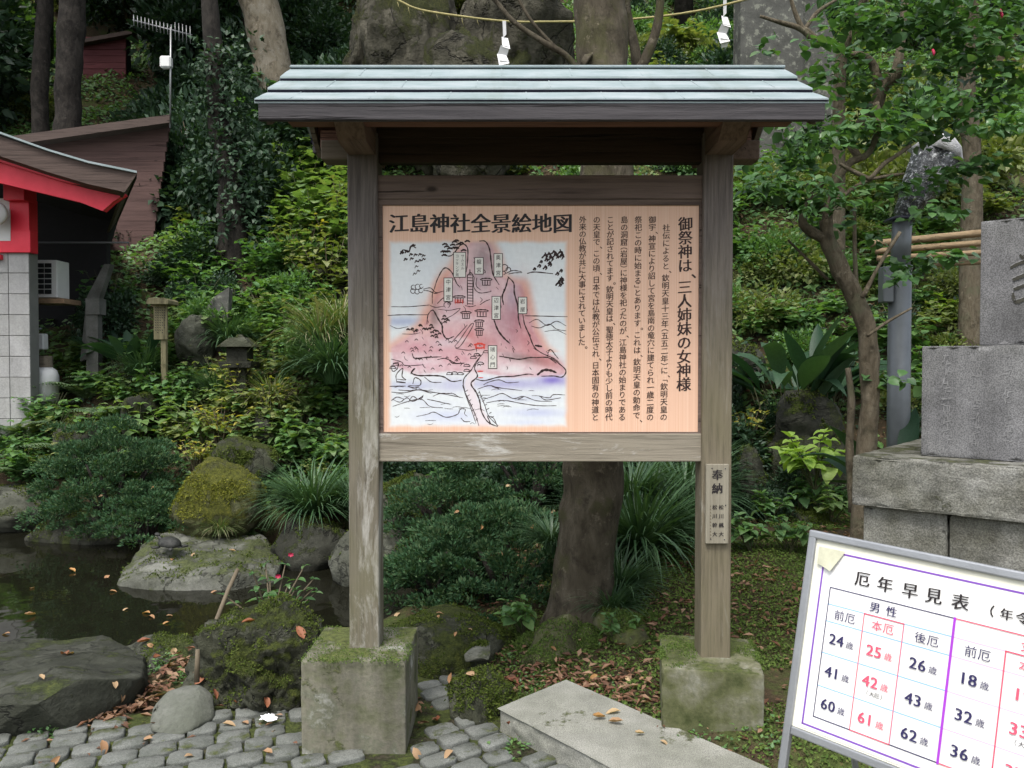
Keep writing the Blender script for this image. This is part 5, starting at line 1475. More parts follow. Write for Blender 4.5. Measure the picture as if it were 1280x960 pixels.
m = MB(); m.tube([P_(57, 458, yb), P_(57, 450, yb)], 0.03, 10); m.build('valve', MT['lamp_metal'], gb, GO)

# ------------------------------------------------------------------ houses up the slope
def m_siding(name, c):
    return m_wood(name, [x * 0.6 for x in c], c, [x * 1.4 for x in c], 'x', 0.68, 20)
MT['siding'] = m_siding('brown_board_siding', G(88, 52, 46))
MT['siding_red'] = m_siding('red_brown_siding', G(125, 40, 44))
YH = 11.5
hb = empty('brown_shed', P_(120, 270, YH), 'brown boarded shed with a low sloping roof behind the shrine hall', 'building'); HO = hb.location
# siding boards one by one
for i in range(14):
    y0 = 140 + i * 12.4; y1 = y0 + 12.0
    def roofy(x): return 183 - 0.1415 * x
    x1t = 213 - i * 1.8
    quad = [(-60, y1), (x1t, y1), (x1t, y0), (-60, y0)]; out = []
    for k in range(4):                                   # cut the board to the slope of the roof
        (xa, ya), (xb, yb_) = quad[k], quad[(k + 1) % 4]
        ia, ib = ya > roofy(xa), yb_ > roofy(xb)
        if ia: out.append((xa, ya))
        if ia != ib:
            da, db = ya - roofy(xa), yb_ - roofy(xb); q = da / (da - db); out.append((xa + (xb - xa) * q, ya + (yb_ - ya) * q))
    if len(out) < 3: continue
    pts = [P_(x, y, YH) for x, y in out]
    m = MB(); m.prism(pts, (0, 0.03, 0)); m.build('board', MT['siding'], hb, HO, 0.004)
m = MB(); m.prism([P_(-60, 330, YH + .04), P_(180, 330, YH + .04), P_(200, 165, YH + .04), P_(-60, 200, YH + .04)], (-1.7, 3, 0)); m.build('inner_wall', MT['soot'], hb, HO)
pts = [P_(-60, 181, YH - 0.25), P_(0, 172, YH - 0.25), P_(212, 143, YH - 0.25), P_(212, 153, YH - 0.25), P_(0, 183, YH - 0.25), P_(-60, 192, YH - 0.25)]
m = MB(); m.prism(pts, (-1.7, 3.0, 0)); m.build('roof', MT['roof_dark'], hb, HO)
YH2 = 17.5
hr = empty('red_shed', P_(130, 80, YH2), 'small dark red shed half hidden among the trees, upper left', 'building'); HO2 = hr.location
for i in range(12):
    pbox(MB(), 104 + 0, 46 + i * 8, 157, 53.5 + i * 8, YH2, YH2 + 0.05).build('board', MT['siding_red'], hr, HO2)
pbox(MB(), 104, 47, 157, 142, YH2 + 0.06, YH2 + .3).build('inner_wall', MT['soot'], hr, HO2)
m = MB(); m.prism([P_(100, 49, YH2 - 0.2), P_(165, 37, YH2 - 0.2), P_(165, 42, YH2 - 0.2), P_(100, 54, YH2 - 0.2)], (-1.2, 2.0, 0)); m.build('roof', MT['roof_dark'], hr, HO2)

# antenna
MT['ant'] = m_flat('galvanised_antenna', G(230, 235, 240), 0.4, 0.1, 5, 0.5, 0.6)
YA = 11.3
an = empty('television_antenna', P_(213, 153, YA), 'thin television antenna mast with comb-like aerial above the brown shed', 'antenna'); ANO = an.location
m = MB(); m.tube([P_(213, 160, YA), P_(213.5, 34, YA)], 0.014, 6); m.build('mast', MT['ant'], an, ANO)
m = MB(); m.tube([P_(166, 25, YA), P_(240, 44, YA)], 0.010, 6); m.build('boom', MT['ant'], an, ANO)
for i in range(16):
    x = 167 + i * 4.7; y = 25.5 + i * 1.22
    h_ = 7 if i < 11 else 11
    m = MB(); m.tube([P_(x, y - h_, YA - 0.02), P_(x + (0.6), y + h_, YA - 0.02)], 0.0055, 5); m.build('element', MT['ant'], an, ANO)
pbox(MB(), 199, 69, 213, 84, YA - 0.05, YA + 0.05).build('receiver_box', MT['white_metal'], an, ANO, 0.02)

# small wooden notice on the slope
YN = 8.55
nb = empty('small_wooden_notice', P_(206, 476, YN), 'small roofed wooden notice on a thin post in the left garden', 'notice'); NO = nb.location
MT['olivewood'] = m_wood('olive_weathered_wood', G(110, 95, 50), G(200, 180, 105), G(290, 270, 190), 'z', 0.62)
m = MB(); a, b = P_(204, 425, YN), P_(207, 478, YN); m.box(a.x - 0.028, a.x + 0.028, YN, YN + 0.05, H1(a.x, YN) - 0.1, P_(204, 380, YN).z); m.build('post', MT['olivewood'], nb, NO, 0.004)
pbox(MB(), 192, 379, 208.5, 424.5, YN - 0.03, YN - 0.002).build('plate', MT['olivewood'], nb, NO, 0.004)
m = MB()
for k in range(5):
    for q in range(11):
        if rs.random() < 0.85: x = 194.5 + k * 2.8; y = 384 + q * 3.1; ribbon(m, [(x - .6, y), (x + .7, y + 1.5)], 0.9, lambda X, Y: at(X, 480 - Y, YN - 0.032))
m.build('small_writing', MT['ink_black'], nb, NO)
m = MB(); pts = [P_(181, 379.5, YN - 0.14), P_(181, 376, YN - 0.14), P_(200, 371, YN - 0.14), P_(219, 376, YN - 0.14), P_(219, 379.5, YN - 0.14)]; m.prism([P_(183, 379.5, YN - .14), P_(183, 376, YN - .14), P_(186, 372.5, YN - .14), P_(205, 372.5, YN - .14), P_(209.5, 375, YN - .14), P_(209.5, 379.5, YN - .14)], (0, 0.26, 0)); m.build('roof', MT['olivewood'], nb, NO, 0.004)

# small stone lantern, half hidden
YK = 8.3
lt = empty('stone_lantern', P_(298, 475, YK), 'small mossy stone lantern half hidden by shrubs on the left slope', 'stone lantern'); LTO = lt.location
def frustum(m, c, w0_, w1_, z0, z1, n=4, rot=R(45)):
    vs = []
    for w, z in ((w0_, z0), (w1_, z1)):
        for k in range(n):
            a = rot + 2 * math.pi * k / n; vs.append((c.x + w * math.cos(a), c.y + w * math.sin(a), z))
    m.add(vs, [tuple(range(n - 1, -1, -1)), tuple(range(n, 2 * n))] + [(k, (k + 1) % n, n + (k + 1) % n, n + k) for k in range(n)]); return m
c = P_(300, 430, YK)
zq = lambda y: P_(300, y, YK).z
frustum(MB(), c, 0.26, 0.12, zq(434), zq(422)).build('cap', MT['rock_moss'], lt, LTO, 0.012, 2)
frustum(MB(), c, 0.07, 0.03, zq(423), zq(418)).build('finial', MT['rock_moss'], lt, LTO, 0.01, 2)
frustum(MB(), c, 0.15, 0.15, zq(452), zq(434)).build('fire_box', MT['rock_dark'], lt, LTO, 0.008, 2)
frustum(MB(), c, 0.22, 0.24, zq(460), zq(452)).build('platform', MT['rock_dark'], lt, LTO, 0.01, 2)
frustum(MB(), c, 0.13, 0.12, H1(c.x, c.y) - 0.2, zq(460)).build('pillar', MT['rock_dark'], lt, LTO, 0.01, 2)

# ------------------------------------------------------------------ turtle
YT = 6.0
MT['turtle'] = m_stone('dark_turtle_shell', [(0.3, G(14, 15, 14)), (0.6, G(42, 44, 40))], 30, bump=0.004, rough=0.6)
tz = at(212, 684, YT).z
tt = empty('turtle', (at(212, 684, YT).x, YT, tz), 'small dark turtle resting on the flat pale pond rock', 'turtle', rz=R(-25)); 
D, Fi = icosphere(3)
def blobpart(name, dims, off, rot=(0, 0, 0), zcut=None, par=None, mt='turtle'):
    P = D * (np.array(dims) / 2)
    if zcut is not None: P[:, 2] = np.maximum(P[:, 2], zcut)
    M_ = np.array(Matrix.Rotation(rot[2], 3, 'Z') @ Matrix.Rotation(rot[1], 3, 'Y') @ Matrix.Rotation(rot[0], 3, 'X'))
    P = P @ M_.T + np.array(off)
    o = make(name, mesh_np(name, P, Fi, MT[mt], True)); own(o, par); return o
blobpart('shell', (0.19, 0.145, 0.11), (0, 0, 0.025), (0, 0.08, 0), -0.01, tt)
blobpart('neck', (0.08, 0.028, 0.028), (-0.095, 0, 0.055), (0, 0.7, 0), None, tt)
blobpart('head', (0.05, 0.032, 0.03), (-0.125, 0, 0.085), (0, 0.2, 0), None, tt)
for sx, sy in ((-1, -1), (-1, 1), (1, -1), (1, 1)): blobpart('leg', (0.07, 0.035, 0.022), (sx * 0.078, sy * 0.06, 0.004), (0, 0, sx * sy * 0.7), None, tt)
blobpart('tail', (0.05, 0.012, 0.012), (0.105, 0, 0.008), (0, 0, 0), None, tt)

# ------------------------------------------------------------------ sacred rope with paper streamers
MT['straw'] = m_flat('straw_rope', G(330, 290, 130), 0.9, 0.3, 30)
MT['paper'] = m_flat('white_paper', G(800, 800, 820), 0.7, 0.03)
YR = 9.5
rope = empty('straw_rope', at(640, 27, YR), 'thin straw rope with hanging straw wisps strung across above the roof', 'rope'); RO = rope.location
rp = [(470, -14), (497, 0), (525, 12), (580, 21), (640, 27), (700, 27), (760, 26), (830, 20), (880, 12), (930, 0), (960, -9)]
m = MB(); m.tube([at(x, y, YR) for x, y in [tuple(p) for p in spline(rp, 5)]], 0.013, 6, rough=0.3, seed=2, freq=25); m.build('cord', MT['straw'], rope, RO)
for x, y, l in ((497, 2, 10), (510, 6, 14), (528, 13, 5), (545, 14, 11), (560, 17, 8), (577, 20, 14), (596, 22, 11), (650, 27, 8)):
    m = MB(); m.tube([at(x, y, YR), at(x + 1, y + l * 0.5, YR), at(x + 3.2, y + l, YR)], [0.005, 0.004, 0.001], 4); m.build('straw_wisp', MT['straw'], rope, RO)
def streamer(x, y, s, label, Y=YR - 0.02):
    e = empty('paper_streamer', at(x, y, Y), label, 'paper streamer', 'zigzag paper streamers on the rope')
    E = e.location
    m = MB()
    f_ = lambda dx, dy, d=0: at(x + dx * s, y + dy * s, Y) + Vector((0, d, 0))
    quads = [((-2, 0), (2.5, 0), (3, 16), (-1, 20), 0.0, 0.03), ((-3, 18), (5, 20), (8, 36), (-2, 33), 0.05, 0.0), ((-4, 31), (7, 33), (3, 45), (-9, 42), 0.0, 0.06), ((-9, 40), (2, 40), (7, 54), (-6, 57), 0.05, 0.0), ((-6, 50), (7, 52), (4, 60), (-3, 61), 0.0, 0.04)]
    for i, (a, b, c_, d_, d0, d1) in enumerate(quads):
        m = MB(); vs = [f_(*a, d0), f_(*b, d0), f_(*c_, d1), f_(*d_, d1)]
        vs2 = [v + Vector((0, 0.004, 0)) for v in vs]
        m.add(vs + vs2, [(0, 3, 2, 1), (4, 5, 6, 7), (0, 1, 5, 4), (1, 2, 6, 5), (2, 3, 7, 6), (3, 0, 4, 7)]); m.build('paper_fold', MT['paper'], e, E)
streamer(630, 26, 0.98, 'white zigzag paper streamer hanging above the middle of the roof')
streamer(906, 0, 0.95, 'white zigzag paper streamer hanging above the right end of the roof')

# stakes by the pond, scrap of paper
stk = MB(); a = at(262, 800, 3.95); stk.tube([at(240, 850, 3.62), at(268, 782, 3.75), at(285, 738, 3.85), at(297, 712, 3.95)], [0.011, 0.012, 0.011, 0.009], 8, rough=0.2)
tag(stk.build('stake', MT['twig_b'], None, at(250, 820, 3.7)), 'slanting thin wooden stake rising from the mossy rocks at the pond', 'stake')
stk = MB(); stk.tube([at(246, 852, 3.45), at(247, 812, 3.45)], [0.013, 0.009], 8)
tag(stk.build('stake_stub', MT['twig_b'], None, at(246, 850, 3.45)), 'short stub of cane beside the small smooth boulder', 'stake')
m = MB(); c = at(335, 888, 3.28); c.z = 0.012
pts = []
rr = random.Random(12)
NP = 13
for q_ in (1.0, 0.62, 0.3):
    for k in range(NP):
        a = 2 * math.pi * k / NP; pts.append(c + Vector((math.cos(a) * 0.042 * q_ * rr.uniform(.7, 1.2), math.sin(a) * 0.028 * q_ * rr.uniform(.6, 1.2), rr.uniform(0, 0.016) + 0.012 * (1 - q_))))
m.add(pts + [c + Vector((0, 0, 0.012))], [(r_ * NP + k, r_ * NP + (k + 1) % NP, (r_ + 1) * NP + (k + 1) % NP, (r_ + 1) * NP + k) for r_ in range(2) for k in range(NP)] + [(2 * NP + k, 2 * NP + (k + 1) % NP, 3 * NP) for k in range(NP)])
tag(m.build('paper_scrap', MT['paper'], None, c), 'crumpled scrap of white paper on the setts by the left block', 'paper scrap')
# ------------------------------------------------------------------ foliage builders
def norm(a): return a / np.maximum(np.linalg.norm(a, axis=-1, keepdims=True), 1e-9)
def leaf_cards(P, D, N, L, W, fold=0.25, droop=0.2):
    """many small pointed leaves: P base, D direction, N up normal, L length, W width; four triangles each"""
    n = len(P); D = norm(D); S_ = norm(np.cross(D, N)); U = np.cross(S_, D)
    L = np.broadcast_to(L, (n,))[:, None]; W = np.broadcast_to(W, (n,))[:, None]
    b = P; c = P + D * L * 0.45 - U * W * fold * 0.5; t = P + D * L - U * L * droop
    l = P + D * L * 0.42 - S_ * W * 0.5 + U * W * fold * 0.3; r = P + D * L * 0.42 + S_ * W * 0.5 + U * W * fold * 0.3
    V = np.stack([b, l, c, r, t], 1).reshape(-1, 3)
    i = (np.arange(n) * 5)[:, None]
    F = np.concatenate([i + [0, 2, 1], i + [1, 2, 4], i + [0, 3, 2], i + [2, 3, 4]], 1).reshape(-1, 3)
    return V, F
def merge(parts):
    V = []; F = []; b = 0
    for v, f in parts: V.append(v); F.append(f + b); b += len(v)
    return np.concatenate(V), np.concatenate(F)
def rdir(r, n): return norm(r.normal(size=(n, 3)))

def clump_cloud(seed, K, nper, box, cr, L, W, shape='dome', droop=0.2, flat=0.0, up=0.3, fold=0.25):
    """leaf clumps spread through a volume (box half sizes), leaves facing out of each clump"""
    r = np.random.default_rng(seed)
    C = []
    while len(C) < K:
        p = r.uniform(-1, 1, 3)
        if shape == 'dome' and (p[2] < -0.1 or np.linalg.norm(p) > 1 or np.linalg.norm(p) < 0.35): continue
        if shape == 'ball' and (np.linalg.norm(p) > 1): continue
        C.append(p * np.array(box))
    C = np.array(C)
    out = []
    for c in C:
        n = int(nper * r.uniform(0.6, 1.3)); d = rdir(r, n)
        d[:, 2] *= (1 - flat)
        rad = cr * r.uniform(0.6, 1.3) * r.uniform(0.35, 1, n)[:, None] ** 0.5
        P = c + d * rad
        cdir = norm(c + np.array([0, 0, 0.01]))
        DD = norm(d + cdir * 0.6 + r.normal(size=(n, 3)) * 0.5); NN = norm(d * 0.4 + np.array([0, 0, 1.0]) * (up + 0.5) + r.normal(size=(n, 3)) * 0.45)
        s = r.uniform(0.7, 1.25, n)
        out.append(leaf_cards(P, DD, NN, L * s, W * s, fold, droop))
    return merge(out)

def stems_mb(seed, n, h, spread, rad=0.01):
    r = random.Random(seed); m = MB()
    for k in range(n):
        a = r.uniform(0, 6.28); q = spread * r.uniform(0.3, 1)
        m.tube([(0.02 * math.cos(a), 0.02 * math.sin(a), -0.1), (q * 0.4 * math.cos(a), q * 0.4 * math.sin(a), h * 0.5), (q * math.cos(a + .3), q * math.sin(a + .3), h)], [rad, rad * 0.8, rad * 0.4], 5)
    return m

FAR = Vector((0, -60, -20))            # unused prototypes are removed again at the end
PROTOS = []
def leaf_bulk(P, D_, N_, s, wk, mt, seg=3):
    """joined broad leaves of 8 triangles"""
    n = len(P); D = norm(D_); S_ = norm(np.cross(D, N_)); U = np.cross(S_, D); s = s[:, None]
    rows = [(0.0, 0.02, 0.0), (0.3, 0.44, -0.01), (0.65, 0.36, -0.06), (1.0, 0.0, -0.2)]
    V = []
    for t, w, z in rows:
        for q in (-1, 0, 1): V.append(P + D * t * s + S_ * q * w * wk * s + U * (z + 0.12 * abs(q) * w) * s)
    V = np.stack(V, 1).reshape(-1, 3); i = (np.arange(n) * 12)[:, None]; F = []
    for r_ in range(3):
        a = r_ * 3; F += [i + [a, a + 1, a + 4, a + 3], i + [a + 1, a + 2, a + 5, a + 4]]
    return V, np.concatenate(F, 1).reshape(-1, 4)
def proto(name, foliage, mt, stem=None, smt='twig_b'):
    root = empty(name, (0, 0, 0), None, None)
    own(make('foliage', mesh_np('foliage', foliage[0], foliage[1], MT[mt])), root)
    if stem: stem.build('stem', MT[smt], root)
    PROTOS.append(root); return root
def put(p, loc, s, label, cat, group=None, rz=0.0, z=1.0, sq=None):
    c = copy_tree(p, loc, rz, (s, s, s * z) if sq is None else sq, label, group)
    c['category'] = cat
    return c

# broad leaves as single pieces
def leaf_mesh(name, mt, wk=0.55, n=5, droop=0.35, fold=0.18, tip=1.0, wave=0.0):
    vs = []; fs = []
    for i in range(n + 1):
        t = i / n; w = wk * 0.5 * (math.sin(math.pi * min(1, t ** 0.75)) ** 0.8) * (1 if t < 1 else 0)
        if i == 0: w = 0.012
        y = t * math.cos(droop * t); z = -droop * t * t * 0.6
        q = wave * (1 if i % 2 else -1)
        vs += [(-w, y, z + fold * w * 2 + q), (0, y, z), (w, y, z + fold * w * 2 - q)]
    for i in range(n):
        a = i * 3; fs += [(a, a + 1, a + 4, a + 3), (a + 1, a + 2, a + 5, a + 4)]
    me = bpy.data.meshes.new(name); me.from_pydata(vs, [], fs); me.polygons.foreach_set('use_smooth', [True] * len(fs)); me.materials.append(MT[mt]); me.update()
    return me
LEAFM = {}
def leafset(kind, mt, **kw):
    LEAFM[kind] = [leaf_mesh('leaf', mt, droop=d, **kw) for d in (0.25, 0.5, 0.8)]
leafset('bright', 'leaf_bright', wk=0.62); leafset('lime', 'leaf_lime', wk=0.6); leafset('mid', 'leaf_mid', wk=0.6); leafset('yellow', 'leaf_yellow', wk=0.5)
leafset('aspid', 'leaf_aspid', wk=0.30, n=7); leafset('camellia', 'leaf_camellia', wk=0.46); leafset('dark', 'leaf_dark', wk=0.5); leafset('olive', 'leaf_olive', wk=0.55)

def leafy_plant(name, kind, seed, stems, h, spread, leaf, levels=3, stem_mt='twig'):
    """stems carrying opposite pairs of broad leaves, each leaf an object"""
    r = random.Random(seed)
    root = empty(name, (0, 0, 0), None, None); PROTOS.append(root)
    m = MB()
    for k in range(stems):
        a = r.uniform(0, 6.28); q = spread * math.sqrt(r.uniform(0.02, 1)); hh = h * r.uniform(0.6, 1.05) * (1 - 0.35 * q / max(spread, 1e-3))
        top = Vector((q * math.cos(a), q * math.sin(a), hh)); mid = Vector((top.x * 0.45, top.y * 0.45, hh * 0.55))
        m.tube([(0, 0, -0.05), mid, top], [0.006 * h / 0.4, 0.005, 0.003], 5, cap=False)
        a0 = r.uniform(0, 6.28)
        for lv in range(levels):
            p = top.lerp(mid, lv * 0.42); s = leaf * (0.6 + 0.3 * lv) * r.uniform(0.8, 1.15)
            if lv == 0: s = leaf * 0.62
            for kk in range(2 if lv else 3):
                aa = a0 + lv * 1.57 + kk * (3.14 if lv else 2.09) + r.uniform(-.3, .3)
                o = make('leaf', r.choice(LEAFM[kind]), root)
                o.matrix_local = Matrix.Translation(p) @ Matrix.Rotation(aa, 4, 'Z') @ Matrix.Rotation(r.uniform(-0.25, 0.45) + (0.25 if lv == 0 else 0), 4, 'X') @ Matrix.Rotation(r.uniform(-.35, .35), 4, 'Y') @ Matrix.Diagonal((s, s, s, 1))
    m.build('stem', MT[stem_mt], root)
    return root

def grass_mesh(seed, n, L, mt, lean=1.0, w=0.009):
    r = np.random.default_rng(seed); seg = 6
    a = r.uniform(0, 2 * np.pi, n); Ls = L * r.uniform(0.55, 1.1, n); el = r.uniform(0.15, 1.0, n) * lean
    t = np.linspace(0, 1, seg + 1)
    ang = (0.15 + el[:, None] * 0.55) + t[None] * (0.7 + el[:, None] * 1.3)           # angle from vertical growing along the blade
    ds = Ls[:, None] / seg
    hx = np.cumsum(np.sin(ang) * ds, 1); hz = np.cumsum(np.cos(ang) * ds, 1)
    hx = np.concatenate([np.zeros((n, 1)), hx[:, :-1]], 1); hz = np.concatenate([np.zeros((n, 1)), hz[:, :-1]], 1)
    r0 = r.uniform(0, 0.05, n)[:, None]
    tw = r.uniform(-.25, .25, n)[:, None] * t[None]
    X = (r0 + hx) * np.cos(a[:, None] + tw); Y = (r0 + hx) * np.sin(a[:, None] + tw)
    ww = w * np.sin(np.pi * np.clip(t * 0.85 + 0.14, 0, 1)) [None] * np.ones((n, 1)); 
    sx, sy = -np.sin(a)[:, None], np.cos(a)[:, None]
    A = np.stack([X - sx * ww / 2, Y - sy * ww / 2, hz], -1); B = np.stack([X + sx * ww / 2, Y + sy * ww / 2, hz], -1)
    V = np.stack([A, B], 2).reshape(-1, 3)
    b = (np.arange(n) * (seg + 1) * 2)[:, None, None]; k = (np.arange(seg) * 2)[None, :, None]
    F = (b + k + np.array([0, 1, 3, 2])[None, None]).reshape(-1, 4)
    return V, F
def grass_proto(name, seed, n, L, mt, lean=1.0, w=0.009):
    V, F = grass_mesh(seed, n, L, mt, lean, w)
    root = empty(name, (0, 0, 0), None, None); PROTOS.append(root)
    own(make('blades', mesh_np('blades', V, F, MT[mt])), root); root.children
    return root
def fern_mesh(seed, fronds, L):
    r = np.random.default_rng(seed); out = []
    for f in range(fronds):
        a = 2 * math.pi * f / fronds + r.uniform(-.3, .3); l = L * r.uniform(0.75, 1.1); n = 18
        t = np.linspace(0.12, 1, n); ang = 0.5 + t * 1.3
        hx = np.cumsum(np.sin(ang)) * l / n; hz = np.cumsum(np.cos(ang)) * l / n
        P = np.stack([hx * math.cos(a), hx * math.sin(a), hz], -1)
        T = norm(np.gradient(P, axis=0)); side = np.array([-math.sin(a), math.cos(a), 0.0])
        for s in (-1, 1):
            D_ = norm(side * s + T * 0.35 + np.array([0, 0, -0.15])); N_ = np.cross(side, T); N_ = np.where(N_[:, 2:3] < 0, -N_, N_)
            ln = l * 0.24 * np.sin(np.pi * (0.12 + 0.86 * t)) ** 0.8
            out.append(leaf_cards(P, D_, N_, ln, ln * 0.30, 0.1, 0.12))
        out.append(leaf_cards(P[:-1], T[:-1], np.tile([0, 0, 1.0], (n - 1, 1)), np.full(n - 1, l / n * 1.6), np.full(n - 1, 0.006), 0, 0))
    return merge(out)

# prototypes -------------------------------------------------------
P_BRIGHT = [leafy_plant('leafy_plant', 'bright', s, 9, 0.42, 0.26, 0.14) for s in (1, 2)]
P_MID = [leafy_plant('leafy_plant', 'mid', s, 9, 0.40, 0.25, 0.13) for s in (4, 5)]
P_LIME = leafy_plant('lime_green_plant', 'lime', 6, 12, 0.32, 0.22, 0.125)
P_YEL = [leafy_plant('yellowing_shrub', 'yellow', s, 16, 0.55, 0.33, 0.085, 3, 'twig_b') for s in (7,)]
P_OLIVE = leafy_plant('olive_shrub', 'olive', 9, 16, 0.8, 0.4, 0.13, 3, 'twig_b')
P_DARKL = leafy_plant('dark_leafy_shrub', 'dark', 10, 14, 0.5, 0.3, 0.09, 4, 'twig')
def aspid(seed, n, L):
    r = random.Random(seed); root = empty('broad_leaved_plant', (0, 0, 0), None, None); PROTOS.append(root); m = MB()
    for k in range(n):
        a = r.uniform(0, 6.28); s = L * r.uniform(0.75, 1.1); q = r.uniform(0.02, 0.16)
        b = Vector((q * math.cos(a), q * math.sin(a), 0)); t = b + Vector((math.cos(a), math.sin(a), 0)) * s * 0.22 + Vector((0, 0, s * r.uniform(0.25, 0.6)))
        m.tube([b - Vector((0, 0, .05)), b.lerp(t, .5), t], [0.004, 0.0035, 0.003], 5, cap=False)
        o = make('leaf', r.choice(LEAFM['aspid']), root)
        o.matrix_local = Matrix.Translation(t) @ Matrix.Rotation(a - math.pi / 2, 4, 'Z') @ Matrix.Rotation(r.uniform(0.3, 1.05), 4, 'X') @ Matrix.Rotation(r.uniform(-.5, .5), 4, 'Y') @ Matrix.Diagonal((s, s, s, 1))
    m.build('stem', MT['twig'], root); return root
P_ASP = [aspid(1, 26, 0.42), aspid(2, 18, 0.42)]
P_GRASS = [grass_proto('grass_tuft', 1, 560, 0.62, 'leaf_grass', 1.0, 0.011), grass_proto('grass_tuft', 2, 420, 0.5, 'leaf_grass', 0.8, 0.011)]
P_GRASSL = grass_proto('pale_grass_tuft', 3, 420, 0.55, 'leaf_grass2', 1.1)
def fp(seed, n, L):
    V, F = fern_mesh(seed, n, L); root = empty('fern', (0, 0, 0), None, None); PROTOS.append(root); own(make('fronds', mesh_np('fronds', V, F, MT['leaf_fern'])), root); return root
P_FERN = [fp(1, 11, 0.55), fp(2, 9, 0.45)]
P_SHR = [proto('evergreen_shrub', clump_cloud(31, 60, 60, (0.55, 0.5, 0.7), 0.17, 0.085, 0.04), 'leaf_dark', stems_mb(1, 6, 0.5, 0.4)),
         proto('evergreen_shrub', clump_cloud(32, 60, 60, (0.6, 0.5, 0.55), 0.16, 0.075, 0.045), 'leaf_ivy', stems_mb(2, 6, 0.4, 0.4)),
         proto('green_shrub', clump_cloud(33, 55, 50, (0.6, 0.55, 0.5), 0.17, 0.085, 0.05), 'leaf_mid', stems_mb(3, 6, 0.4, 0.4)),
         proto('olive_green_shrub', clump_cloud(34, 55, 50, (0.6, 0.55, 0.45), 0.17, 0.09, 0.05), 'leaf_olive', stems_mb(4, 6, 0.4, 0.4))]

def bulk_plant(name, seed, mt, stems, h, spread, leaf, levels=3, wk=1.25):
    r = np.random.default_rng(seed); P = []; D = []; S_ = []
    for k in range(stems):
        a = r.uniform(0, 6.28); q = spread * math.sqrt(r.uniform(.02, 1)); hh = h * r.uniform(.5, 1.05) * (1 - .4 * q / spread)
        top = np.array([q * math.cos(a), q * math.sin(a), hh]); mid = np.array([top[0] * .5, top[1] * .5, hh * .5]); a0 = r.uniform(0, 6.28)
        for lv in range(levels):
            p = top + (mid - top) * lv * .42; sz = leaf * (.62 + .25 * lv) * r.uniform(.8, 1.15)
            for kk in range(3 if lv == 0 else 2):
                aa = a0 + lv * 1.57 + kk * (3.14 if lv else 2.09) + r.uniform(-.3, .3)
                P.append(p); D.append([math.cos(aa), math.sin(aa), r.uniform(-.45, .4)]); S_.append(sz)
    n = len(P); V, F = leaf_bulk(np.array(P), np.array(D), norm(rdir(r, n) * .25 + [0, 0, 1.]), np.array(S_), wk, mt)
    root = empty(name, (0, 0, 0), None, None); PROTOS.append(root)
    own(make('foliage', mesh_np('foliage', V, F, MT[mt], True)), root)
    stems_mb(seed, 5, h * .7, spread * .7, .006).build('stem', MT['twig'], root)
    return root
P_SHR += [bulk_plant('leafy_green_plant', 61, 'leaf_mid', 26, .8, .6, .16), bulk_plant('leafy_green_plant', 62, 'leaf_bright', 24, .75, .6, .17), bulk_plant('leafy_olive_plant', 63, 'leaf_olive', 26, .8, .6, .15), bulk_plant('dark_leafy_plant', 64, 'leaf_camellia', 30, .8, .6, .13)]

# junipers: fine sprays in layered pads
def juniper(seed, box, K, nper, cr, L=0.032):
    r = np.random.default_rng(seed); out = []
    for c in range(K):
        th = r.uniform(0, 2 * np.pi); q = math.sqrt(r.uniform(0, 1)); hgt = math.sqrt(max(0, 1 - q * q)) * r.uniform(0.55, 1.0) if r.random() < .8 else r.uniform(0, 0.4)
        C = np.array([q * math.cos(th) * box[0], q * math.sin(th) * box[1], hgt * box[2]])
        if r.random() < .25: C *= r.uniform(1.05, 1.22)
        n = int(nper * r.uniform(0.5, 1.2)); d = rdir(r, n); d[:, 2] = np.abs(d[:, 2]) * 0.9 - 0.25
        rad = cr * r.uniform(0.5, 1.35) * r.uniform(0.3, 1, n)[:, None] ** 0.4
        P = C + d * rad * np.array([1.25, 1.25, 0.75])
        D_ = norm(d + norm(C + 1e-3) * 0.5 + np.array([0, 0, 0.35]) + r.normal(size=(n, 3)) * 0.45)
        s = r.uniform(0.6, 1.3, n)
        out.append(leaf_cards(P, D_, rdir(r, n), L * s, L * 0.38 * s, 0.1, 0.1))
    return merge(out)
def juniper_bush(loc, box, seed, K, nper, cr, label, n_br=9):
    e = empty('juniper_bush', loc, label, 'bush'); V, F = juniper(seed, box, K, nper, cr)
    make('foliage', mesh_np('foliage', V, F, MT['leaf_juniper']), e)
    r = random.Random(seed); m = MB()
    for k in range(n_br):
        a = r.uniform(0, 6.28); q = r.uniform(.3, .85)
        m.tube([(0, 0, -0.1), (q * .5 * box[0] * math.cos(a), q * .5 * box[1] * math.sin(a), box[2] * .3), (q * box[0] * math.cos(a), q * box[1] * math.sin(a), box[2] * .6)], [0.03, 0.018, 0.008], 6, rough=.2)
    m.build('branches', MT['bark_dark'], e)
    return e
def on(px, Y): x = at(px, 480, Y).x; return Vector((x, Y, H1(x, Y)))
b = on(630, 5.0); juniper_bush(b + Vector((0, 0, -0.02)), (0.66, 0.5, 0.62), 3, 120, 260, 0.10, 'large dark green juniper mound left of the mossy tree trunk')
b = on(545, 4.9); juniper_bush(b + Vector((-0.03, 0.1, 0)), (0.34, 0.3, 0.36), 5, 60, 240, 0.09, 'low left shoulder of juniper right behind the left post')
b = on(560, 5.9); juniper_bush(b + Vector((0, 0, 0.2)), (0.45, 0.3, 0.62), 7, 60, 230, 0.10, 'upper juniper behind the board just below its bottom rail')
b = on(665, 5.9); juniper_bush(b + Vector((0, 0, 0.25)), (0.55, 0.35, 0.72), 8, 70, 230, 0.10, 'tall juniper behind the large juniper mound')
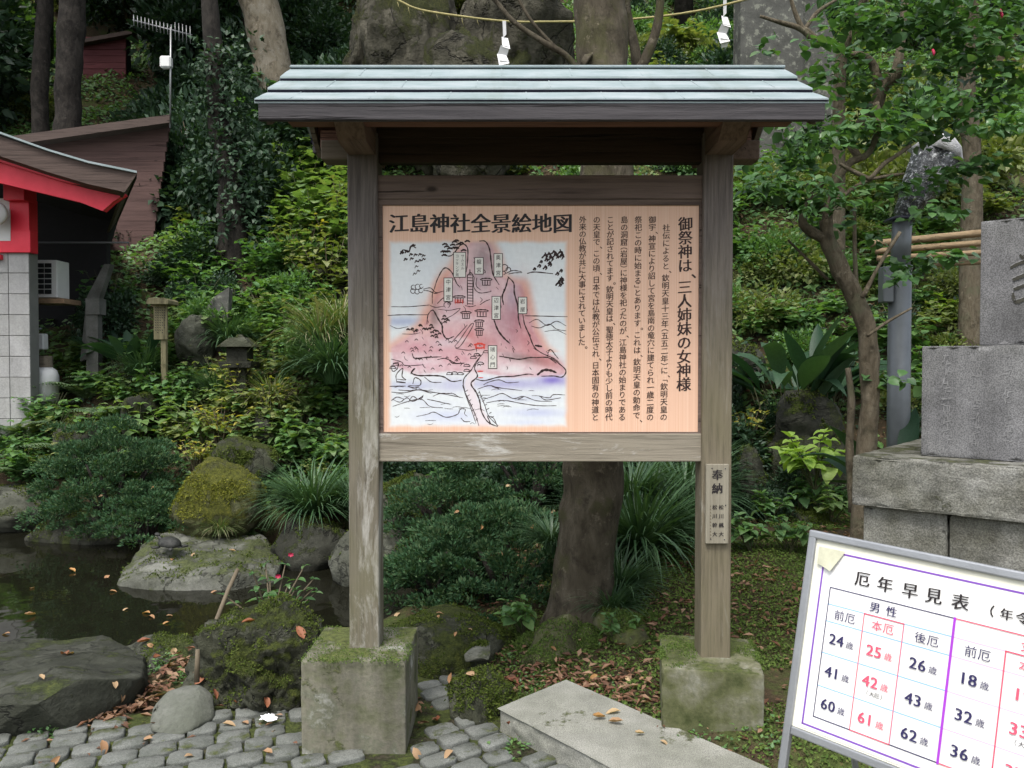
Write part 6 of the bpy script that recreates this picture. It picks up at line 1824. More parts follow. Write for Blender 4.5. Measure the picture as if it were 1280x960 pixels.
b = on(140, 7.15); juniper_bush(Vector((b.x, 7.15, 0.02)), (0.62, 0.5, 1.0), 9, 130, 260, 0.11, 'blue-green juniper bush overhanging the pond on the left')
b = on(200, 6.9); juniper_bush(Vector((b.x - 0.05, 6.75, -0.02)), (0.42, 0.35, 0.45), 10, 60, 240, 0.09, 'lower right part of juniper trailing down to the pond water')

# ------------------------------------------------------------------ central tree with moss-covered roots
YTc = 4.3
ct = empty('tree', (at(735, 780, YTc).x, YTc, 0.05), 'large bare tree trunk with mossy roots rising behind the notice board', 'tree'); CT = ct.location
prof = [(722, 830, 140), (723, 800, 112), (724, 770, 90), (727, 730, 77), (733, 680, 74), (741, 600, 75), (746, 480, 73), (751, 350, 70), (758, 210, 68), (752, 90, 64), (750, 0, 62), (746, -150, 58), (738, -400, 50), (730, -700, 36)]
pts = [at(x, y, YTc) for x, y, w in prof]; rad = [w / 2 / FPX * YTc for x, y, w in prof]
sp_ = spline([tuple(p) + (q,) for p, q in zip(pts, rad)], 10)
m = MB(); m.tube([Vector(p[:3]) for p in sp_], [p[3] for p in sp_], 40, rough=0.13, seed=4, freq=7); m.build('trunk', MT['bark'], ct, CT)
MTM = {'rock_moss': (0.15, 5200), 'rock_yellow': (0.1, 3800), 'rock': (0.45, 1500), 'rock_pale': (0.5, 1200), 'rock_dark': (0.3, 1500)}
def moss_on(o, thr, n, seed, size=0.016, mt='leaf_moss', cut=0.02, root=None):
    """small moss tufts growing on the upward, damp parts of a surface"""
    me = o.data; V = np.zeros(len(me.vertices) * 3, np.float32); me.vertices.foreach_get('co', V); V = V.reshape(-1, 3)
    N = np.zeros(len(me.vertices) * 3, np.float32); me.vertices.foreach_get('normal', N); N = N.reshape(-1, 3)
    q = np.array([noise.fractal(Vector(p) * 4.5 + Vector((seed, 2, 5)), 0.8, 2.1, 3) for p in V])
    k = np.where((N[:, 2] > thr) & (q > cut))[0]
    if len(k) < 5: return
    r = np.random.default_rng(seed); k = r.choice(k, n); e = 0.018
    P = V[k] + r.normal(size=(n, 3)) * e * .5; P += N[k] * .002
    P = P - N[k] * np.sum((P - V[k]) * N[k], 1)[:, None] * .8
    s = size * r.uniform(.5, 1.2, n)
    A, F_ = leaf_cards(P, norm(N[k] * .8 + r.normal(size=(n, 3)) * .7), norm(N[k] + r.normal(size=(n, 3)) * .6), s, s * .5)
    c = make('moss', mesh_np('moss', A, F_, MT[mt])); own(c, root or o); c['kind'] = 'stuff'
MT['leaf_moss2'] = m_leaf('yellow_moss_tuft', [G(70, 80, 10), G(105, 115, 16), G(135, 135, 24), G(50, 66, 12)], 0.85, 0.15, 0.1)
MT['leaf_moss1'] = m_leaf('dark_moss_tuft', [G(32, 50, 9), G(50, 72, 14), G(70, 88, 20), G(22, 36, 8)], 0.85, 0.15, 0.1)
INV = {v.name: k for k, v in MT.items() if v}
for i, o in enumerate(ROCKS):
    k = INV.get(o.data.materials[0].name)
    if k in MTM and o.location.y < 8.5: moss_on(o, MTM[k][0], MTM[k][1], i + 3, 0.014 if o.location.y < 5 else 0.022, 'leaf_moss2' if k == 'rock_yellow' else 'leaf_moss1', -0.05 if k == 'rock_yellow' else 0.02)
for i, o in enumerate([q for q in bpy.data.objects if q.get('category') == 'concrete block']): moss_on(o, 0.6, 3000, 60 + i, 0.008, 'leaf_moss', 0.08)
MT['root'] = _bark('mossy_root_bark', G(50, 48, 28), G(90, 96, 42), G(150, 145, 95), 1.0, G(95, 125, 20))
for i, (path, r0, r1) in enumerate(((((722, 790), (700, 815), (684, 850), (672, 868)), 0.14, 0.10), (((735, 800), (735, 830), (738, 850)), 0.09, 0.05), (((758, 790), (778, 818), (792, 846), (805, 862)), 0.125, 0.07),
                                     (((708, 785), (680, 800), (655, 815), (628, 822)), 0.085, 0.04), (((768, 780), (800, 800), (830, 815)), 0.05, 0.02))):
    n = len(path); P = []
    for k, (x, y) in enumerate(path):
        Yk = YTc - 0.05 - 0.38 * (y - 780) / 80
        q = at(x, y, max(3.55, Yk)); q.z = max(q.z - 0.04, H1(q.x, q.y) - 0.01 * k) if k else q.z
        P.append(tuple(q) + (r0 + (r1 - r0) * k / (n - 1),))
    s_ = spline(P, 6); m = MB(); m.tube([Vector(p[:3]) for p in s_], [p[3] for p in s_], 22, rough=0.35, seed=i, freq=8); o_ = m.build('root', MT['root'], ct, CT); moss_on(o_, 0.1, 2200, 90 + i, 0.014, 'leaf_moss', -0.05, o_)
for i, (path, w0_, w1_) in enumerate(((((770, 120), (800, 85), (822, 30), (832, -60), (870, -200)), 15, 8), (((790, 110), (795, 70), (785, 20), (775, -60), (740, -220)), 14, 7), (((728, 96), (708, 70), (675, 50), (640, 25), (610, -10), (560, -60)), 9, 4), (((700, 66), (660, 20), (630, -40)), 5, 3), (((735, 78), (728, 74)), 22, 12))):
    Yk = YTc + (0.45 if i < 4 else -0.12)
    P = [tuple(at(x, y, Yk)) + ((w0_ + (w1_ - w0_) * k / (len(path) - 1)) / 2 / FPX * Yk,) for k, (x, y) in enumerate(path)]
    if i < 2: P = [tuple(at(752, 190, YTc)) + (w0_ / FPX * 2,)] + P
    s_ = spline(P, 6); m = MB(); m.tube([Vector(p[:3]) for p in s_], [p[3] for p in s_], 12, rough=0.2, seed=i, freq=8); m.build('branch', MT['bark'], ct, CT)
V, F = clump_cloud(77, 80, 42, (3.4, 3.0, 1.4), 0.38, 0.10, 0.055, 'ball')
o = make('crown', mesh_np('crown', V + np.array([0, 0.6, 7.3]), F, MT['leaf_dark']), ct)

# ------------------------------------------------------------------ other trees
def tree(label, path, Y, mt, crown=None, name='tree', nsides=20, mtc='leaf_dark', group=None, leafL=0.16):
    b = at(path[0][0], path[0][1], Y); gz = H1(b.x, Y)
    e = empty(name, (b.x, Y, gz), label, 'tree', group)
    P = [tuple(at(x, y, Y)) + (w / 2 / FPX * Y,) for x, y, w in path]
    if P[0][2] > gz: P = [(P[0][0], P[0][1], gz - 0.2, P[0][3] * 1.3)] + P
    s_ = spline(P, 6); m = MB(); m.tube([Vector(p[:3]) for p in s_], [p[3] for p in s_], nsides, rough=0.2, seed=int(Y * 7), freq=3); m.build('trunk', MT[mt], e, e.location)
    if crown:
        cx_, cy_, bx, K, n = crown
        c = at(cx_, cy_, Y) - e.location
        V, F = clump_cloud(int(cx_) + 900, K, n, bx, 0.6, leafL, leafL * .55, 'ball')
        own(make('crown', mesh_np('crown', V + np.array(c), F, MT[mtc])), e)
        r = random.Random(int(cx_)); m = MB(); tp = Vector(P[-1][:3]) - e.location
        for k in range(7):
            q = c + Vector((r.uniform(-.7, .7) * bx[0], r.uniform(-.7, .7) * bx[1], r.uniform(-.5, .6) * bx[2])); st_ = tp.lerp(Vector(P[-2][:3]) - e.location, r.uniform(0, .6))
            m.tube([st_, st_.lerp(q, .5) + Vector((0, 0, .2)), q], [P[-1][3] * .6, P[-1][3] * .4, .02], 7)
        m.build('branches', MT[mt], e)
    return e
tree('pale tan tree trunk leaning behind the left end of the roof', [(352, 150, 46), (345, 100, 44), (335, 50, 46), (322, 0, 44), (310, -60, 40), (300, -160, 34)], 14.3, 'bark_pale', (310, -260, (3.5, 3, 2.2), 60, 60))
tree('thick dark tree trunk in the upper left, right of its thinner twin', [(84, 160, 32), (86, 100, 30), (88, 50, 31), (90, 0, 30), (92, -120, 28)], 13.0, 'bark_dark', (90, -360, (4, 3, 2.4), 70, 60))
tree('thinner dark tree trunk in the upper left, nearer the edge', [(50, 150, 20), (52, 60, 19), (56, 0, 18), (60, -120, 16)], 14.0, 'bark_dark', (20, -360, (4, 3, 2.4), 60, 60))
tree('dark slender trunk wrapped in ivy above the left garden', [(290, 250, 34), (285, 200, 30), (275, 160, 26), (270, 90, 24), (262, 0, 20), (255, -120, 16)], 11.0, 'bark_dark', None)
tree('grey trunk at the far right among the leaves', [(1215, 200, 22), (1212, 160, 22), (1208, 100, 20), (1215, 40, 18), (1225, -30, 14)], 7.5, 'bark_branch', (1230, -120, (1.8, 1.5, 0.9), 60, 60), leafL=0.12, mtc='leaf_camellia')
tree('slim grey trunk behind the right leaves near the top', [(1050, 90, 14), (1065, 40, 12), (1085, -20, 10), (1090, -90, 9)], 9.0, 'bark_branch', None)

for o_ in [q for q in bpy.data.objects if q.get('label', '').startswith('dark slender trunk wrapped')]:
    r_ = np.random.default_rng(9); out = []
    for k in range(60):
        y = r_.uniform(60, 290); c = np.array(at(272 + (y - 60) * .07, y, 10.9)) + r_.normal(size=3) * [.28, .1, .1]
        n = 40; d = rdir(r_, n); out.append(leaf_cards(c + d * .16, norm(d + r_.normal(size=(n, 3)) * .5), norm(d * .4 + [0, -.4, .7]), .085 * r_.uniform(.7, 1.3, n), .06))
    V, F = merge(out); own(make('ivy', mesh_np('ivy', V - np.array(o_.location), F, MT['leaf_ivy'])), o_)
# camellia tree at the right with curved trunk
YC = 4.2
cam_t = empty('camellia_tree', on(1078, YC), 'camellia tree with a curving slender trunk and glossy leaves left of the monument', 'tree'); CA = cam_t.location
def limb(path, Y, name='branch', nn=12, mt='bark_branch', dy=0.0):
    P = [tuple(at(x, y, Y + dy * k / max(1, len(path) - 1))) + (w * 0.45 / FPX * Y,) for k, (x, y, w) in enumerate(path)]
    s_ = spline(P, 6); m = MB(); m.tube([Vector(p[:3]) for p in s_], [p[3] for p in s_], nn, rough=0.25, seed=int(path[0][0]), freq=9); return m.build(name, MT[mt], cam_t, CA)
limb([(1072, 720, 34), (1076, 660, 29), (1080, 600, 27), (1085, 540, 25), (1087, 470, 25), (1083, 410, 25), (1068, 370, 25), (1050, 335, 24), (1036, 305, 22), (1032, 275, 18)], YC, 'trunk', 18)
limb([(1034, 300, 14), (1018, 292, 13), (1004, 280, 12), (1006, 262, 10), (1020, 240, 9), (1030, 225, 8)], YC)
limb([(1032, 280, 16), (1040, 240, 13), (1060, 205, 11), (1087, 190, 9), (1098, 150, 9), (1095, 128, 9)], YC)
limb([(1076, 200, 8), (1064, 180, 12), (1072, 160, 14), (1092, 135, 18), (1104, 110, 17), (1118, 95, 16), (1124, 70, 12), (1130, 20, 10), (1134, -60, 7)], YC + 0.5)
limb([(1100, 108, 12), (1092, 82, 11), (1076, 70, 10), (1058, 68, 8)], YC + 0.5)
limb([(1087, 224, 7), (1105, 205, 6), (1120, 195, 5), (1138, 182, 5)], YC - 0.1)
limb([(1087, 224, 7), (1062, 212, 6), (1050, 205, 5)], YC - 0.1)
limb([(1087, 224, 5), (1115, 219, 4), (1130, 217, 3)], YC - 0.1)
limb([(1036, 262, 6), (1060, 240, 6), (1087, 224, 7)], YC - 0.05)
limb([(1003, 40, 9), (1008, 38, 8), (1025, 55, 8), (1000, 36, 8), (975, 28, 6), (950, 20, 4)], YC + 0.2)
limb([(1025, 55, 9), (1005, 38, 8), (992, 10, 5), (985, -20, 4)], YC + 0.2)
limb([(1005, 38, 7), (1022, 15, 5), (1045, 0, 4)], YC + 0.2)
limb([(1060, 460, 7), (1064, 500, 10), (1062, 560, 11), (1066, 640, 13)], YC + 0.1, mt='bark_branch')
limb([(1068, 260, 5), (1069, 330, 6), (1074, 400, 6)], YC + 0.15)
limb([(1125, 290, 5), (1100, 330, 5), (1078, 372, 6)], YC - 0.1)
limb([(1084, 420, 5), (1110, 402, 4), (1140, 385, 3)], YC - 0.1)
limb([(1035, 350, 5), (1005, 320, 4), (985, 300, 3)], YC + 0.1)
# leaf sprays: (centre, half sizes, count)
rl = np.random.default_rng(12)
sprays = [(985, 215, 45, 22, 110), (1010, 175, 45, 20, 110), (1000, 130, 40, 18, 80), (1030, 105, 40, 20, 60), (1060, 170, 45, 20, 110), (1100, 160, 45, 16, 120), (1150, 168, 50, 14, 110), (1190, 140, 50, 18, 130), (1240, 125, 45, 18, 130), (1250, 160, 35, 14, 80),
          (1190, 90, 45, 18, 80), (1230, 60, 45, 26, 150), (1180, 40, 40, 26, 120), (1130, 40, 36, 20, 80), (1090, 30, 40, 22, 90), (1060, 25, 30, 16, 50), (1250, 20, 40, 24, 130), (1150, 5, 60, 16, 110), (1200, -10, 60, 16, 90), (1050, 75, 30, 18, 60),
          (1000, 240, 50, 12, 80), (960, 235, 30, 14, 60), (1060, 250, 40, 18, 70), (1030, 285, 30, 12, 30), (1165, 235, 34, 16, 70), (1200, 215, 30, 14, 60), (1110, 235, 30, 12, 40), (1230, 205, 24, 14, 40), (1170, 265, 30, 14, 60), (1140, 330, 28, 10, 46), (1190, 322, 24, 8, 30), (1120, 350, 16, 8, 18), (1115, 475, 26, 10, 22), (1095, 300, 14, 10, 10), (940, 215, 20, 20, 30), (1005, 260, 20, 14, 26), (1135, 95, 40, 18, 70), (1080, 120, 35, 18, 60), (1265, 90, 30, 16, 60), (1150, 130, 40, 12, 60), (1020, 55, 24, 12, 26), (960, 60, 18, 12, 14)]
lp = []
for x, y, a, b_, n in sprays:
    q = rl.normal(size=(n, 3)); q = np.clip(q, -2, 2) * 0.55
    Yc = YC + rl.uniform(-0.35, 0.45)
    c = np.array(at(x, y, Yc)); sx = a / FPX * Yc; sz = b_ / FPX * Yc
    P = c + q * np.array([sx, sx * 0.9, sz])
    P[:, 2] += 0.12 * sx - 0.35 * np.abs(q[:, 0]) * sx * 0.3
    th = rl.uniform(0, 6.28, n)
    D_ = np.stack([np.cos(th), np.sin(th) * 0.8 - 0.25, rl.uniform(-0.75, 0.15, n)], -1); N_ = norm(np.stack([rl.normal(size=n) * .35, rl.normal(size=n) * .35 - .25, np.ones(n)], -1))
    s = 0.060 * rl.uniform(0.65, 1.2, n)
    lp.append((P, norm(D_), N_, s))
P = np.concatenate([q[0] for q in lp]); D_ = np.concatenate([q[1] for q in lp]); N_ = np.concatenate([q[2] for q in lp]); s = np.concatenate([q[3] for q in lp])
order = np.argsort(P[:, 1]); near, rest = order[:290], order[290:]
me_l = LEAFM['camellia']
for k in near:
    d = Vector(D_[k]); n = Vector(N_[k]); x_ = d.cross(n).normalized(); z_ = x_.cross(d)
    M_ = Matrix((x_, d, z_)).transposed().to_4x4(); M_.translation = Vector(P[k]) - CA
    o = make('leaf', me_l[k % 3], cam_t); o.matrix_local = M_ @ Matrix.Diagonal((s[k], s[k], s[k], 1))
V, F = leaf_bulk(P[rest], D_[rest], N_[rest], s[rest], 1.0, 'leaf_camellia')
o = make('foliage', mesh_np('foliage', V - np.array(CA), F, MT['leaf_camellia'], True), cam_t); o['kind'] = 'stuff'
m = MB()
for x, y in ((1250, 12), (1251, 15), (1166, 62)):
    c = at(x, y, YC); m.tube([c, c + Vector((0, -0.01, -0.02)), c + Vector((0, -.01, -.035))], [0.006, 0.008, 0.003], 7)
MT['petal'] = m_flat('crimson_petals', G(420, 18, 70), 0.6, 0.25)
m.build('flower_bud', MT['petal'], cam_t, CA)

# ------------------------------------------------------------------ plants by place
def hp_(px, py): return hit(px, py)
rp_ = random.Random(77)
def spot(p, px, py, s, label, cat='plant', group=None, Y=None, z=1.0):
    loc = on(px, Y) if Y else hp_(px, py)
    if Y and loc.z < at(px, py, Y).z - 0.15: loc = at(px, py, Y)
    return put(p, loc, s, label, cat, group, rp_.uniform(0, 6.28), z)
for px, py, s, lab in ((25, 600, 1.1, 'fern hanging over the far bank at the left edge of the pond'), (85, 575, 1.1, 'fern between the tiled wall and the blue-green juniper'), (55, 520, 1.0, 'fern at the foot of the tiled wall'),
                       (110, 500, 1.1, 'fern in front of the gas bottle'), (30, 550, 1.1, 'fern under the tiled wall at the left edge'), (140, 530, 1.0, 'fern below the small wooden notice, left side'), (85, 490, 0.9, 'small fern beside the gas bottle'), (135, 488, 0.8, 'small fern at the mouth of the dark passage')):
    spot(rp_.choice(P_FERN), px, py, s, lab, 'fern')
spot(P_FERN[0], 325, 300, 1.0, 'grey-green fern on the slope, middle height', 'fern'); spot(P_FERN[1], 290, 320, 1.2, 'grey fern on the slope below the dark thicket', 'fern'); spot(P_FERN[0], 395, 240, 1.4, 'fern with grey fronds near the left bracket of the roof', 'fern')
for px, py, s, lab in ((175, 560, 1.15, 'bright leafy plant right above the blue-green juniper'), (160, 530, 0.95, 'bright leafy plant below the small wooden notice'), (215, 545, 1.0, 'bright leafy plant left of the yellowing shrub'), (255, 560, 0.9, 'bright leafy plant in front of the yellowing shrub'),
                       (365, 570, 1.1, 'bright leafy plant left of the post above the big grass tuft'), (400, 520, 1.1, 'bright leafy plant against the left post, upper'), (420, 590, 0.9, 'bright leafy plant touching the left post at mid height'), (300, 690, 0.8, 'bright leafy plant growing on the flat pond rock'),
                       (395, 460, 1.0, 'bright leafy plant left of the post, below the pale grass'), (385, 300, 1.8, 'tall light green hydrangea shoots left of the board, lower'), (420, 265, 1.8, 'tall light green hydrangea near the roof bracket'), (360, 320, 1.5, 'light green hydrangea on the slope left of the tall ones'),
                       (400, 345, 1.6, 'light green hydrangea left of the board at mid height'), (332, 330, 1.2, 'single bright green shoot on the open slope'), (322, 250, 1.6, 'bright green plant in front of the dark thicket')):
    spot(rp_.choice(P_BRIGHT), px, py, s, lab)
for px, py, s, lab in ((235, 350, 1.2, 'green plant below the brown shed'), (250, 310, 1.3, 'green plant at the lower edge of the ivy thicket'), (290, 355, 1.2, 'green plant above the pointed standing stone'), (325, 385, 1.3, 'green plant right of the pointed standing stone'),
                       (355, 400, 1.3, 'green plant on the slope left of the pale grass tuft'), (290, 400, 1.1, 'green plant touching the pointed standing stone'), (200, 500, 1.1, 'green plant at the foot of the small wooden notice'), (240, 500, 1.1, 'green plant right of the small wooden notice foot'),
                       (770, 800, 0.45, 'small round-leaved seedling right of the mossy roots'), (985, 690, 0.75, 'leafy plant among litter right of the board'), (940, 690, 0.7, 'low leafy plant beside the right post'),
                       (1000, 640, 0.9, 'five-fingered leafy plant above the low grey stone'), (1165, 480, 1.2, 'leafy plant right of the lamp post'), (1180, 520, 1.2, 'leafy plant between lamp post and monument'), (900, 270, 1.4, 'leafy plant right of the upper post'), (945, 260, 1.3, 'leafy plant under the camellia sprays'),
                       (1085, 275, 1.4, 'green plant on the slope left of the lamp head'), (1010, 430, 0.9, 'leafy plant on the bank above the broad-leaved one'), (505, 655, 0.6, 'tiny leafy sprig beside the left post')):
    spot(rp_.choice(P_MID), px, py, s, lab)
spot(P_MID[1], 655, 765, 0.62, 'young glossy leafy plant at the foot of the juniper left of the trunk', Y=4.25); spot(P_GRASS[1], 765, 770, 0.6, 'short grass tuft springing from the right side of the trunk foot', 'grass tuft', Y=4.2)
spot(P_LIME, 1018, 604, 1.3, 'lime green plant with bright leaves left of the curved trunk', Y=5.95); spot(P_BRIGHT[0], 1040, 640, 0.7, 'bright leafy plant over the low grey stone', Y=5.8); spot(P_MID[0], 960, 655, 0.75, 'leafy plant hanging over the leaf litter right of the donor plate', Y=5.8); spot(P_LIME, 1170, 400, 0.9, 'small lime green sprig on the bank behind the lamp post')
for px, py, s, lab in ((275, 560, 1.1, 'yellowing shrub above the yellow moss boulder'), (300, 500, 1.0, 'yellowing shrub right below the stone lantern'), (335, 530, 1.1, 'yellowing shrub between lantern and left post'), (245, 590, 0.8, 'low yellowing shrub left of the moss boulder'),
                       (420, 330, 1.5, 'yellow-green shrub behind the left post'), (935, 560, 0.9, 'thin shrub with pale yellow leaves beside the right post'), (255, 310, 1.0, 'patch of yellow leaves below the brown shed')):
    spot(P_YEL[0], px, py, s, lab, 'shrub')
for px, py, s, lab in ((410, 380, 1.3, 'olive shrub with bare stems left of the post'), (430, 300, 1.3, 'olive shrub behind the top of the left post'), (380, 350, 1.1, 'olive shrub on the slope among light hydrangeas')):
    spot(P_OLIVE, px, py, s, lab, 'shrub')
for px, py, s, lab in ((915, 500, 1.2, 'dark small-leaved shrub right of the post at mid height'), (925, 580, 1.1, 'dark small-leaved shrub right of the donor plate'), (905, 640, 1.0, 'dark small-leaved shrub low beside the right post'), (1040, 500, 1.1, 'dark shrub left of the curved trunk'), (1120, 430, 1.1, 'dark shrub behind the lamp post'), (1200, 400, 1.2, 'dark shrub left of the monument top'), (1140, 560, 1.0, 'dark shrub at the foot of the lamp post'), (860, 620, 0.9, 'dark small-leaved shrub left of the right post')):
    spot(P_DARKL, px, py, s, lab, 'shrub')
spot(P_ASP[0], 985, 520, 1.35, 'broad-leaved dark plant right of the board', Y=6.75, z=1.35); spot(P_ASP[1], 1030, 510, 1.1, 'second broad-leaved dark plant, nearer the curved trunk', Y=6.85, z=1.3); spot(P_ASP[1], 1130, 640, 1.0, 'broad-leaved plant behind the monument base', Y=4.6)
spot(P_ASP[1], 165, 470, 1.05, 'broad-leaved dark plant left of the small wooden notice'); spot(P_ASP[0], 140, 460, 0.9, 'broad-leaved plant beside the short concrete pillar')
G_ = [(392, 655, 1.15, 0, 'large dark grass tuft drooping over the pond left of the post', 6.6), (372, 640, 0.9, 1, 'smaller dark grass tuft left of the large drooping one', 6.8), (440, 640, 0.9, 1, 'grass tuft directly behind the left post', 6.6), (815, 655, 1.1, 0, 'tall dark grass tuft under the right end of the bottom rail', 5.6), (790, 640, 1.1, 1, 'dark grass tuft touching the trunk under the board', 5.4), (800, 700, 1.25, 0, 'large dark grass tuft right of the mossy trunk', 5.0), (845, 690, 1.1, 1, 'dark grass tuft left of the right post', 5.3), (775, 745, 0.8, 1, 'grass tuft growing at the trunk foot', 4.45), (860, 640, 1.2, 0, 'tall grass tuft behind the right post', 5.9),
      (415, 480, 1.35, 0, 'grass tuft on the slope beside the left post', 8.0), (180, 480, 1.2, 1, 'grass tuft under the broad-leaved plant by the notice', None), (285, 440, 1.1, 0, 'grass tuft behind the stone lantern', None), (270, 500, 1.0, 1, 'grass tuft left of the stone lantern', None), (690, 690, 0.6, 1, 'small grass tuft left of the trunk', 4.5)]
for px, py, s, k, lab, Y in G_: spot(P_GRASS[k], px, py, s, lab, 'grass tuft', None, Y)
for px, py, s, lab, Y in ((400, 440, 1.5, 'pale arching grass tuft on the slope left of the board', 8.4), (425, 420, 1.3, 'pale grass tuft against the left post', 8.6), (340, 510, 1.0, 'pale grass tuft right of the stone lantern', None), (275, 668, 0.5, 'small pale grass tuft on the flat pond rock', 6.5)):
    spot(P_GRASSL, px, py, s, lab, 'grass tuft', None, Y)
# pink-flowered sasanqua sprig by the pond
sq = leafy_plant('sasanqua', 'camellia', 55, 14, 0.42, 0.22, 0.06, 4, 'twig_b')
sa = put(sq, Vector((at(335, 760, 4.3).x + 0.02, 4.3, 0.0)), 1.15, 'small sasanqua with crimson flowers by the pond edge', 'shrub')
for x, y in ((364, 693), (348, 720)):
    m = MB(); c = at(x, y, 4.2)
    for k in range(6):
        a = k * 1.05; m.add([c, c + Vector((math.cos(a) * .012, -.005, math.sin(a) * .01)), c + Vector((math.cos(a + .5) * .017, -.008, math.sin(a + .5) * .013)), c + Vector((math.cos(a + 1) * .012, -.005, math.sin(a + 1) * .01))], [(0, 1, 2, 3)])
    o = m.build('flower', MT['petal'], None); o.parent = sa; o.matrix_parent_inverse = sa.matrix_basis.inverted()

# shrubs over the slope: dark thicket, slope, far forest
LM = [(206, 430, 'the small wooden notice'), (300, 445, 'the stone lantern'), (262, 385, 'the pointed standing stone'), (60, 470, 'the gas bottle'), (140, 600, 'the blue-green juniper'), (268, 610, 'the yellow moss boulder'),
      (150, 210, 'the brown shed'), (130, 62, 'the red shed'), (213, 60, 'the antenna mast'), (325, 60, 'the pale leaning trunk'), (88, 80, 'the thick dark trunk'), (50, 70, 'the thinner dark trunk'), (275, 200, 'the ivy-wrapped trunk'),
      (440, 200, 'the left roof bracket'), (440, 400, 'the left post'), (440, 600, 'the lower left post'), (330, 130, 'the left end of the roof'), (520, 60, 'the lichened cliff rock'), (650, 60, 'the grey cliff rock'), (750, 60, 'the big tree trunk above the roof'),
      (630, 50, 'the middle paper streamer'), (908, 30, 'the right paper streamer'), (965, 60, 'the tall stone slab'), (1025, 80, 'the second stone slab'), (1036, 130, 'the right end of the roof'), (900, 250, 'the upper right post'), (900, 450, 'the right post'),
      (897, 630, 'the donor plate'), (1000, 500, 'the broad-leaved dark plant'), (1080, 450, 'the curved trunk'), (1040, 300, 'the fork of the curved trunk'), (1125, 400, 'the lamp post'), (1175, 190, 'the lamp head'), (1160, 305, 'the bamboo rails'), (1250, 300, 'the top of the monument'), (1180, 470, 'the monument plinth'),
      (1215, 130, 'the far right trunk'), (735, 640, 'the mossy tree trunk'), (600, 600, 'the juniper mound'), (0, 300, 'the red shrine beam'), (20, 180, 'the shrine roof'), (1018, 570, 'the lime green plant'), (1110, 100, 'the camellia branches'), (1250, 40, 'the top right camellia leaves')]
def where(px, py):
    d, x, y, n = min((math.hypot(px - x, py - y), x, y, n) for x, y, n in LM)
    dx, dy = px - x, py - y
    w = ('right of' if dx > 0 else 'left of') if abs(dx) > 2 * abs(dy) else (('below' if dy > 0 else 'above') if abs(dy) > 2 * abs(dx) else (('below' if dy > 0 else 'above') + ' ' + ('right of' if dx > 0 else 'left of')))
    return ('close ' if d < 28 else '') + w + ' ' + n
SIZEW = lambda s, a, b: 'small' if s < a + (b - a) / 3 else ('broad' if s > a + 2 * (b - a) / 3 else 'mid-sized')
HUE = ('dark green', 'dark ivy-green', 'fresh green', 'olive green', 'mid green', 'bright green', 'olive', 'deep glossy green')
def fill(n, x0, x1, y0, y1, kinds, s0, s1, label, cat, group, seed, Ymin=7.5, lift=0.0, z=1.0):
    r = random.Random(seed)
    for i in range(n):
        px, py = r.uniform(x0, x1), r.uniform(y0, y1); p = hit(px, py)
        if p.y < Ymin: continue
        s = r.uniform(s0, s1)
        if 10 < px < 240 and p.y < 17.8 and py < 260 and py - 1150 * s / p.y < 84: s = (py - 84) * p.y / 1150
        kd = r.choice(kinds)
        if s < 0.25 or (60 < px < 200 and 15.5 < p.y < 20.5): continue
        lab = '%s %s %s %s' % (SIZEW(s, s0, s1), HUE[kd], cat, where(px, py))
        put(P_SHR[kd], p + Vector((0, 0, lift * r.random() * (0.0 if 10 < px < 240 and p.y < 17.8 else 1.0))), s, lab, cat, group, r.uniform(0, 6.28), z * r.uniform(.8, 1.25))
fill(26, 205, 345, 110, 300, (1, 1, 0), 0.9, 1.5, 'dark ivy-leaved shrub in the thicket between shed and board', 'shrub', 'dark shrubs of the thicket', 1, 8, 0.5, 1.3)
fill(14, 250, 440, 60, 210, (0, 1), 1.2, 2.2, 'dark evergreen shrub below the pale tree trunk', 'shrub', 'evergreens under the pale trunk', 2, 8, 0.5)
fill(22, 110, 330, -40, 130, (0, 0, 1, 0), 1.6, 3.0, 'dark evergreen bush in the shaded wood, upper left', 'bush', 'bushes of the shaded wood', 3, 12, 1.0)
fill(16, 285, 445, 185, 215, (0, 1, 0, 7), 1.5, 2.0, '', 'shrub', 'evergreens at the foot of the pale trunk', 22, 9)
fill(12, 330, 445, 560, 645, (4, 5, 7), 0.26, 0.42, '', 'plant', 'leafy plants left of the lower left post', 23, 6.4)
fill(14, -10, 140, 560, 610, (4, 7, 6), 0.3, 0.5, '', 'plant', 'leafy plants on the far pond bank', 24, 6.8)
fill(10, 195, 290, 130, 280, (1, 0), 1.2, 1.7, '', 'shrub', 'ivy shrubs round the ivy-wrapped trunk', 25, 8)
fill(16, -120, 60, -40, 170, (0, 0, 1), 1.6, 3.0, 'dark evergreen bush at the top left corner', 'bush', 'bushes of the top left corner', 4, 12, 1.0)
fill(9, -40, 170, 60, 150, (2, 3), 1.2, 2.2, 'light green bush catching the light between the dark trunks', 'bush', 'light bushes behind the dark trunks', 5, 12)
fill(9, 100, 180, -60, 40, (2, 3), 1.6, 2.6, 'yellow-green bush bright against the dark wood at the top', 'bush', 'bright bushes at the top left', 6, 14, 1.5)
fill(50, 215, 440, 225, 460, (5, 5, 4, 6, 2, 4), 0.4, 0.75, '', 'plant', 'bright plants on the left slope', 72)
fill(34, 215, 440, 230, 440, (4, 5, 4, 6, 7, 2), 0.45, 0.85, '', 'plant', 'leafy plants on the left slope', 7)
fill(14, 330, 440, 225, 340, (5, 5, 6), 0.8, 1.15, '', 'plant', 'light hydrangeas left of the board', 71, z=1.2)
fill(56, 60, 440, 430, 610, (4, 5, 4, 5, 6), 0.32, 0.6, '', 'plant', 'leafy plants above the pond', 8, 7.0)
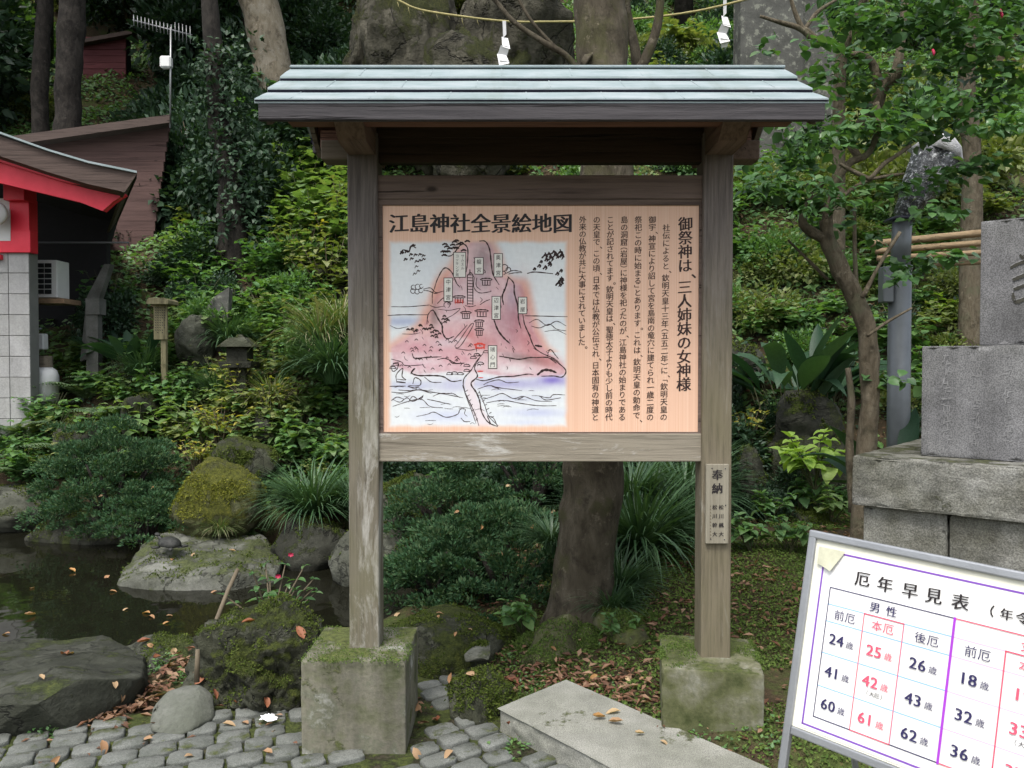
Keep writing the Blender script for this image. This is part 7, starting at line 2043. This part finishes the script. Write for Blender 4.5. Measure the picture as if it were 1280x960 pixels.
fill(12, 130, 300, 290, 420, (0, 1, 7), 0.4, 0.8, '', 'shrub', 'dark shrubs below the shed', 81)
fill(56, 890, 1140, 150, 470, (4, 6, 3, 2, 7, 4), 0.35, 0.75, '', 'plant', 'leafy plants on the right slope', 9)
fill(46, 990, 1330, -40, 260, (3, 2, 3, 0, 6), 0.7, 1.4, '', 'bush', 'bushes behind the camellia', 10)
fill(34, 1110, 1310, 250, 520, (4, 6, 0, 3, 7), 0.3, 0.6, '', 'plant', 'plants behind the bamboo rails', 11, 6.5)
fill(34, 780, 1000, -60, 130, (3, 2, 0, 6), 0.6, 1.3, '', 'bush', 'bushes above the roof', 12)
fill(26, 400, 900, 150, 235, (3, 2, 4, 1, 6), 0.4, 0.8, '', 'bush', 'bushes under the roof line', 13)
fill(20, 440, 760, -90, 30, (0, 3, 1), 1.4, 2.4, '', 'bush', 'bushes over the cliff', 14, 11, 1.0)
fill(30, 480, 900, 560, 640, (0, 1, 7), 0.4, 0.6, '', 'shrub', 'dark shrubs behind the junipers', 15, 5.9)
fill(22, 880, 1070, 520, 660, (0, 1, 7, 7), 0.22, 0.4, '', 'shrub', 'small shrubs at the right bank', 16, 5.9)

# unseen canopy added overhead, upper left and behind: crowns out of the picture that shade the slope
for i, (x, y, z, bx, K) in enumerate(((-9.5, 13.5, 11.5, (3.6, 3, 1.8), 90), (-5.5, 17, 13.5, (4.5, 3.5, 2), 100), (-11, 19, 14, (5, 4, 2.5), 110), (4, 19, 15, (4.5, 4, 2), 60), (10, 13, 12, (3.5, 3, 2), 40))):
    gz = H1(x, y)
    e = empty('canopy_tree', (x, y, gz), 'tall evergreen of the wood whose crown hangs above the slope, number of its kind hidden by the frame', 'tree', 'canopy trees of the wood')
    e['label'] = 'unseen evergreen crown added to shade the slope, ' + ('over the brown shed', 'over the ivy thicket', 'over the top left corner', 'over the cliff rocks', 'over the right slope')[i]
    V, F = clump_cloud(500 + i, K, 55, bx, 0.75, 0.2, 0.11, 'ball')
    make('crown', mesh_np('crown', V + np.array([0, 0, z - gz]), F, MT['leaf_dark']), e)
    m = MB(); m.tube([(0, 0, -.3), (0.1, 0, (z - gz) * .5), (0, .1, z - gz)], [.24, .18, .08], 10, rough=.2); m.build('trunk', MT['bark_dark'], e)

# ------------------------------------------------------------------ scattered stuff: slope cover, litter, moss
def scatter(n, xr, yr, seed, keep=None):
    r = np.random.default_rng(seed); Y = yr[0] + (yr[1] - yr[0]) * r.random(n) ** 0.85
    X = r.uniform(-1, 1, n) * (Y * 0.72 + 0.6) if xr is None else r.uniform(xr[0], xr[1], n)
    ok = sd_pond(X, Y) > 0.12
    if keep is not None: ok &= keep(X, Y)
    X, Y = X[ok], Y[ok]; Z = HH(X, Y)
    e = 0.05; gx_ = (HH(X + e, Y) - Z) / e; gy_ = (HH(X, Y + e) - Z) / e
    N = norm(np.stack([-gx_, -gy_, np.ones_like(X)], -1))
    return r, X, Y, Z, N
def patch(X, Y, s, seed, thr=0.0): return vnoise(X, Y, s, seed) > thr
def stuff(name, V, F, mt, label=None, cat=None):
    o = make(name, mesh_np(name, V, F, MT[mt])); o['kind'] = 'stuff'; return o
# ground cover leaves on the slope
slope = lambda X, Y: (Y > 6.9) | ((X > 1.3) & (Y > 6.35))
r, X, Y, Z, N = scatter(95000, None, (6.4, 20), 1, lambda X, Y: slope(X, Y) & patch(X, Y, 1.4, 3, -0.4))
n = len(X); P = np.stack([X, Y, Z + r.uniform(0, .12, n)], -1); s = r.uniform(.04, .10, n) * (1 + np.maximum(0, Y - 9) * .06)
V, F = leaf_cards(P, norm(rdir(r, n) * [1, 1, .4] + N * .3), norm(N + rdir(r, n) * .4), s, s * .6); stuff('ground_cover', V, F, 'leaf_mid')
r, X, Y, Z, N = scatter(50000, None, (6.4, 20), 2, lambda X, Y: slope(X, Y) & patch(X, Y, 1.1, 8, 0.0))
n = len(X); P = np.stack([X, Y, Z + r.uniform(0, .06, n)], -1); s = r.uniform(.03, .07, n) * (1 + np.maximum(0, Y - 9) * .06)
V, F = leaf_cards(P, norm(rdir(r, n) * [1, 1, .5] + N * .4), norm(N + rdir(r, n) * .4), s, s * .55); stuff('ground_cover', V, F, 'leaf_ivy')
r, X, Y, Z, N = scatter(40000, None, (6.4, 20), 6, lambda X, Y: slope(X, Y) & (X > -1) & patch(X, Y, 1.3, 18, -0.2))
n = len(X); P = np.stack([X, Y, Z + r.uniform(0, .05, n)], -1); s = r.uniform(.03, .06, n) * (1 + np.maximum(0, Y - 9) * .06)
V, F = leaf_cards(P, norm(rdir(r, n) * [1, 1, .5] + N * .4), norm(N + rdir(r, n) * .4), s, s * .55); stuff('ground_cover', V, F, 'leaf_olive')
# litter on the slope
r, X, Y, Z, N = scatter(26000, None, (6.4, 18), 3, lambda X, Y: slope(X, Y) & patch(X, Y, 0.9, 11, 0.1))
n = len(X); P = np.stack([X, Y, Z + .01 + r.uniform(0, .03, n)], -1); s = r.uniform(.05, .09, n)
V, F = leaf_cards(P, norm(np.stack([r.normal(size=n), r.normal(size=n), r.normal(size=n) * .15], -1)), norm(N + rdir(r, n) * .35), s, s * .45); stuff('leaf_litter', V, F, 'litter')
# mossy rise at the right and round the blocks
paved = lambda X, Y: ((X < 0.85) & (Y < 3.05) & (X > -.42)) | ((X < -0.05) & (Y < 3.9) & (X > -2.6) & (Y + 0.0 * X < 3.7))
rise = lambda X, Y: (X > -0.35) & (Y < 6.6) & ~paved(X, Y) & ~((X < 0.25) & (Y < 3.5)) 
r, X, Y, Z, N = scatter(120000, (-0.4, 3.2), (2.6, 6.6), 4, lambda X, Y: rise(X, Y) & patch(X, Y, 3.6, 21, -0.3))
n = len(X); P = np.stack([X, Y, Z + r.uniform(0, .018, n)], -1); s = r.uniform(.008, .024, n)
V, F = leaf_cards(P, norm(rdir(r, n) * [1, 1, .6] + N * .5), norm(N + rdir(r, n) * .5), s, s * .55); stuff('moss_cover', V, F, 'leaf_moss')
r, X, Y, Z, N = scatter(4200, (-0.4, 3.2), (2.9, 6.6), 5, lambda X, Y: rise(X, Y) & patch(X, Y, 2.3, 23, -0.15))
n = len(X); P = np.stack([X, Y, Z + .01 + r.uniform(0, .02, n)], -1); s = r.uniform(.03, .062, n)
V, F = leaf_cards(P, norm(np.stack([r.normal(size=n), r.normal(size=n), r.normal(size=n) * .12], -1)), norm(N + rdir(r, n) * .3), s, s * .42, 0.5, 0.15); stuff('leaf_litter', V, F, 'litter')
# drifts of dry leaves between rocks and setts
def drift(pts, n, rad, seed, size=.05):
    r = np.random.default_rng(seed); k = r.integers(0, len(pts), n); c = np.array([tuple(hit(*p)) for p in pts])[k]
    c = c + r.normal(size=(n, 3)) * [rad, rad * .8, 0]; c[:, 2] = np.maximum(HH(c[:, 0], c[:, 1]), -0.03) + r.uniform(.012, .045, n)
    s = size * r.uniform(.6, 1.3, n)
    V, F = leaf_cards(c, norm(np.stack([r.normal(size=n), r.normal(size=n), r.normal(size=n) * .2], -1)), norm(np.array([0, 0, 1.]) + rdir(r, n) * .4), s, s * .42, 0.5, 0.15)
    stuff('leaf_drift', V, F, 'litter')
drift([(150, 905), (170, 890), (190, 875), (200, 860), (215, 845), (130, 912), (230, 830)], 230, .045, 1)
drift([(270, 850), (285, 875), (262, 845), (330, 880), (345, 882), (300, 890)], 90, .04, 2, .045)
drift([(700, 835), (690, 855), (650, 850), (640, 868), (730, 860), (760, 862)], 190, .05, 3, .045)
drift([(820, 780), (800, 800), (770, 850), (820, 870), (780, 880)], 120, .07, 4, .045)
drift([(60, 945), (160, 935), (260, 930), (330, 915), (350, 940), (90, 925)], 46, .12, 15, .03)
drift([(740, 870), (690, 870), (820, 935), (870, 940)], 40, .06, 16, .035)
drift([(520, 900), (515, 880), (525, 920)], 26, .03, 5, .04)
drift([(490, 700), (500, 720), (380, 700), (410, 720)], 60, .1, 6, .055)
drift([(300, 600), (320, 580), (200, 600), (340, 620)], 70, .12, 7, .05)
# small herbs at the foot of the rocks
def herbs(pts, n, rad, seed, mt='leaf_mid', size=.02, h=.04):
    r = np.random.default_rng(seed); k = r.integers(0, len(pts), n); c = np.array([tuple(hit(*p)) for p in pts])[k]
    c = c + r.normal(size=(n, 3)) * [rad, rad, 0]; c[:, 2] = np.maximum(HH(c[:, 0], c[:, 1]), -0.03) + np.abs(r.normal(size=n)) * h * .6
    s = size * r.uniform(.6, 1.3, n)
    V, F = leaf_cards(c, norm(rdir(r, n) * [1, 1, .4] + [0, 0, .3]), norm(np.array([0, 0, 1.]) + rdir(r, n) * .4), s, s * .65); stuff('small_herbs', V, F, mt)
herbs([(55, 925), (75, 922), (65, 930)], 160, .03, 1, 'leaf_camellia'); herbs([(195, 838), (210, 832), (240, 845), (230, 850)], 240, .03, 2, 'leaf_mid')
herbs([(640, 950), (660, 940), (905, 935), (870, 930), (960, 930)], 220, .04, 3); herbs([(760, 850), (690, 800), (640, 830), (780, 800), (665, 860)], 300, .05, 4, 'leaf_mid', .018)
herbs([(50, 940), (400, 925), (525, 930), (530, 890)], 160, .03, 5, 'leaf_moss', .012, .015)

# ------------------------------------------------------------------ single fallen leaves lying on top of things
from mathutils.bvhtree import BVHTree
bpy.context.view_layer.update()
dg = bpy.context.evaluated_depsgraph_get()
def surf(px, py):
    ok, loc, nrm, idx, ob, mx = SC.ray_cast(dg, Vector((0, 0, CAMZ)), ray(px, py).normalized())
    return (loc, nrm, ob) if ok else (None, None, None)
FL = [leaf_mesh('fallen_leaf', 'litter_pale', wk=0.42, droop=d, fold=f_, wave=w) for d, f_, w in ((0.3, 0.35, .01), (-0.4, 0.5, .02), (0.7, 0.2, .0))]
FR = [leaf_mesh('fallen_leaf', 'litter_red', wk=0.48, droop=d, fold=f_, wave=w) for d, f_, w in ((0.3, 0.35, .01), (-0.5, 0.5, .02))]
GRP = [('tan fallen leaf lying on the granite setts', 'fallen leaves on the setts', FL, .075, [(130, 937), (240, 945), (335, 945), (70, 952), (180, 925), (287, 907), (306, 905), (520, 885), (523, 945), (560, 945), (495, 770)]),
       ('dry leaf on the large angular rock', 'fallen leaves on the angular rock', FL, .07, [(88, 818), (52, 850), (143, 853), (153, 873), (190, 808), (215, 817)]),
       ('dry leaf on the granite slab', 'fallen leaves on the granite slab', FL, .07, [(748, 900), (765, 892), (799, 920), (832, 930), (770, 906)]),
       ('dry leaf floating on the dark pond', 'leaves floating on the pond', FL, .08, [(133, 722), (142, 740), (37, 771), (155, 763), (265, 741), (182, 767), (205, 780), (5, 793), (190, 772), (40, 735), (90, 715), (215, 770)]),
       ('red-brown fallen leaf by the paving', 'red-brown leaves by the paving', FR, .08, [(252, 848), (80, 818), (265, 870), (330, 880), (310, 778), (180, 805), (640, 855), (195, 825), (375, 790), (545, 905), (640, 912), (300, 885)]),
       ('dry leaf on the broad mossy rock', 'fallen leaves on the broad mossy rock', FL, .05, [(548, 772), (586, 787), (550, 768), (570, 795)]),
       ('dry leaf among the mossy roots', 'fallen leaves on the mossy roots', FL, .06, [(727, 800), (690, 812), (786, 850), (803, 852), (740, 848), (684, 850), (590, 845), (565, 848)]),
       ('dry leaf resting on the juniper sprays', 'dry leaves caught in the junipers', FL, .05, [(636, 607), (600, 660), (635, 655), (625, 693), (550, 670), (520, 735), (570, 640), (665, 660), (690, 640), (600, 700), (170, 590), (115, 603), (125, 620), (190, 610)]),
       ('dry leaf on the flat pale pond rock', 'dry leaves on the flat pond rock', FL, .06, [(240, 695), (290, 690), (215, 700)])]
for lab, grp, L_, size, pts in GRP:
    for px, py in pts:
        loc, nrm, ob = surf(px, py)
        if loc is None: continue
        if nrm.z < 0.2: nrm = Vector((nrm.x, nrm.y, 0.6)).normalized()
        a = rp_.uniform(0, 6.28); t = nrm.orthogonal().normalized(); t = Quaternion(nrm, a) @ t; x_ = t.cross(nrm)
        s_ = size * rp_.uniform(.6, 1.0) * (1 if loc.y < 5 else 1.1)
        M_ = Matrix((x_, t, nrm)).transposed().to_4x4(); M_.translation = loc + nrm * 0.008 - t * s_ * .5
        o = make('fallen_leaf', rp_.choice(L_)); o.matrix_world = M_ @ Matrix.Diagonal((s_, s_, s_, 1)); tag(o, lab, 'leaf', grp)

# ------------------------------------------------------------------ look-alikes that share a description are told apart by their order from the left
byl = {}
for o in bpy.data.objects:
    if o.get('category') in ('plant', 'shrub', 'bush') and o not in PROTOS: byl.setdefault(o['label'], []).append(o)
ORD = {2: ('the left one', 'the right one'), 3: ('leftmost of three', 'middle of three', 'rightmost of three'), 4: ('leftmost of four', 'second of four', 'third of four', 'rightmost of four')}
for lab, L_ in byl.items():
    if len(L_) in ORD:
        L_.sort(key=lambda q: q.location.x / q.location.y)
        for q, w in zip(L_, ORD[len(L_)]): q['label'] = lab + ', ' + w

# ------------------------------------------------------------------ remove the prototypes
def drop(o):
    for c in KIDMAP.get(o.name, []): drop(c)
    bpy.data.objects.remove(o)
for p in PROTOS: drop(p)
bpy.data.objects.remove(FONT_O)
